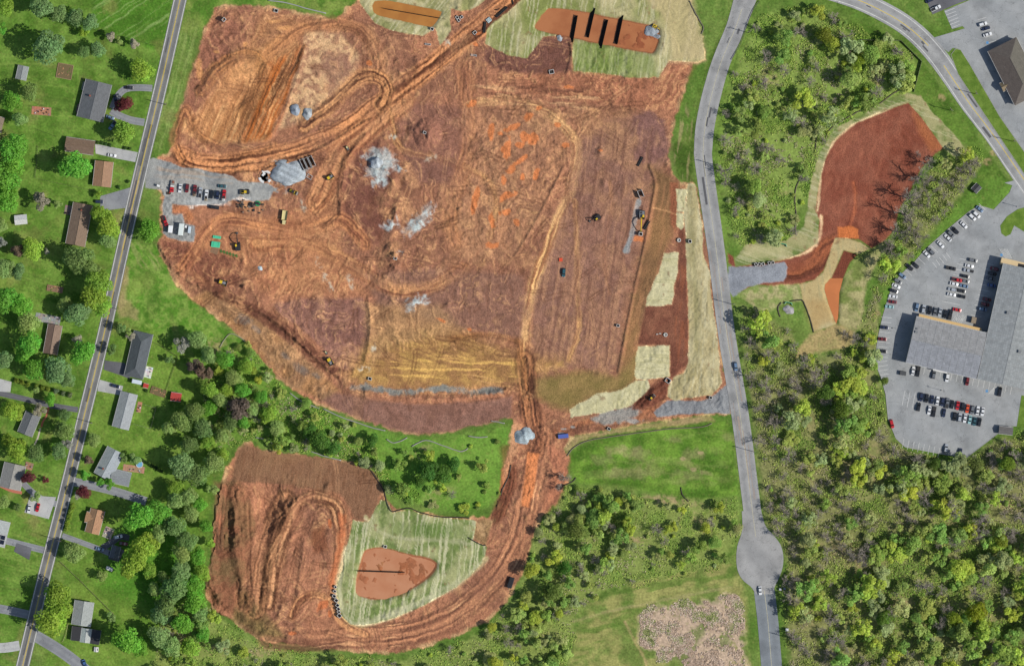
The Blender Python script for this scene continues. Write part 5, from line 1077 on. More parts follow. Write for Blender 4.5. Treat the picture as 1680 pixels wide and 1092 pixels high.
# ------------------------------------------------------------------ construction plant
M['yellow'] = flat_mat('plant_yellow', (226,190,48), .45, .15, 1.5); M['cream'] = flat_mat('plant_cream', (222,208,150), .5, .12)
M['track'] = flat_mat('track_steel', (58,52,48), .7, .25); M['steel'] = flat_mat('worn_steel', (120,116,112), .5, .2, metal=.5)
def crawler(e, L, gauge, w, h, y=1):
    for s in (-1, 1):
        mb = MB(); pr = [(-L/2+.3,0),(L/2-.3,0),(L/2,h*.4),(L/2-.25,h),(-L/2+.25,h),(-L/2,h*.4)]
        tr = mb.side(pr, s*gauge/2-w/2, s*gauge/2+w/2).build('track', M['track'], e)
        for k in range(int(L/.45)): MB().box((-L/2+.35+k*.45, s*gauge/2, h+.02), (.2, w+.04, .05)).build('track_shoe', M['track'], tr)
def excavator(px, py, ang, body, reach, label, sc_=1.0, boomc='yellow', swing=0):
    e = empty('excavator', G(px, py), -R(ang)); e.scale = (sc_,)*3; tag(e, label, 'excavator')
    crawler(e, 4.4, 2.5, .6, .85)
    h = empty('upper_house', (0,0,0), R(swing), e)
    MB().side([(-2.2,1.0),(1.2,1.0),(1.2,1.9),(-.4,2.1),(-2.0,2.1),(-2.3,1.7)], -1.3, 1.3).build('engine_deck', M[body], h)
    MB().box((-2.15,0,1.5), (.6,2.6,1.0)).build('counterweight', M['trim'], h)
    MB().box((.55,.75,2.35), (1.5,1.0,1.5), taper=(.86,.9)).build('cab', M['car_glass'], h); MB().box((.5,.75,3.14), (1.3,.95,.08)).build('cab_roof', M['yellow'], h)
    MB().box((-1.2,-.4,2.16), (1.0,1.0,.12)).build('engine_grille', M['trim'], h)
    MB().tube([(.9,-.25,1.6),(2.2,-.25,3.9),(reach*.55,-.25,4.6),(reach*.72,-.25,3.9)], [.3,.34,.3,.22], 6).build('boom', M[boomc], h)
    MB().tube([(reach*.70,-.25,4.1),(reach*.92,-.25,2.6),(reach,-.25,1.1)], [.2,.24,.16], 6).build('stick', M[boomc], h)
    MB().tube([(1.1,-.05,1.9),(2.9,-.05,3.9)], .09, 6).build('boom_ram', M['metal'], h)
    MB().side([(reach-.5,.9),(reach+.4,1.0),(reach+.5,.3),(reach-.1,.0),(reach-.6,.4)], -.9, .4).build('bucket', M['steel'], h)
    return e
def dozer(px, py, ang, body, label, sc_=1.0):
    e = empty('bulldozer', G(px, py), -R(ang)); e.scale = (sc_,)*3; tag(e, label, 'bulldozer')
    crawler(e, 3.4, 2.0, .6, .9)
    MB().side([(-1.6,.7),(1.9,.7),(1.9,1.5),(.2,1.7),(-1.6,1.5)], -.6, .6).build('hood', M['metal'], e)
    MB().box((-.75,0,2.2), (1.5,1.6,1.3), taper=(.9,.9)).build('cab', M['car_glass'], e); MB().box((-.75,0,2.9), (1.7,1.75,.12)).build('cab_roof', M[body], e)
    MB().cyl((1.1,.2,1.9), .09, .9).build('exhaust', M['trim'], e)
    MB().add([(2.4,-1.7,.1),(2.4,1.7,.1),(2.25,1.7,.7),(2.25,-1.7,.7),(2.45,-1.7,1.25),(2.45,1.7,1.25),(2.6,-1.7,.1),(2.6,1.7,.1),(2.55,1.7,1.25),(2.55,-1.7,1.25)], [(0,1,2,3),(3,2,5,4),(6,9,8,7),(4,5,8,9),(0,3,4,9,6),(1,7,8,5,2)]).build('blade', M['steel'], e)
    for s in (-1,1): MB().tube([(.6,s*1.35,.5),(2.35,s*1.35,.45)], .1, 6).build('push_arm', M[body], e)
    MB().box((-2.0,0,.7), (.5,1.4,.6)).build('ripper', M['steel'], e); return e
def loader(px, py, ang, body, label, sc_=1.0):
    e = empty('wheel_loader', G(px, py), -R(ang)); e.scale = (sc_,)*3; tag(e, label, 'loader')
    MB().side([(-2.6,.7),(-.3,.7),(-.3,1.6),(-1.2,1.9),(-2.6,1.7)], -.8, .8).build('engine_bay', M['trim'], e); MB().side([(-.1,.6),(1.5,.6),(1.5,1.2),(-.1,1.5)], -.7, .7).build('front_frame', M['trim'], e)
    MB().box((-.35,0,2.2), (1.2,1.3,1.4), taper=(.9,.9)).build('cab', M['car_glass'], e); MB().box((-.35,0,2.95), (1.35,1.45,.12)).build('cab_roof', M['yellow'], e)
    for s in (-1,1): MB().tube([(.3,s*.55,1.5),(1.6,s*.55,1.6),(2.6,s*.55,.7)], .13, 6).build('lift_arm', M[body], e)
    MB().side([(2.4,.2),(3.2,.15),(3.3,.35),(2.7,.5),(2.7,1.1),(2.5,1.1)], -1.25, 1.25).build('bucket', M['steel'], e)
    for x in (-1.7,1.2):
        for s in (-1,1): MB().cyl((x, s*1.05, .7), .7, .5, 'y', 14).build('wheel', M['tyre'], e)
    return e
def dump_truck(px, py, ang, label):
    e = empty('dump_truck', G(px, py), -R(ang)); tag(e, label, 'dump truck')
    MB().box((2.6,0,1.5), (1.6,1.9,1.4), taper=(.85,.92)).build('cab', M['cream'], e); quad([(3.3,-.8,1.4),(3.3,.8,1.4),(3.16,.75,2.1),(3.16,-.75,2.1)]).build('windscreen', M['car_glass'], e); MB().box((3.6,0,1.0), (.9,1.6,.8)).build('hood', M['cream'], e)
    MB().add([(-3.2,-1.2,1.2),(1.6,-1.2,1.2),(1.6,1.2,1.2),(-3.2,1.2,1.2),(-3.6,-1.4,2.3),(1.8,-1.4,2.5),(1.8,1.4,2.5),(-3.6,1.4,2.3),(-3.2,-1.1,1.3),(1.5,-1.1,1.3),(1.5,1.1,1.3),(-3.2,1.1,1.3)], [(0,3,2,1),(0,1,5,4),(1,2,6,5),(2,3,7,6),(4,5,9,8),(5,6,10,9),(6,7,11,10),(7,4,8,11),(8,9,10,11)]).build('dump_body', M['cream'], e)
    MB().box((0,0,.9), (6,.9,.4)).build('chassis', M['trim'], e)
    for x in (2.9,-.8,-2.3):
        for s in (-1,1): MB().cyl((x, s*1.1, .6), .6, .5, 'y', 12).build('wheel', M['tyre'], e)
    return e
def roller(px, py, ang, label):
    e = empty('road_roller', G(px, py), -R(ang)); tag(e, label, 'roller')
    MB().cyl((1.8,0,.75), .75, 2.0, 'y', 18).build('drum', M['steel'], e); MB().side([(-2.2,.6),(.6,.6),(.6,1.4),(-2.2,1.5)], -.7, .7).build('engine_bay', M['yellow'], e)
    for s in (-1,1): MB().cyl((-1.5,s*.85,.65), .65, .5, 'y', 14).build('wheel', M['tyre'], e); MB().box((1.3,s*1.1,.85), (1.9,.14,.3)).build('drum_yoke', M['yellow'], e)
    MB().box((-.3,0,2.5), (1.4,1.4,.1)).build('canopy', M['trim'], e)
    for x in (-.9,.3):
        for s in (-1,1): MB().box((x,s*.6,1.95), (.08,.08,1.1)).build('canopy_post', M['trim'], e)
    return e
excavator(390, 404, -95, 'trim', 7.2, 'black excavator with yellow cab top beside the green pipe bundles', 1.0, 'trim')
excavator(979, 357, 150, 'trim', 5.0, 'small black excavator with yellow cab top alone on purple soil', .85, 'trim')
excavator(1053, 353, 92, 'metal', 8.6, 'large grey excavator with yellow cab top reaching over the pipe trench', 1.05, 'yellow')
dozer(365, 463, 18, 'yellow', 'pale yellow bulldozer at the head of a fresh brown push lane'); dozer(541, 592, 62, 'yellow', 'pale yellow bulldozer at the foot of the pink-brown bank')
dozer(541, 291, -35, 'yellow', 'yellow bulldozer beside the black steel trench shields', .9)
dozer(570, 243, 60, 'cream', 'tiny tan machine on the haul road bend', .55)
loader(402, 315, 178, 'yellow', 'wheel loader with yellow cab top on the gravel yard edge'); roller(482, 315, 25, 'yellow road roller at the foot of the grey stockpile')
dump_truck(467, 356, 97, 'cream dump truck parked on orange soil south of the stockpile')
excavator(1075, 44, 30, 'yellow', 4.2, 'small yellow excavator on grey stone at the pond end', .7)
dozer(535, 578, 60, 'cream', 'small tan attachment lying uphill of the lower bulldozer', .45)
loader(1069, 652, -40, 'trim', 'dark skid loader in the red spoil near the south gate', .7)

# ------------------------------------------------------------------ materials and structures on site
def heap(px, py, rx, ry, h, label, c=(176,182,186), ang=0, flat=.0, name='gravel_heap', seed=1, n=30, cat='gravel heap', c2=None):
    r_ = np.random.RandomState(seed); rings = 14; vs = []; fs = []
    for i in range(rings+1):
        t = i/rings
        for k in range(n):
            a = 2*math.pi*k/n; wob = 1 + .14*math.sin(2*a+seed) + .08*math.sin(5*a+seed*2) + r_.uniform(-.03, .03)
            rr = t*wob; z = h*min(1-flat, (1-t))/(1-flat) if flat else h*(1-t)**.9
            x, y = rx*S*rr*math.cos(a), ry*S*rr*math.sin(a); vs.append((x, y, max(0, z) + (r_.uniform(-.11, .11)*h*.45 + .16*math.sin(x*1.3+y*.9)*(1-t))*(t < .97) - (.35 if i == rings else 0)))
    for i in range(rings):
        for k in range(n): k2 = (k+1) % n; fs.append((i*n+k, (i+1)*n+k, (i+1)*n+k2, i*n+k2))
    me = MB().add(vs, fs).mesh(name, None, True); at = me.attributes.new('tone', 'FLOAT_COLOR', 'POINT')
    cc = np.ones((len(vs), 4), np.float32); cc[:, :3] = lin(c); cc[:, :3] *= (1 + r_.uniform(-.2, .16, (len(vs), 1)) + np.array([[.16*math.sin(v[0]*1.7+v[1]*1.1)] for v in vs])); at.data.foreach_set('color', cc.ravel())
    o = mobj(name, me, None, M['gravel']); o.location = G(px, py); o.rotation_euler = (0, 0, -R(ang)); tag(o, label, cat); return o
heap(473, 283, 26, 23, 1.9, 'large flat-topped grey stockpile by the black trench shields', (176,184,188), -30, .62, seed=3, name='stone_stockpile', cat='stockpile', n=54)
heap(485, 181, 9.5, 9.5, 2.0, 'round blue-grey gravel heap on tan soil', (164,174,184), seed=4); heap(505, 187, 9.5, 9, 1.9, 'round white-streaked gravel heap beside the blue-grey one', (176,182,184), seed=5)
heap(860, 715, 18, 15, 3.0, 'pale blue-grey gravel heap at the haul road junction', (176,190,194), 20, .2, seed=6)
heap(1069, 50, 11, 11, 1.2, 'grey stone heap at the end of the orange pond', (160,168,174), 10, .3, seed=7); heap(1080, 60, 8, 4.5, .8, 'smaller grey stone tongue beside the pond heap', (164,170,174), 10, .3, seed=8)
heap(1294, 508, 9, 8, .8, 'grey stone apron by the green pipe outfall', (176,172,172), 0, .5, seed=9); heap(918, 63, 5, 5, .9, 'small grey stone pile at the pond edge', (170,176,180), seed=10)
heap(426, 441, 5.5, 4.5, .8, 'small pale blue-grey stone pile on orange soil', (190,204,208), seed=11); heap(618, 268, 10, 9, 2.0, 'white-grey crushed rock heap on the red mound', (190,198,202), 20, seed=12)
heap(1021, 625, 0.1, .1, .01, '', seed=13) if False else None
# lined ring pit
e = empty('wash_pit', G(435, 290)); tag(e, 'round washout pit with white tarpaulin edges beside the stockpile', 'washout pit')
ring = [(math.cos(t), math.sin(t)) for t in np.linspace(0, 2*math.pi, 28, endpoint=False)]
def annulus(r0, r1, z0, z1):
    mb = MB(); n = len(ring); vs = [(x*r0, y*r0, z1) for x, y in ring] + [(x*r1, y*r1, z1) for x, y in ring] + [(x*r1, y*r1, z0) for x, y in ring] + [(x*r0, y*r0, z0) for x, y in ring]
    fs = []
    for k in range(n):
        k2 = (k+1) % n
        for a in range(4): b_ = (a+1) % 4; fs.append((a*n+k, b_*n+k, b_*n+k2, a*n+k2))
    return mb.add(vs, fs)
annulus(2.7, 3.5, -.1, .5).build('earth_rim', M['any'], e, lin((166,120,92)))
for a0, a1 in ((.6, 2.1), (3.3, 4.5), (5.3, 5.8)):
    q = np.linspace(a0, a1, 8); MB().add([(r_*math.cos(t), r_*math.sin(t), z_) for r_, z_ in ((2.3,.3),(2.7,.56),(3.6,.58),(3.8,.25)) for t in q], [(j*8+k, (j+1)*8+k, (j+1)*8+k+1, j*8+k+1) for j in range(3) for k in range(7)]).build('tarp', M['white'], e); MB().cyl((0,0,.08), 2.75, .2, n=28).build('slurry', M['any'], e, lin((150,150,146)))
MB().add([(-2.0,.8,.3),(-.6,2.4,.3),(.4,1.6,.25),(-1.0,.2,.22)], [(3,2,1,0)]).build('tarp_fold', M['white'], e); MB().add([(.9,-1.6,.32),(2.3,-.5,.32),(1.7,.3,.3),(.3,-.7,.26)], [(0,1,2,3)]).build('tarp_fold', M['any'], e, lin((120,118,116)))
# steel trench shields (open boxes)
def shield(px, py, ang, L, W, H, colr, label, name='trench_shield', rim=(206,204,200), floor=False):
    e = empty(name, G(px, py), -R(ang)); tag(e, label, 'trench shield' if name == 'trench_shield' else 'concrete box')
    m_ = M['any']
    for s in (-1, 1): MB().box((0, s*(W/2-.08), H/2), (L, .16, H)).build('side_plate', m_, e, lin(colr))
    for s in (-1, 1):
        if name != 'trench_shield': MB().box((s*(L/2-.08), 0, H/2), (.16, W-.34, H)).build('end_plate', m_, e, lin(colr))
        else: MB().tube([(s*(L/2-.3), -W/2, H*.75), (s*(L/2-.3), W/2, H*.75)], .09, 6).build('spreader', m_, e, lin(rim))
    for s in (-1, 1): MB().box((0, s*(W/2-.08), H+.04), (L, .2, .08)).build('top_rail', m_, e, lin(rim))
    if name != 'trench_shield':
        for s in (-1, 1): MB().box((s*(L/2-.08), 0, H+.04), (.2, W-.4, .08)).build('top_rail', m_, e, lin(rim))
        MB().box((0,0,.06), (L-.4, W-.4, .1)).build('floor_slab', m_, e, lin((50,48,46)))
    return e
shield(498, 270, 65, 6.6, 2.0, 2.6, (36,38,42), 'black steel trench shield standing nearest the grey stockpile'); shield(505, 268, 65, 6.6, 2.0, 2.6, (36,38,42), 'black steel trench shield in the middle of the three'); shield(512, 265, 65, 6.2, 2.2, 2.6, (36,38,42), 'black steel trench shield on the outer side of the three')
shield(508, 290, 30, 3.2, 2.2, 1.2, (44,46,50), 'short dark trench shield below the group of three')
shield(1051, 318, 68, 4.2, 2.6, 2.6, (58,60,62), 'grey trench shield standing at the north end of the stone trench'); shield(1053.5, 322.5, 65, .1, .1, .1, (0,0,0), '') if False else None
def box_st(px, py, ang, s, h, label, grp=None, rim=(222,220,214)):
    e = shield(px, py, ang, s, s*.85, h, (170,166,160), label, 'concrete_box', rim); 
    if grp: e['group'] = grp
    return e
for x, y, a, s, h, l in ((1051,384,10,2.0,2.4,'white-rimmed concrete box in the pipe trench below the big excavator'),(1014,534,10,1.7,1.4,'concrete box alone by the dark berm line on red soil'),(999,703,30,1.8,1.2,'concrete box on straw beside the south haul track'),(1166,652,10,1.8,1.4,'concrete box on the gravel of the south gate'),(697,218,20,1.7,1.0,'concrete box on top of the round red mound'),(649,424,15,1.8,.9,'concrete box on the rubble mound below the rock streak'),(607,621,15,1.9,1.2,'concrete box beside the grey rock bank'),(1132,396,80,1.9,1.6,'dark grated box on the roadside straw strip'),(1096,624,35,2.8,1.6,'pale concrete inlet box on red soil beside the square blanket'),(632,896,12,1.8,1.0,'concrete riser box on the bank of the southern pond'),(709,48,20,1.8,1.2,'concrete box at the edge of the narrow tan pond'),(453,18,10,2.2,1.0,'concrete box in the dirt at the north edge'),(368,33,-50,2.0,.9,'concrete box in the dark spoil at the site corner'),(905,118,-10,2.6,.8,'concrete box on the dark soil below the broad blanket')):
    box_st(x, y, a, s, h, l)
for x, y, a, s in ((750,29,45,1.7),(752.5,33.5,45,1.7),(757.5,28.5,-35,1.6),(779,54,-40,1.9)): box_st(x, y, a, s, 1.0, 'small concrete box dumped beside the diagonal haul road', 'concrete boxes beside the haul road')
for x, y, a in ((702,73,8),(777.5,91,8)): e = shield(x, y, a, 3.2, .9, .6, (170,166,160), 'long concrete trough beside the dark bank' if x < 720 else 'long concrete trough near the crossing tracks', 'concrete_box')
for x, y, a, s in ((550.5,962,40,1.5),(549.5,969,40,1.6),(548.5,977,30,1.9),(552,984,40,2.0),(554,992,35,1.9),(555.5,998,40,1.9),(556,1003,45,1.7),(557,1009,40,2.2)): box_st(x, y, a, s, 1.5, 'concrete box in the line beside the southern straw blanket', 'concrete boxes in line by the southern pond')
for x, y, a in ((1240,434,70),(1246,433.5,30),(1252,433,70),(1262,431.5,70),(1268,431,80)): box_st(x, y, a, 1.7, 1.5, 'concrete box in the line along the pale grey gravel entrance', 'concrete boxes at the gravel entrance')
# pipes
M['green'] = flat_mat('green_pipe_plastic', (96,222,172), .45, .08)
def pipes(px, py, ang, L, n, layers, r, mat, label, name='pipe_bundle', cat='pipe bundle', color=None):
    e = empty(name, G(px, py), -R(ang)); tag(e, label, cat)
    for j in range(layers):
        for k in range(n-j): MB().cyl((0, (k-(n-j-1)/2)*2*r, r + j*r*1.74), r, L, 'x', 10).build('pipe', M[mat], e, color)
    for s in (-1, 1): MB().box((s*L*.3, 0, .05), (.15, 2*r*n+.2, .08)).build('skid', M['wood'], e)
    for s in (-1, 1): MB().box((s*L*.3, 0, r*2+(layers-1)*r*1.74+.02), (.06, 2*r*(n-layers)+.2, .03)).build('strap', M['black'], e)
pipes(356, 389, 8, 4.4, 5, 2, .16, 'green', 'narrow bundle of mint green pipes near the site office'); pipes(354, 401, 8, 4.7, 10, 3, .16, 'green', 'wide bundle of mint green pipes on a muddy pad')
pipes(802, 33, 140, 2.6, 6, 2, .22, 'any', 'short bundle of pale blue-grey pipes beside the diagonal haul road', color=lin((190,206,204)))
pipes(823, 20, 138, 8.0, 2, 1, .35, 'black', 'pair of long black pipes beside the diagonal haul road', 'black_pipe', 'pipe'); pipes(795, 45, 95, 6.0, 2, 1, .35, 'black', 'pair of black pipes beside the straw blanket tip', 'black_pipe', 'pipe')
pipes(841, 3, 80, 3.2, 1, 1, .35, 'black', 'single black pipe on the haul road edge at the north', 'black_pipe', 'pipe'); pipes(816, 16, -15, 2.6, 1, 1, .25, 'black', 'short black pipe lying on the haul road', 'black_pipe', 'pipe')
pipes(1061, 369, -58, 5.4, 2, 1, .4, 'black', 'black pipes lying beside the big excavator', 'black_pipe', 'pipe'); pipes(1050, 265, -62, 5.6, 2, 1, .35, 'black', 'pair of black pipes alone on the purple stone', 'black_pipe', 'pipe')
for k in range(6):
    o = empty('stake_bundle', G(363+k*5, 412+k*1.5), -R(70)); tag(o, 'low green bundle of stakes beside the black excavator', 'stakes', 'green stake bundles')
    for j in range(4): MB().box((0, (j-1.5)*.28, .14), (1.7, .2, .24)).build('stake', M['any'], o, lin((92,130,62)))
o = empty('pallet', G(352, 411), -R(22)); tag(o, 'tan timber pallet beside the wide green pipe bundle', 'pallet')
for k in range(8): MB().box((0, (k-3.5)*.42, .2), (4.2, .34, .06)).build('slat', M['wood'], o)
for k in (-1.7, 0, 1.7): MB().box((k, 0, .085), (.2, 3.3, .16)).build('bearer', M['wood'], o)
# odds and ends of the yard: drums, tyres, crates
r_ = random.Random(11)
GRP = 'loose drums and crates on the muddy yard edge'
for k in range(26):
    x, y = r_.uniform(390, 432), r_.uniform(326, 350)
    o = empty('drum' if k % 2 else 'crate', G(x, y), r_.uniform(0, 3)); tag(o, 'dark drum among the clutter south of the loader' if k % 2 else 'dark crate among the clutter south of the loader', 'drum' if k % 2 else 'crate', GRP)
    cc = r_.choice(((40,40,40),(60,52,44),(30,34,32),(90,80,70)))
    if k % 2:
        MB().cyl((0,0,.45), .42, .9, n=10).build('shell', M['any'], o, lin(cc)); MB().cyl((0,0,.92), .4, .06, n=10).build('lid', M['any'], o, lin(tuple(min(255, c*1.5) for c in cc)))
    else:
        MB().box((0,0,.32), (1.3,.9,.6)).build('box_body', M['any'], o, lin(cc)); MB().box((0,0,.65), (1.36,.96,.06)).build('lid', M['any'], o, lin(tuple(min(255, c*1.4) for c in cc)))
for x, y, l in ((412,336,'open black hose reel on the muddy yard edge'), (423,334,'green-rimmed black hose reel on the muddy yard edge')):
    o = empty('hose_reel', G(x, y)); tag(o, l, 'hose reel'); 
    ro = annulus(.8, 1.5, 0, .7).build('coil', M['any'], o, lin((30,32,32) if x < 420 else (40,150,90))); MB().cyl((0,0,.2), .8, .4).build('hub', M['black'], o)
o = empty('survey_flag', G(920, 426)); tag(o, 'orange-red marker board standing on tan soil north of the teal car', 'marker')
MB().box((0,0,.5), (1.9,1.9,.1)).build('board', M['any'], o, lin((226,84,50))); MB().box((0,0,.22), (.1,.1,.46)).build('post', M['wood'], o)
for x, y, c, l in ((1114,394,(220,222,222),'white stone-filled ring on red soil by the roadside strip'),(1092,549,(210,212,212),'white concrete ring on red soil above the square blanket')):
    o = empty('concrete_ring', G(x, y)); tag(o, l, 'concrete ring'); q = annulus(.6, 1.1, 0, .9).build('ring_wall', M['concrete_raw'], o); MB().cyl((0,0,.1), .6, .2).build('base_slab', M['concrete_raw'], o)
for x, y in ((1078,548),(1083,547)): o = MB().box((0,0,.25), (1.2,.6,.5), taper=(.8,.7)).build('concrete_block', M['concrete_raw']); o.location = G(x, y); tag(o, 'pale concrete block lying on red soil by the ring', 'block', 'blocks by the concrete ring')
# yellow sign box at yard gate
boxy('site_sign_trailer', 260, 305, 15, (1.6,1.2,1.2), (240,240,236), 'white sign trailer at the mouth of the gravel yard', 'trailer')
o = empty('crate_stack', G(277, 317)); tag(o, 'dark open crate with a red can beside the red flatbed', 'crate'); MB().box((0,0,.4), (2.2,1.5,.8)).build('box_body', M['any'], o, lin((70,56,46))); MB().cyl((.5,.2,1.0), .3, .5).build('can', M['any'], o, lin((190,60,40)))
# ------------------------------------------------------------------ pond baffles
def baffle(a, b, label, h=1.9, w=2.0, wl=-.9):
    A, B = P(*a, wl-.6), P(*b, wl-.6); d = (B-A).normalized(); n_ = Vector((-d.y, d.x, 0)); 
    if n_.x > 0: n_ = -n_
    e = empty('pond_baffle', (0,0,0)); e.location = (A+B)/2; tag(e, label, 'baffle'); off = (A+B)/2
    L_ = (B-A).length; K_ = 10; mb = MB(); vs = []
    for k in range(K_+1):
        p = A.lerp(B, k/K_) - off; sag = .12*math.sin(k*2.1); ww = w*(1 if 0 < k < K_ else .45)
        vs += [p, p + Vector((0,0,h+.6+sag)), p + n_*ww + Vector((0,0,.55)), p + n_*(ww-.1)*.98 + Vector((0,0,.45))]
    fs = []
    for k in range(K_):
        a_ = k*4; fs += [(a_, a_+4, a_+5, a_+1), (a_+1, a_+5, a_+6, a_+2)]
    mb.add(vs, fs).build('fabric', M['black_cloth'], e)
    for k in range(6):
        p = A.lerp(B, k/5) - off; MB().tube([p, p + Vector((0,0,h+1.0))], .06, 5).build('post', M['wood'], e)
M['black_cloth'] = flat_mat('black_geotextile', (22,20,20), .9, .2)
for a, b, l in (((948,26),(940,70),'first black baffle across the orange pond from its wide end'),((977,14),(966,62),'second black baffle across the orange pond from its wide end'),((998,33),(987,80),'third black baffle across the orange pond from its wide end'),((1023,26),(1013,73),'black baffle across the orange pond next to the stone heap')): baffle(a, b, l)
baffle((578,935), (664,938), 'thin black baffle lying along the muddy southern pond', .9, .5, -.7); baffle((626,13), (730,31), 'thin black baffle along the narrow tan pond', .8, .4, -.75)
# ------------------------------------------------------------------ compost socks and silt fences
def sock(pts, label, r=.32, c=(150,148,138), name='filter_sock', cat='filter sock', zoff=0):
    p = smooth(pts, 5); r2 = random.Random(len(pts)+int(pts[0][0])); pp = []
    for x, y in p: pp.append(G(x + r2.uniform(-.25, .25), y + r2.uniform(-.25, .25), r*.7+zoff))
    o0 = pp[0].copy(); o = MB().tube([v-o0 for v in pp], [r*r2.uniform(.85, 1.15) for _ in pp], 7).build(name, M['any'], None, lin(c), True); o.location = o0; tag(o, label, cat); return o
GR, DK = (160,158,150), (64,58,50)
for pts, c, l in (([(440,1),(470,5),(505,15),(535,22)], (170,170,164), 'pale filter sock on grass north of the dirt edge'),([(780,568-1000+130),(780,-30)], GR, '') if False else ([(475,644),(495,658),(524,670)], GR, 'grey filter sock along the south-west edge of the site'),
    ([(530,670),(560,684),(590,694),(610,701),(632,706)], GR, 'grey filter sock following the foot of the pink bank'),([(634,720),(645,726),(660,722),(668,717)], GR, 'short hooked grey filter sock in the green strip'),([(675,732),(698,722),(725,730),(755,740),(768,735)], GR, 'long bent grey filter sock in the green strip'),
    ([(768,715),(785,717),(800,716)], GR, 'short straight grey filter sock on bright grass'),([(806,690),(818,692),(828,694)], GR, 'faint grey filter sock near the haul road junction'),([(434,613),(440,608),(444,608)], GR, 'tiny filter sock at the west bank foot'),
    ([(360,570),(376,548),(392,552),(402,560)], (150,150,120), 'hooked filter sock by the western bank'),([(420,717),(440,722),(452,735)], GR, 'filter sock above the brown southern field'),([(510,740),(530,747),(560,755)], GR, 'filter sock along the top of the brown southern field'),
    ([(602,762),(618,785),(630,805),(634,822),(642,838),(655,836),(672,833),(690,840),(720,847),(750,848),(770,849)], DK, 'long dark filter sock along the top of the green-streaked blanket'),([(838,762),(834,782),(825,800),(822,812)], DK, 'dark filter sock beside the lower haul road'),
    ([(930,748),(940,735),(955,726),(975,720),(1010,715),(1060,708),(1100,703),(1150,700),(1168,694)], (120,112,92), 'long filter sock between the straw bank and the green meadow'),([(1131,2),(1140,20),(1150,38),(1154,46),(1151,56)], (110,104,90), 'dark filter sock by the pale road in the north'),
    ([(1316,270),(1314,290),(1306,308),(1304,330),(1306,350),(1305,385)], (96,86,70), 'dark filter sock along the wood west of the red pad'),([(1355,228),(1362,212),(1385,196),(1405,185),(1412,182)], (96,86,70), 'dark filter sock curving along the wood above the red pad'),([(1412,182),(1430,178),(1450,165),(1468,152),(1480,148)], (96,86,70), 'dark filter sock at the north tip of the red pad'),([(1338,245),(1340,222),(1345,218)], (96,86,70), 'short hooked filter sock beside the red pad'),
    ([(1335,545),(1328,520),(1318,495),(1312,492),(1296,494)], (70,66,54), 'dark filter sock edging the bent straw blanket'),([(1280,520),(1276,505),(1282,496)], (80,70,60), 'short dark filter sock by the green outfall'),([(768,881),(776,886),(790,893),(797,894)], DK, 'dark filter sock at the east tip of the green-streaked blanket'),([(945,783),(938,790),(922,797)], DK, 'short dark filter sock at the meadow corner'),([(1117,799),(1120,812),(1130,822)], DK, 'thin dark filter sock in the southern meadow')):
    sock(pts, l, c=c)
# black retaining fence round the NE wood
def fence(pts, label, h=1.1, colr=(60,56,50), gap=2.4, name='wood_fence', solid=False, wire=False, cat='fence'):
    pw = [P(*p) for p in pts]; o0 = pw[0].copy(); e = empty(name, o0); tag(e, label, cat)
    for a, b in zip(pw[:-1], pw[1:]):
        n = max(1, int((b-a).length/gap)); rz = math.atan2((b-a).y, (b-a).x)
        for k in range(n+1):
            p = a.lerp(b, k/n) - o0; MB().box((p.x, p.y, h/2), (.12, .12, h)).build('post', M['any'], e, lin(colr))
        m_ = (a+b)/2 - o0; l_ = (b-a).length
        if solid: MB().box((m_.x, m_.y, h*.5), (l_, .06, h*.9), rz).build('fence_panel', M['any'], e, lin(colr))
        else:
            for z in (.35, .65, .92): MB().box((m_.x, m_.y, h*z), (l_, .06, .1), rz).build('rail', M['any'], e, lin(colr))
fence([(1410,66),(1478,67),(1512,101),(1499,151)], 'pale timber fence bending round the north-eastern wood', 2.0, (150,146,130), 3, solid=True)
fence([(218,562),(227,550),(262,566),(292,585),(273,640)], 'post and rail fence round the lawn behind the hip roofed house', 1.1, (110,96,80)); fence([(229,661),(256,669),(247,703),(219,695)], 'post and rail fence round the small back lawn', 1.1, (170,160,140))
fence([(62,240),(60,272),(57,290)], 'wire fence by the big green tree', 1.1, (90,84,74)); fence([(57,292),(100,302),(150,312),(165,316)], 'post and rail fence across the lawn north of the ranch house', 1.1, (120,108,90))
fence([(60,212),(92,224)], 'short dark fence on the lawn north of the two-tone house', 1.1, (60,56,50)); fence([(150,48),(200,60),(256,76)], 'dark field fence along the mown field', 1.2, (70,66,56))
fence([(98,920),(130,950),(160,980),(190,1010)], 'thin post fence crossing the lawn by the big yard tree', 1.0, (150,136,110), 5); fence([(112,1022),(108,1040),(103,1052)], 'pale board fence beside the light grey house', 1.2, (206,186,150))
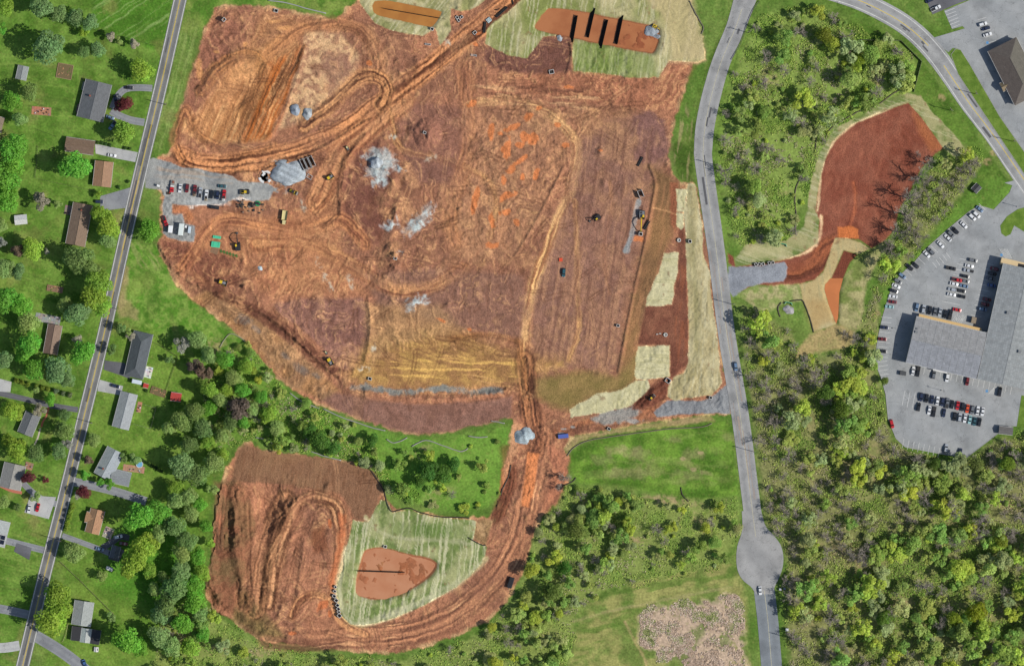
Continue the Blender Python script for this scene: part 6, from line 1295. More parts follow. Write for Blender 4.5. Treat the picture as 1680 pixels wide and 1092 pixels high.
# gardens
def bed(c4, label, frame_c=(170,140,110), fill=(120,104,70)):
    c, L, W, rz = frame(c4); e = empty('vegetable_bed', (c.x, c.y, 0), rz); tag(e, label, 'garden bed')
    for s in (-1,1): MB().box((0, s*W/2, .2), (L, .25, .4)).build('board', M['any'], e, lin(frame_c)); MB().box((s*L/2, 0, .2), (.25, W-.3, .4)).build('board', M['any'], e, lin(frame_c))
    MB().box((0,0,.12), (L-.3, W-.3, .2)).build('bed_soil', M['any'], e, lin(fill))
    for k in range(14): MB().box((rng.uniform(-.42,.42)*L, rng.uniform(-.42,.42)*W, .3), (rng.uniform(.4,1.2), rng.uniform(.3,.8), .25), rng.uniform(0,3), (.6,.6)).build('plant_clump', M['any'], e, lin(rng.choice(((86,120,46),(150,130,90),(196,150,110),(110,140,60)))))
bed([(95,103),(121,108),(116,131),(93,127)], 'timber framed vegetable bed on the lawn near the grey shed'); bed([(249,633),(274,641),(269,652),(247,644)], 'timber framed vegetable bed by the red playhouse', (140,110,80)); bed([(78,466),(104,472),(102,480),(77,477)], 'bare brown vegetable bed on the lawn', (150,120,90), (150,116,92))
def patio(c4, colr, label, items=6):
    c, L, W, rz = frame(c4); e = empty('patio', (c.x, c.y, 0), rz); tag(e, label, 'patio'); keep_box(c4, 0)
    nx, ny = max(1, int(L/1.2)), max(1, int(W/1.2))
    for i in range(nx):
        for j in range(ny): MB().box((-L/2+(i+.5)*L/nx, -W/2+(j+.5)*W/ny, .05), (L/nx-.05, W/ny-.05, .12)).build('slab', M['any'], e, lin(tuple(v*rng.uniform(.92,1.06) for v in colr)))
    for k in range(items):
        t = empty('garden_chair', e.matrix_basis @ Vector((rng.uniform(-.4,.4)*L, rng.uniform(-.4,.4)*W, .11)), rng.uniform(0,6)); tag(t, 'small garden chair on ' + label, 'chair', 'chairs on ' + label)
        cc = lin(rng.choice(((230,230,226),(90,70,60),(150,150,150),(60,60,64))))
        MB().box((0,0,.42), (.6,.6,.06)).build('seat', M['any'], t, cc); MB().box((-.28,0,.75), (.05,.6,.6)).build('backrest', M['any'], t, cc)
        for a in (-.25,.25):
            for b_ in (-.25,.25): MB().box((a,b_,.2), (.05,.05,.4)).build('leg', M['any'], t, cc)
patio([(53,176),(85,175),(83,192),(51,186)], (190,132,104), 'the brick patio on the lawn west of the grey house', 8); patio([(240,601),(252,602),(247,621),(236,618)], (228,228,222), 'the white patio behind the hip roofed house', 3)
patio([(172,864),(190,866),(180,884),(168,880)], (186,170,156), 'the cluttered patio of the tan cottage', 7); patio([(226,658),(234,660),(230,677),(224,675)], (196,140,116), 'the brick patio of the fenced lawn', 4); patio([(200,760),(238,766),(236,776),(204,772)], (190,150,118), 'the brick terrace by the round pool', 4); patio([(108,338),(118,336),(117,352),(104,352)], (150,130,124), 'the round patio behind the ranch house', 4); patio([(56,512),(100,520),(98,534),(60,526)], (166,162,156), 'the long grey patio among green trees', 5); patio([(40,756),(56,760),(52,772),(42,768)], (170,130,110), 'the brick path by the dark red tree', 2)
e = empty('garden_pool', P(229, 761)); tag(e, 'small round blue pool on a brick terrace', 'pool'); annulus(1.7, 1.95, 0, .75).build('pool_wall', M['white'], e); MB().cyl((0,0,.33), 1.72, .62, n=28).build('pool_water', M['any'], e, lin((120,180,214)))
# brick path
track_pts = [(80,668),(76,682),(70,692),(68,700)]
def path(pts, wd, colr, name='garden_path'): 
    o, _ = ribbon(name, pts, wd, flat_mat('paving_'+str(int(pts[0][0])), colr, .8, .15), z=.05, flat=False)
path(track_pts, 3, (186,112,84)); path([(66,702),(62,718),(56,730)], 2.5, (200,190,170)); path([(0,796),(18,804),(36,808)], 5, (196,120,96))
# green pipe outfalls
for x, y, a, l in ((1285,400,10,'green pipe outfall frame at the wood edge north of the gravel entrance'),(1294,496,10,'green pipe outfall frame above the grey stone apron')):
    e = empty('pipe_outfall', G(x, y), -R(a)); tag(e, l, 'outfall')
    MB().box((0,0,.7), (3.4,.25,1.4)).build('head_wall', M['any'], e, lin((90,190,140)))
    for s in (-1,1): MB().box((s*1.8,-.6,.6), (.25,1.4,1.2), s*.5).build('wing_wall', M['any'], e, lin((150,206,170)))
    MB().cyl((0,-.3,.5), .45, .6, 'y').build('pipe', M['black'], e)
# utility poles and lot lamps
M['pole_wood'] = flat_mat('pole_timber', (112,92,74), .85, .15)
def upole(px, py, ang, label, h=11):
    e = empty('utility_pole', P(px, py), -R(ang)); tag(e, label, 'utility pole')
    MB().tube([(0,0,-.1),(0,0,h)], [.2,.12], 8).build('shaft', M['pole_wood'], e)
    for z in (h-.4, h-1.3): MB().box((0,.14,z), (2.4,.12,.14)).build('crossarm', M['pole_wood'], e)
    for x in (-1.1,-.5,.5,1.1): MB().cyl((x,.14,h-.2), .07, .25, n=8).build('insulator', M['white'], e)
    MB().cyl((.3,0,h-2.4), .22, .8).build('transformer', M['metal'], e)
for x, y, a, l in ((1228,54,-25,'utility pole at the top bend of the pale road'),(1175,271,0,'utility pole beside the pale road at the wood edge'),(1202,499,8,'utility pole beside the pale road south of the gravel entrance'),(1235,740,8,'utility pole beside the pale road opposite the meadow'),(1297,1046,5,'utility pole on the verge south of the white cabinet'),(1599,154,55,'utility pole on the grass island by the bypass'),(1661,232,55,'utility pole on the bypass island near the car park entrance'),(1558,181,50,'utility pole on the lawn above the red pad'),(272,172,10,'utility pole on the verge opposite the grey house'),(192,507,15,'utility pole by the county road near the ranch house'),(151,693,15,'utility pole by the county road near the fenced lawn'),(100,886,15,'utility pole by the county road at the cottage drive')):
    upole(x, y, a, l)
for x, y, l in ((1465,538,'lamp post on the west side of the car park'),(1669,339,'lamp post at the car park entrance'),(1545,640,'lamp post south of the shorter warehouse wing')):
    e = empty('lamp_post', P(x, y, .03)); tag(e, l, 'lamp post'); MB().cyl((0,0,.3), .3, .6).build('base', M['concrete_raw'], e); MB().tube([(0,0,.5),(0,0,8)], [.1,.07], 8).build('shaft', M['metal'], e); MB().box((.5,0,8), (1.0,.4,.15)).build('lamp_head', M['metal'], e)
# guard rail on the pale road
e = empty('guard_rail', P(1246,2)); tag(e, 'dark guard rail on the outer bend of the pale road', 'guard rail'); o0 = P(1246,2)
gp = smooth([(1246,2),(1236,16),(1226,40),(1216,70),(1200,98)], 4); MB().tube([P(a,b,.65)-o0 for a,b in gp], .16, 5).build('rail', M['trim'], e)
for a, b in gp[::2]: p = P(a, b)-o0; MB().box((p.x,p.y,.32), (.14,.14,.64)).build('post', M['wood'], e)
kl = [offset(pb, -15.5)[i] for i in range(12, len(pb)-14)]
# kerbs of the car park
def kerb(pts, name='kerb'):
    p = [P(*q) for q in pts]; o0 = p[0].copy(); mb = MB()
    for a, b in zip(p[:-1], p[1:]):
        m_ = (a+b)/2-o0; mb.box((m_.x, m_.y, .08), ((b-a).length+.1, .2, .16), math.atan2((b-a).y, (b-a).x))
    o = mb.build(name, M['kerb']); o.location = o0; o['kind'] = 'structure'
kerb([(1630,344),(1607,337),(1590,347),(1555,376),(1520,407),(1500,430),(1476,452),(1463,472),(1456,492),(1448,520),(1442,546),(1437,575),(1436,596),(1445,618),(1453,646),(1457,687),(1470,719),(1485,733),(1542,744),(1585,751),(1636,712)])
kerb(isl + isl[:1])
# ------------------------------------------------------------------ trees
def leaf_mat(name, trans=.5, var=.30):
    m, t, b = newmat(name, .6, .25)
    base = N(t, 'ShaderNodeObjectInfo').outputs['Color']; geo = N(t, 'ShaderNodeNewGeometry')
    isl_ = geo.outputs['Random Per Island']
    at = N(t, 'ShaderNodeAttribute', attribute_name='clump').outputs['Fac']
    f = mul(t, mapr(t, isl_, 0, 1, 1-var, 1+var), mapr(t, at, 0, 1, .86, 1.14))
    c = mulc(t, base, f)
    hs = N(t, 'ShaderNodeHueSaturation'); t.links.new(c, hs.inputs['Color']); t.links.new(mapr(t, at, 0, 1, .497, .522), hs.inputs['Hue'])
    t.links.new(hs.outputs[0], b.inputs['Base Color'])
    tr = N(t, 'ShaderNodeBsdfTranslucent'); t.links.new(hs.outputs[0], tr.inputs['Color'])
    mx = N(t, 'ShaderNodeMixShader'); mx.inputs[0].default_value = trans
    t.links.new(b.outputs[0], mx.inputs[1]); t.links.new(tr.outputs[0], mx.inputs[2]); t.links.new(mx.outputs[0], t.nodes['Material Output'].inputs[0]); return m
M['leaf'] = leaf_mat('foliage'); M['bark'] = flat_mat('bark', (140,126,112), .9, .2); M['twig'] = flat_mat('bare_twigs', (168,158,146), .9, .2)
def crown_mesh(name, seed, nl, leaf, lobes, lobe_r=(.28, .44), spread=.66, zc=1.25, zr=.62, kind='round', holes=0):
    r = np.random.RandomState(seed); C = []
    while len(C) < lobes:
        p = r.uniform(-1, 1, 3)
        if (p**2).sum() > 1: continue
        if kind == 'cone':
            hgt = r.rand()**1.3; an = r.rand()*6.283; rad = (1-hgt)*.75*r.uniform(.5, 1); C.append((rad*math.cos(an), rad*math.sin(an), .5+hgt*2.0, r.uniform(.18, .32)*(1.15-hgt*.6)))
        else: C.append((p[0]*spread, p[1]*spread, zc+p[2]*zr*.75 + .25*(1-(p[0]**2+p[1]**2)), r.uniform(*lobe_r)))
    C = np.array(C); tone = r.rand(lobes)
    li = r.choice(lobes, nl, p=(C[:, 3]**2)/(C[:, 3]**2).sum())
    d = r.normal(size=(nl, 3)); d[:, 2] = np.abs(d[:, 2])*1.0 - .25*r.rand(nl); d /= np.linalg.norm(d, axis=1)[:, None]
    pos = C[li, :3] + d*C[li, 3:4]*r.uniform(.72, 1.12, (nl, 1)); pos[:, 2] = np.maximum(pos[:, 2], .25)
    nrm = d*.62 + r.normal(size=(nl, 3))*.38 + np.array([0, 0, .62]); nrm /= np.linalg.norm(nrm, axis=1)[:, None]
    a = np.cross(nrm, r.normal(size=(nl, 3))); a /= np.linalg.norm(a, axis=1)[:, None]; b = np.cross(nrm, a)
    s = leaf*r.uniform(.6, 1.35, (nl, 1)); q = r.uniform(.5, 1, (nl, 1))
    V = np.stack([pos - a*s, pos - b*s*q*.8 + nrm*s*.15, pos + a*s, pos + b*s*q - nrm*s*.1], 1).reshape(-1, 3)
    me = bpy.data.meshes.new(name); me.vertices.add(nl*4); me.vertices.foreach_set('co', V.astype(np.float32).ravel())
    me.loops.add(nl*4); me.loops.foreach_set('vertex_index', np.arange(nl*4, dtype=np.int32)); me.polygons.add(nl); me.polygons.foreach_set('loop_start', np.arange(0, nl*4, 4, dtype=np.int32)); me.update(calc_edges=True)
    at = me.attributes.new('clump', 'FLOAT', 'POINT'); at.data.foreach_set('value', np.repeat(np.clip(tone[li] + r.normal(size=nl)*.1, 0, 1), 4).astype(np.float32))
    me.materials.append(M['leaf']); return me
def trunk_mesh(name, seed, h=1.3, limbs=6, r0=.055, spread=.6):
    r = random.Random(seed); mb = MB(); mb.tube([(0,0,-.05),(r.uniform(-.04,.04),r.uniform(-.04,.04),h*.5),(r.uniform(-.08,.08),r.uniform(-.08,.08),h)], [r0,r0*.75,r0*.35], 7)
    for k in range(limbs):
        a = k*2.4 + r.uniform(-.4,.4); z = h*r.uniform(.35,.75); l = spread*r.uniform(.7,1.1)
        p1 = (math.cos(a)*l*.5, math.sin(a)*l*.5, z+l*.35); p2 = (math.cos(a+.2)*l, math.sin(a+.2)*l, z+l*.75)
        mb.tube([(0,0,z), p1, p2], [r0*.5,r0*.35,r0*.12], 5)
    return mb.mesh(name, M['bark'])
def bare_mesh(name, seed, depth=4):
    r = random.Random(seed); mb = MB()
    def grow(p, d, l, rad, k):
        q = p + d*l; mb.tube([p, (p+q)/2 + Vector((r.uniform(-.05,.05), r.uniform(-.05,.05), .01))*l, q], [rad, rad*.8, rad*.55], 4 if k < 2 else 3, caps=False)
        if k >= depth: return
        for _ in range(4 if k > 0 else 6):
            nd = (d*.55 + Vector((r.gauss(0,.6), r.gauss(0,.6), r.gauss(.12,.35)))).normalized(); grow(p.lerp(q, r.uniform(.45,1)), nd, l*r.uniform(.55,.8), rad*.56, k+1)
    grow(Vector((0,0,-.05)), Vector((0,0,1)), .85, .07, 0); return mb
RB = [crown_mesh(f'crown_round_{i}', 10+i, 2300, .062, 15+i) for i in range(4)]
RM = [crown_mesh(f'crown_loose_{i}', 30+i, 1150, .082, 12+i, (.2, .36), .74, 1.3, .7) for i in range(5)]
RS = [crown_mesh(f'crown_sparse_{i}', 50+i, 560, .088, 12+i, (.16, .32), .82, 1.35, .85) for i in range(5)]
RH = [crown_mesh(f'crown_shrub_{i}', 70+i, 420, .13, 7+i, (.3, .5), .55, .55, .35) for i in range(3)]
RC_ = [crown_mesh(f'crown_spruce_{i}', 80+i, 1700, .07, 44, kind='cone') for i in range(2)]
TR = [trunk_mesh(f'trunk_{i}', i) for i in range(3)]; TS = [trunk_mesh('shrub_stem_0', 9, .5, 5, .05, .35)]
def bare_split(i):
    mb = bare_mesh('b', 90+i, 4); nf = len(mb.f); me = mb.mesh(f'bare_branches_{i}', M['twig']); return me
BB = [bare_split(i) for i in range(4)]; BT = trunk_mesh('bare_trunk', 99, .9, 4, .06, .4)
LANDM = [((150,165),'the grey house on the looped drive'),((132,240),'the two-tone brown house'),((170,285),'the tan house'),((130,370),'the long ranch house'),((37,120),'the grey garden shed'),((107,117),'the timber framed vegetable bed'),((90,555),'the brown roofed house'),((230,585),'the hip roofed house'),((205,672),'the fenced lawn house'),((185,768),'the pool terrace house'),((155,852),'the tan cottage'),((137,1010),'the light grey house'),((45,695),'the brick path house'),((20,780),'the beige brick house'),((35,360),'the white garden shed'),((290,650),'the red roofed shed'),((-5,870),'the solar roofed house'),((225,60),'the mown field corner'),((265,375),'the gravel yard'),((190,910),'the grey garage shed'),((0,205),'the tan house end'),((80,480),'the bare brown bed')]
CN = dict(G=((150,214,78),'bright green tree'), Y=((186,220,84),'yellow-green tree'), B=((164,200,126),'blue-green tree'), D=((154,184,102),'dark olive tree'), P=((146,72,82),'dark red tree'), W=((206,202,182),'pale blossoming tree'), L=((188,216,124),'pale green tree'), X=((150,128,110),'brown budding tree'))
def tree(px, py, r, crown, trunk, colr, label, cat, group, name, zs=1.0, z=0.0, jit=.1):
    e = empty(name, P(px, py, z), rng.uniform(0, 6.28)); s = r*S; e.scale = (s*rng.uniform(.93, 1.07), s*rng.uniform(.93, 1.07), s*zs*rng.uniform(.9, 1.12)); tag(e, label, cat, group)
    j = rng.uniform(1-jit, 1+jit); j2 = rng.uniform(.92, 1.08)
    mobj('trunk', trunk, e); mobj('crown', crown, e, None, (colr[0]*j*j2, colr[1]*j, colr[2]*j/j2)); return e
def x_far(px, py): return 1440 < px < 1620 and 230 < py < 480
def bare(px, py, r, label, group, colr=None):
    e = empty('bare_tree', P(px, py), rng.uniform(0, 6.28)); s = r*S; e.scale = (s*.9, s*.9, s*(1.45 if x_far(px, py) else 1.05)); tag(e, label, 'tree', group)
    mobj('trunk', BT, e); mobj('branches', rng.choice(BB), e); return e
YARD = '''72,12,22,B 100,24,15,B 125,32,16,B 150,38,15,B 83,78,27,B 12,15,16,Y 3,48,9,G 140,56,9,Y 163,82,13,B 182,62,10,W 222,72,10,W 196,68,7,L 235,116,21,Y 140,86,12,D 206,172,13,P 195,176,9,P 206,217,20,Y 52,152,17,D 20,168,18,G 36,196,14,L 25,246,26,G 125,276,27,G 8,292,30,G 16,330,24,G 22,272,22,G
70,331,16,W 97,336,9,L 162,319,7,Y 168,352,16,Y 182,372,22,Y 178,395,14,L 132,424,26,D 152,440,18,D 166,462,24,Y 158,486,24,Y 170,500,18,Y 132,512,24,B 108,502,14,L 55,408,20,Y 30,410,13,X 10,440,18,L 33,446,14,B 3,370,14,L 8,490,24,G 34,500,20,G 50,528,20,L 247,377,20,G 201,538,10,D 213,545,7,L 78,412,6,W 5,398,8,W
50,568,22,G 60,606,19,G 40,585,14,G 8,590,16,B 95,606,22,B 112,622,14,B 138,580,22,G 128,556,10,W 186,574,10,D 85,655,12,G 25,672,19,Y 66,671,11,W 30,735,20,Y 16,722,13,Y 62,742,17,D 106,706,18,D 112,726,10,W 100,740,14,B 48,783,12,P 75,787,6,P 141,777,11,G 165,790,8,G 181,793,9,G 138,806,12,P 156,720,12,L 147,755,10,X 128,812,8,W 205,750,8,D 222,752,10,L 108,680,12,D 215,552,8,W
230,848,27,G 262,838,22,G 286,862,20,D 262,875,16,L 240,893,25,Y 222,922,26,Y 248,935,14,Y 125,905,19,L 167,943,10,L 310,886,18,D 288,965,24,D 300,935,18,B 276,990,20,D 320,985,20,G 98,975,25,Y 86,1014,27,Y 105,1000,18,Y 210,1048,26,G 232,1060,16,G 262,1042,22,B 270,1005,18,B 185,1010,9,L 290,820,16,L 315,840,14,L 340,862,12,G 60,815,9,L 8,822,12,L 30,830,8,D
300,690,20,D 322,676,18,D 335,702,18,D 395,672,22,X 380,690,16,D 300,762,24,B 325,775,20,D 352,760,18,L 312,730,16,D 345,725,14,Y 368,712,14,L 300,566,14,W 325,556,17,L 345,582,16,L 370,588,16,G 320,600,12,X 335,612,16,X 385,620,16,L 400,640,14,G 280,590,8,D 405,600,13,Y 60,640,6,L
290,800,15,Y 312,812,16,L 330,826,13,G 300,905,17,L 325,910,15,G 335,940,15,Y 318,955,17,G 330,1005,15,L 300,1020,18,G 285,1060,17,L 312,1060,16,Y 335,1040,13,G 255,965,13,L 270,945,12,D 345,640,16,Y 362,655,15,L 345,668,14,G 372,640,13,Y 400,690,14,G 415,670,14,L 430,650,13,G 440,680,15,Y 455,700,14,L 365,745,12,Y 280,700,12,L 350,800,11,L 345,890,10,Y'''
for tok in YARD.split():
    x, y, r, k = tok.split(','); x, y, r = float(x), float(y), float(r)*1.1
    near = min(LANDM, key=lambda q: (q[0][0]-x)**2 + (q[0][1]-y)**2); dist = math.hypot(near[0][0]-x, near[0][1]-y)
    size = 'small' if r < 10 else ('medium' if r < 17 else ('large' if r < 23 else 'very large'))
    rel = 'close beside' if dist < 26 else ('near' if dist < 48 else 'some way from')
    if x > 285 and y > 540: near = (None, 'the hedgerow strip west of the site'); rel = 'in'
    cc, nm = CN[k]; lab = f'{size} {nm} {rel} {near[1]}'
    if k in 'B' and y < 120: cr = rng.choice(RB)
    else: cr = rng.choice(RB if r >= 13 and k not in 'XW' else RM)
    tree(x, y, r, cr, rng.choice(TR), lin(cc), lab, 'tree', ('yard trees ' + rel + ' ' + near[1]), 'garden_tree' if k != 'B' else 'blue_green_tree', zs=.95 if r > 20 else 1.05)
for k, (x, y) in enumerate(((28,625),(37,628),(47,630),(60,633),(70,635),(79,637),(92,640),(104,645),(115,648))):
    tree(x, y, 6, rng.choice(RH), TS[0], lin((150,168,64) if k < 6 else (140,156,112)), 'clipped yellow-green shrub in the row along the dark drive' if k < 6 else 'grey-green shrub at the road end of the shrub row', 'shrub', 'shrub row along the dark drive', 'garden_shrub', 1.3)
for k in range(5): tree(119-k*2.4, 830+k*9, 7, rng.choice(RH), TS[0], lin((164,190,70)), 'yellow-green shrub in the hedge west of the tan cottage', 'shrub', 'hedge west of the tan cottage', 'garden_shrub', 1.2)
for x, y in ((160,234),(167,235),(173,236),(180,239),(205,243),(213,244),(210,298),(195,307),(240,640)): tree(x, y, 4, rng.choice(RH), TS[0], lin((84,116,50)), 'small dark round shrub edging the concrete drive' if y < 250 else 'small dark shrub standing on the open lawn', 'shrub', 'small dark lawn shrubs', 'garden_shrub', 1)
for k in range(12): tree(230+k*3.2, 752+k*1.9, 3.6, rng.choice(RH), TS[0], lin((70,100,44)), 'low dark shrub in the hedge behind the pool terrace', 'shrub', 'hedge behind the pool terrace', 'garden_shrub', 1)
# woods
def free(x, y, pad=0):
    i = int(round((x-gx[0])/STEP)); j = int(round((y-gy[0])/STEP))
    return 0 <= i < NX and 0 <= j < NY and not KEEP[j, i] and K[j, i] == 0
def inside(poly, x, y):
    c = False; n = len(poly)
    for i in range(n):
        x0, y0 = poly[i]; x1, y1 = poly[i-1]
        if (y0 > y) != (y1 > y) and x < (x1-x0)*(y-y0)/(y1-y0)+x0: c = not c
    return c
def plant(poly, n, dmin, seed):
    r = random.Random(seed); x0, y0, x1, y1 = bbox(poly); pts = []; tries = 0
    while len(pts) < n and tries < n*60:
        tries += 1; x, y = r.uniform(x0, x1), r.uniform(y0, y1)
        if not inside(poly, x, y) or not free(x, y): continue
        if any((x-a)**2 + (y-b)**2 < dmin*dmin for a, b in pts): continue
        pts.append((x, y))
    return pts
WC = [((208,222,116),'olive green'), ((222,236,96),'yellow-green'), ((178,210,100),'mid green'), ((206,216,142),'pale grey-green'), ((170,192,96),'dark olive')]
def fld(F, x, y): return float(F[min(max(int((y-gy[0])/STEP), 0), NY-1), min(max(int((x-gx[0])/STEP), 0), NX-1)])
SUB = [((1235,560),'by the pale road south of the gravel entrance'),((1250,700),'by the pale road opposite the meadow'),((1300,870),'by the turning circle'),((1310,1000),'by the verge cabinets'),((1400,620),'west of the car park kerb'),((1420,760),'in the middle of the large wood'),((1400,900),'among the tan clearings of the large wood'),((1420,1050),'at the foot of the large wood'),((1540,790),'below the south kerb of the car park'),((1560,900),'in the heart of the large wood'),((1570,1040),'round the very large bright yellow tree'),((1660,780),'beyond the long brown shed'),((1660,920),'in the far side of the large wood'),((1670,1060),'in the far corner of the large wood'),
       ((1280,60),'at the top of the north-eastern wood'),((1400,100),'inside the bend fence'),((1230,170),'by the curve of the pale road'),((1330,200),'in the heart of the north-eastern wood'),((1240,330),'at the foot of the north-eastern wood'),((1420,170),'along the upper edge of the red pad'),((1550,290),'between the red pad and the lawn shed'),((1480,410),'between the red pad and the parked cars'),
       ((360,620),'behind the red roofed shed'),((430,690),'above the brown southern field'),((520,710),'below the pink bank'),((640,770),'above the green-streaked blanket'),((750,790),'in the open grassy hollow'),((320,1050),'at the corner of the lower spoil'),((480,1085),'below the lower spoil'),((640,1085),'below the southern haul loop'),((800,1060),'outside the haul road bend'),((900,900),'beside the straight of the haul road'),((900,1040),'west of the rough meadow'),((1000,850),'below the green meadow'),((1130,860),'between the meadow and the turning circle')]
def place(x, y): return min(SUB, key=lambda q: (q[0][0]-x)**2 + (q[0][1]-y)**2)[1]
def wood(poly, n, dmin, seed, where, rr, mix, barep, weights, zs=1.25):
    """stands differ from place to place: a slow field picks the leading kind, its size and how many are still bare"""
    r = random.Random(seed)
    for x, y in plant(poly, n, dmin, seed):
        q = fld(N60, x, y) + .4*fld(NB, x, y); rad = r.uniform(*rr)*(1.18 if q > .15 else (.86 if q < -.35 else 1))
        pl = place(x, y)
        if r.random() < barep*(2.0 if q < -.1 else .55): bare(x, y, rad*.95, ('big' if rad > (rr[0]+rr[1])/2 else 'small') + f' bare grey tree {pl}', f'bare trees {pl}'); continue
        if poly in (W3, W4) and any(not free(x-k, y-k*.25) and KEEP[min(max(int((y-k*.25-gy[0])/STEP), 0), NY-1), min(max(int((x-k-gx[0])/STEP), 0), NX-1)] for k in (8, 14, 20, 26)): bare(x, y, rad*.7, f'bare grey roadside tree {pl}', f'bare roadside trees {pl}'); continue
        w_ = list(weights); w_[(2 if q > .35 else 1 if q > .05 else 3 if q > -.3 else 0)] += 8
        cc, nm = r.choices(WC, w_)[0]; sz = 'tall broad' if rad > (rr[0]+rr[1])/2 else 'slender'
        tree(x, y, rad, r.choice(r.choices((RB, RM, RS), mix)[0]), r.choice(TR), lin(cc), f'{sz} {nm} tree {pl}', 'tree', f'{nm} trees {pl}', 'woodland_tree' if rad > (rr[0]+rr[1])/2 else 'young_tree', zs*r.uniform(.65, 1.15), jit=.16)
wood(W3, 430, 10, 1, 'in the wood south of the car park', (7, 20), (.04, .30, .66), .40, (3, 3, 2, 3, 1), .9)
wood(W4, 84, 13, 2, 'in the wood north-west of the red pad', (8, 19), (.10, .40, .50), .26, (2, 2, 2, 2, 2), .95)
W1A = [(420,560),(455,630),(500,662),(560,690),(600,720),(620,745),(640,790),(690,815),(690,830),(640,812),(628,785),(600,765),(540,750),(430,730),(410,715),(390,722),(360,735),(330,700),(345,610),(370,565)]
W1B = [(640,740),(700,735),(760,745),(800,760),(815,800),(790,838),(690,830),(650,810)]
wood(W1B, 16, 13, 8, 'in the green strip between the two excavations', (6, 11), (.1, .5, .4), .2, (3, 3, 6, 2, 2), .8)
wood(W1A, 66, 11, 3, 'in the green strip between the two excavations', (6, 13), (.15, .6, .25), .12, (3, 3, 6, 2, 2), 1.0)
wood([(850,975),(880,870),(900,845),(930,800),(1000,800),(1050,820),(1060,900),(980,960),(950,1000),(930,1092),(800,1092),(800,1035)], 60, 12, 9, 'in the thicket beside the southern haul road', (8, 16), (.3, .5, .2), .06, (2, 3, 6, 4, 0), .95)
wood(W2, 130, 11, 4, 'in the thicket south of the haul road', (6, 14), (.12, .55, .33), .15, (3, 3, 5, 3, 2), 1.05)
wood(W5, 34, 11, 5, 'in the thin belt beside the red pad', (10, 16), (0, .1, .9), .6, (3, 4, 1, 3, 0), 1.3)
for x, y, r, c, l in ((1600,1000,20,(176,190,48),'very large bright yellow tree in the wood by the far corner'),(1565,1015,14,(170,186,56),'large yellow tree beside the very large one in the wood'),(1450,1010,15,(140,170,60),'large fresh green tree in the wood near the southern verge'),(1408,100,13,(176,196,58),'vivid yellow-green tree in the wood below the bend fence'),(1350,60,15,(164,176,62),'yellow-green tree deep in the north-eastern wood'),(1400,75,10,(168,180,60),'small yellow-green tree in the north-eastern wood'),(1640,885,14,(170,186,60),'yellow-green tree in the middle of the southern wood'),(1380,670,18,(126,158,60),'broad green tree by the car park west kerb'),(1352,645,16,(122,156,64),'broad green tree in the wood west of the car park'),(1650,760,16,(156,176,60),'yellow-green tree below the long brown shed'),(1600,760,15,(150,160,80),'olive tree overhanging the south kerb'),(1530,760,13,(110,140,56),'dark green tree at the south kerb'),(1450,625,8,(150,170,70),'small bright tree at the west kerb of the car park'),(950,870,18,(150,170,84),'pale green tree leaning over the southern haul road'),(905,970,18,(146,170,80),'pale green tree in the southern thicket'),(925,930,14,(96,150,50),'bright green tree in the southern thicket'),(530,760,0,(0,0,0),'')):
    if r: tree(x, y, r, rng.choice(RB), rng.choice(TR), lin(c), l, 'tree', None, 'woodland_tree', 1.1)
for x, y, r in ((525,722,20),(545,735,16),(508,705,16),(705,770,19),(728,778,18),(745,762,14),(612,722,14),(690,790,13)):
    tree(x, y, r, rng.choice(RB), rng.choice(TR), lin((110,156,62)), 'dense dark green tree clumped in the grassy hollow' if x > 650 else 'dense dark green tree clumped below the pink bank', 'tree', 'dark green clumps in the green strip', 'woodland_tree', .9)
for x, y, r in ((925,782,16),(918,800,10),(1505,292,20),(1490,325,22),(1482,352,22),(1472,380,20),(1520,268,16),(1456,402,14),(1402,555,14),(1385,548,10),(1420,560,12),(1560,300,10),(1505,255,9)): bare(x, y, r, 'bare tree casting a branching shadow on red soil' if y > 700 or (x > 1470 and x < 1600) else 'bare tree on the tan straw slope', 'bare trees at the soil edge')
# shrubs at wood edges
for poly, n, sd_, wh in ((W1, 26, 21, 'in the green strip'), (W2, 70, 22, 'in the southern thicket'), (W4, 60, 23, 'in the north-eastern wood'), (W3, 50, 24, 'in the southern wood')):
    r = random.Random(sd_)
    for x, y in plant(poly, n, 7, sd_):
        cc, nm = r.choice(WC); tree(x, y, r.uniform(3.5, 6.5), r.choice(RH), TS[0], lin(cc), f'low {nm} shrub {place(x, y)}', 'shrub', f'{nm} shrubs {place(x, y)}', 'woodland_shrub', 1.0, jit=.2)
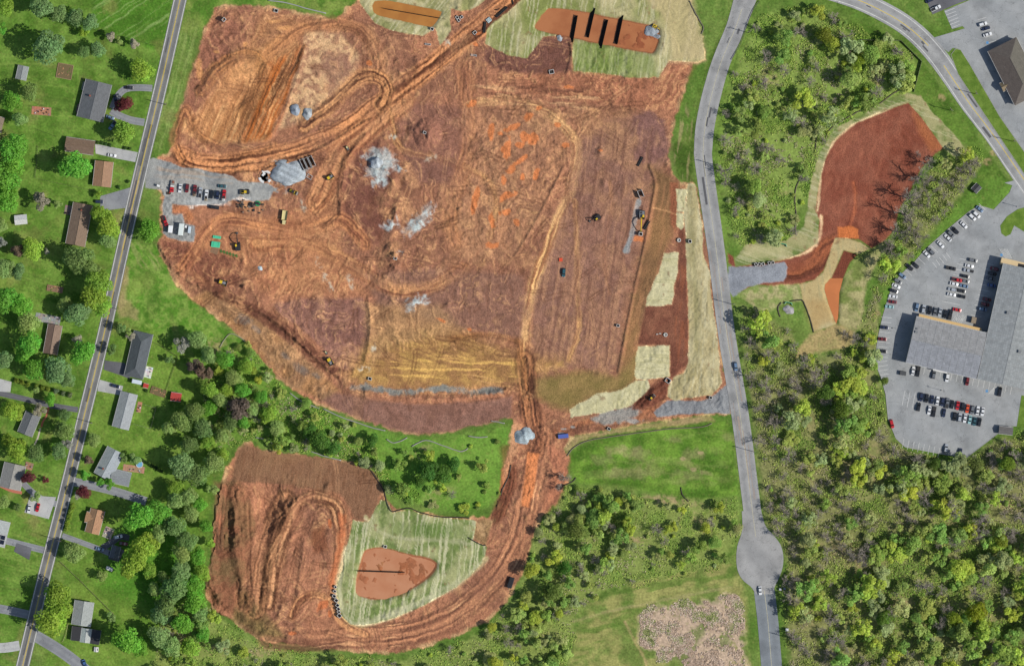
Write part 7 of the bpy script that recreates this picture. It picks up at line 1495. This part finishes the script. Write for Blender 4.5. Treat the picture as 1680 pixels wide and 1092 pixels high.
# undergrowth: leafy ground cover in the woods, brush in the clearing; nobody could count it
def cover(name, polys, n, size, cols, seed, label, up=.5, tall=.3, thr=-.35):
    r = np.random.RandomState(seed); pts = []
    for poly, share in polys:
        x0, y0, x1, y1 = bbox(poly); m = int(n*share*2.2); X = r.uniform(x0, x1, m).astype(np.float32); Y = r.uniform(y0, y1, m).astype(np.float32)
        i = np.clip(((X-gx[0])/STEP).astype(int), 0, NX-1); j = np.clip(((Y-gy[0])/STEP).astype(int), 0, NY-1)
        ok = sdist(poly, X, Y) + 13*N20[j, i] > 0; ok &= ~KEEP[j, i] & (K[j, i] == 0) & ((N20[j, i] + .5*N8[j, i]) > thr); pts.append(np.stack([X, Y], 1)[ok])
    p = np.concatenate(pts); k = len(p); pos = np.stack([(p[:, 0]-840)*S, (546-p[:, 1])*S, r.uniform(.05, tall, k)], 1)
    nrm = r.normal(size=(k, 3))*.7 + np.array([0, 0, up]); nrm /= np.linalg.norm(nrm, axis=1)[:, None]
    a = np.cross(nrm, r.normal(size=(k, 3))); a /= np.linalg.norm(a, axis=1)[:, None]; b = np.cross(nrm, a); s = size*r.uniform(.5, 1.5, (k, 1))
    V = np.stack([pos-a*s, pos-b*s*.6, pos+a*s, pos+b*s*.7], 1); V[..., 2] = np.maximum(V[..., 2], .01)
    me = bpy.data.meshes.new(name); me.vertices.add(k*4); me.vertices.foreach_set('co', V.astype(np.float32).ravel()); me.loops.add(k*4); me.loops.foreach_set('vertex_index', np.arange(k*4, dtype=np.int32)); me.polygons.add(k); me.polygons.foreach_set('loop_start', np.arange(0, k*4, 4, dtype=np.int32)); me.update(calc_edges=True)
    at = me.attributes.new('tone', 'FLOAT_COLOR', 'POINT'); c = np.ones((k, 4), np.float32); L_ = np.array([lin(q) for q in cols], np.float32); ii = np.clip(((p[:, 0]-gx[0])/STEP).astype(int), 0, NX-1); jj = np.clip(((p[:, 1]-gy[0])/STEP).astype(int), 0, NY-1)
    q = np.clip((N20[jj, ii]*.5 + N60[jj, ii]*.6 + .5)*len(cols) + r.normal(size=k)*.7, 0, len(cols)-.01).astype(int)
    c[:, :3] = L_[q]*r.uniform(.75, 1.2, (k, 1)); at.data.foreach_set('color', np.repeat(c, 4, 0).ravel())
    m, t, b_ = newmat(name, .8, .15); t.links.new(N(t, 'ShaderNodeAttribute', attribute_name='tone').outputs['Color'], b_.inputs['Base Color']); me.materials.append(m)
    return tag(mobj(name, me), label, None, None, 'stuff')
cover('undergrowth', ((W1A, .10), (W2, .24), (W3, .46), (W4, .16), (W5, .04)), 190000, .33, ((192,182,144),(160,170,94),(196,212,108),(166,200,84),(140,178,74)), 5, 'leafy undergrowth covering the floor of the woods', .5, .7)
cover('dead_brush', ((THK, 1.0),), 34000, .38, ((232,208,184),(216,190,166),(200,174,148),(236,214,192),(164,172,106)), 6, 'pinkish dead brush matted over the southern clearing', 1.3, .28, -.1)
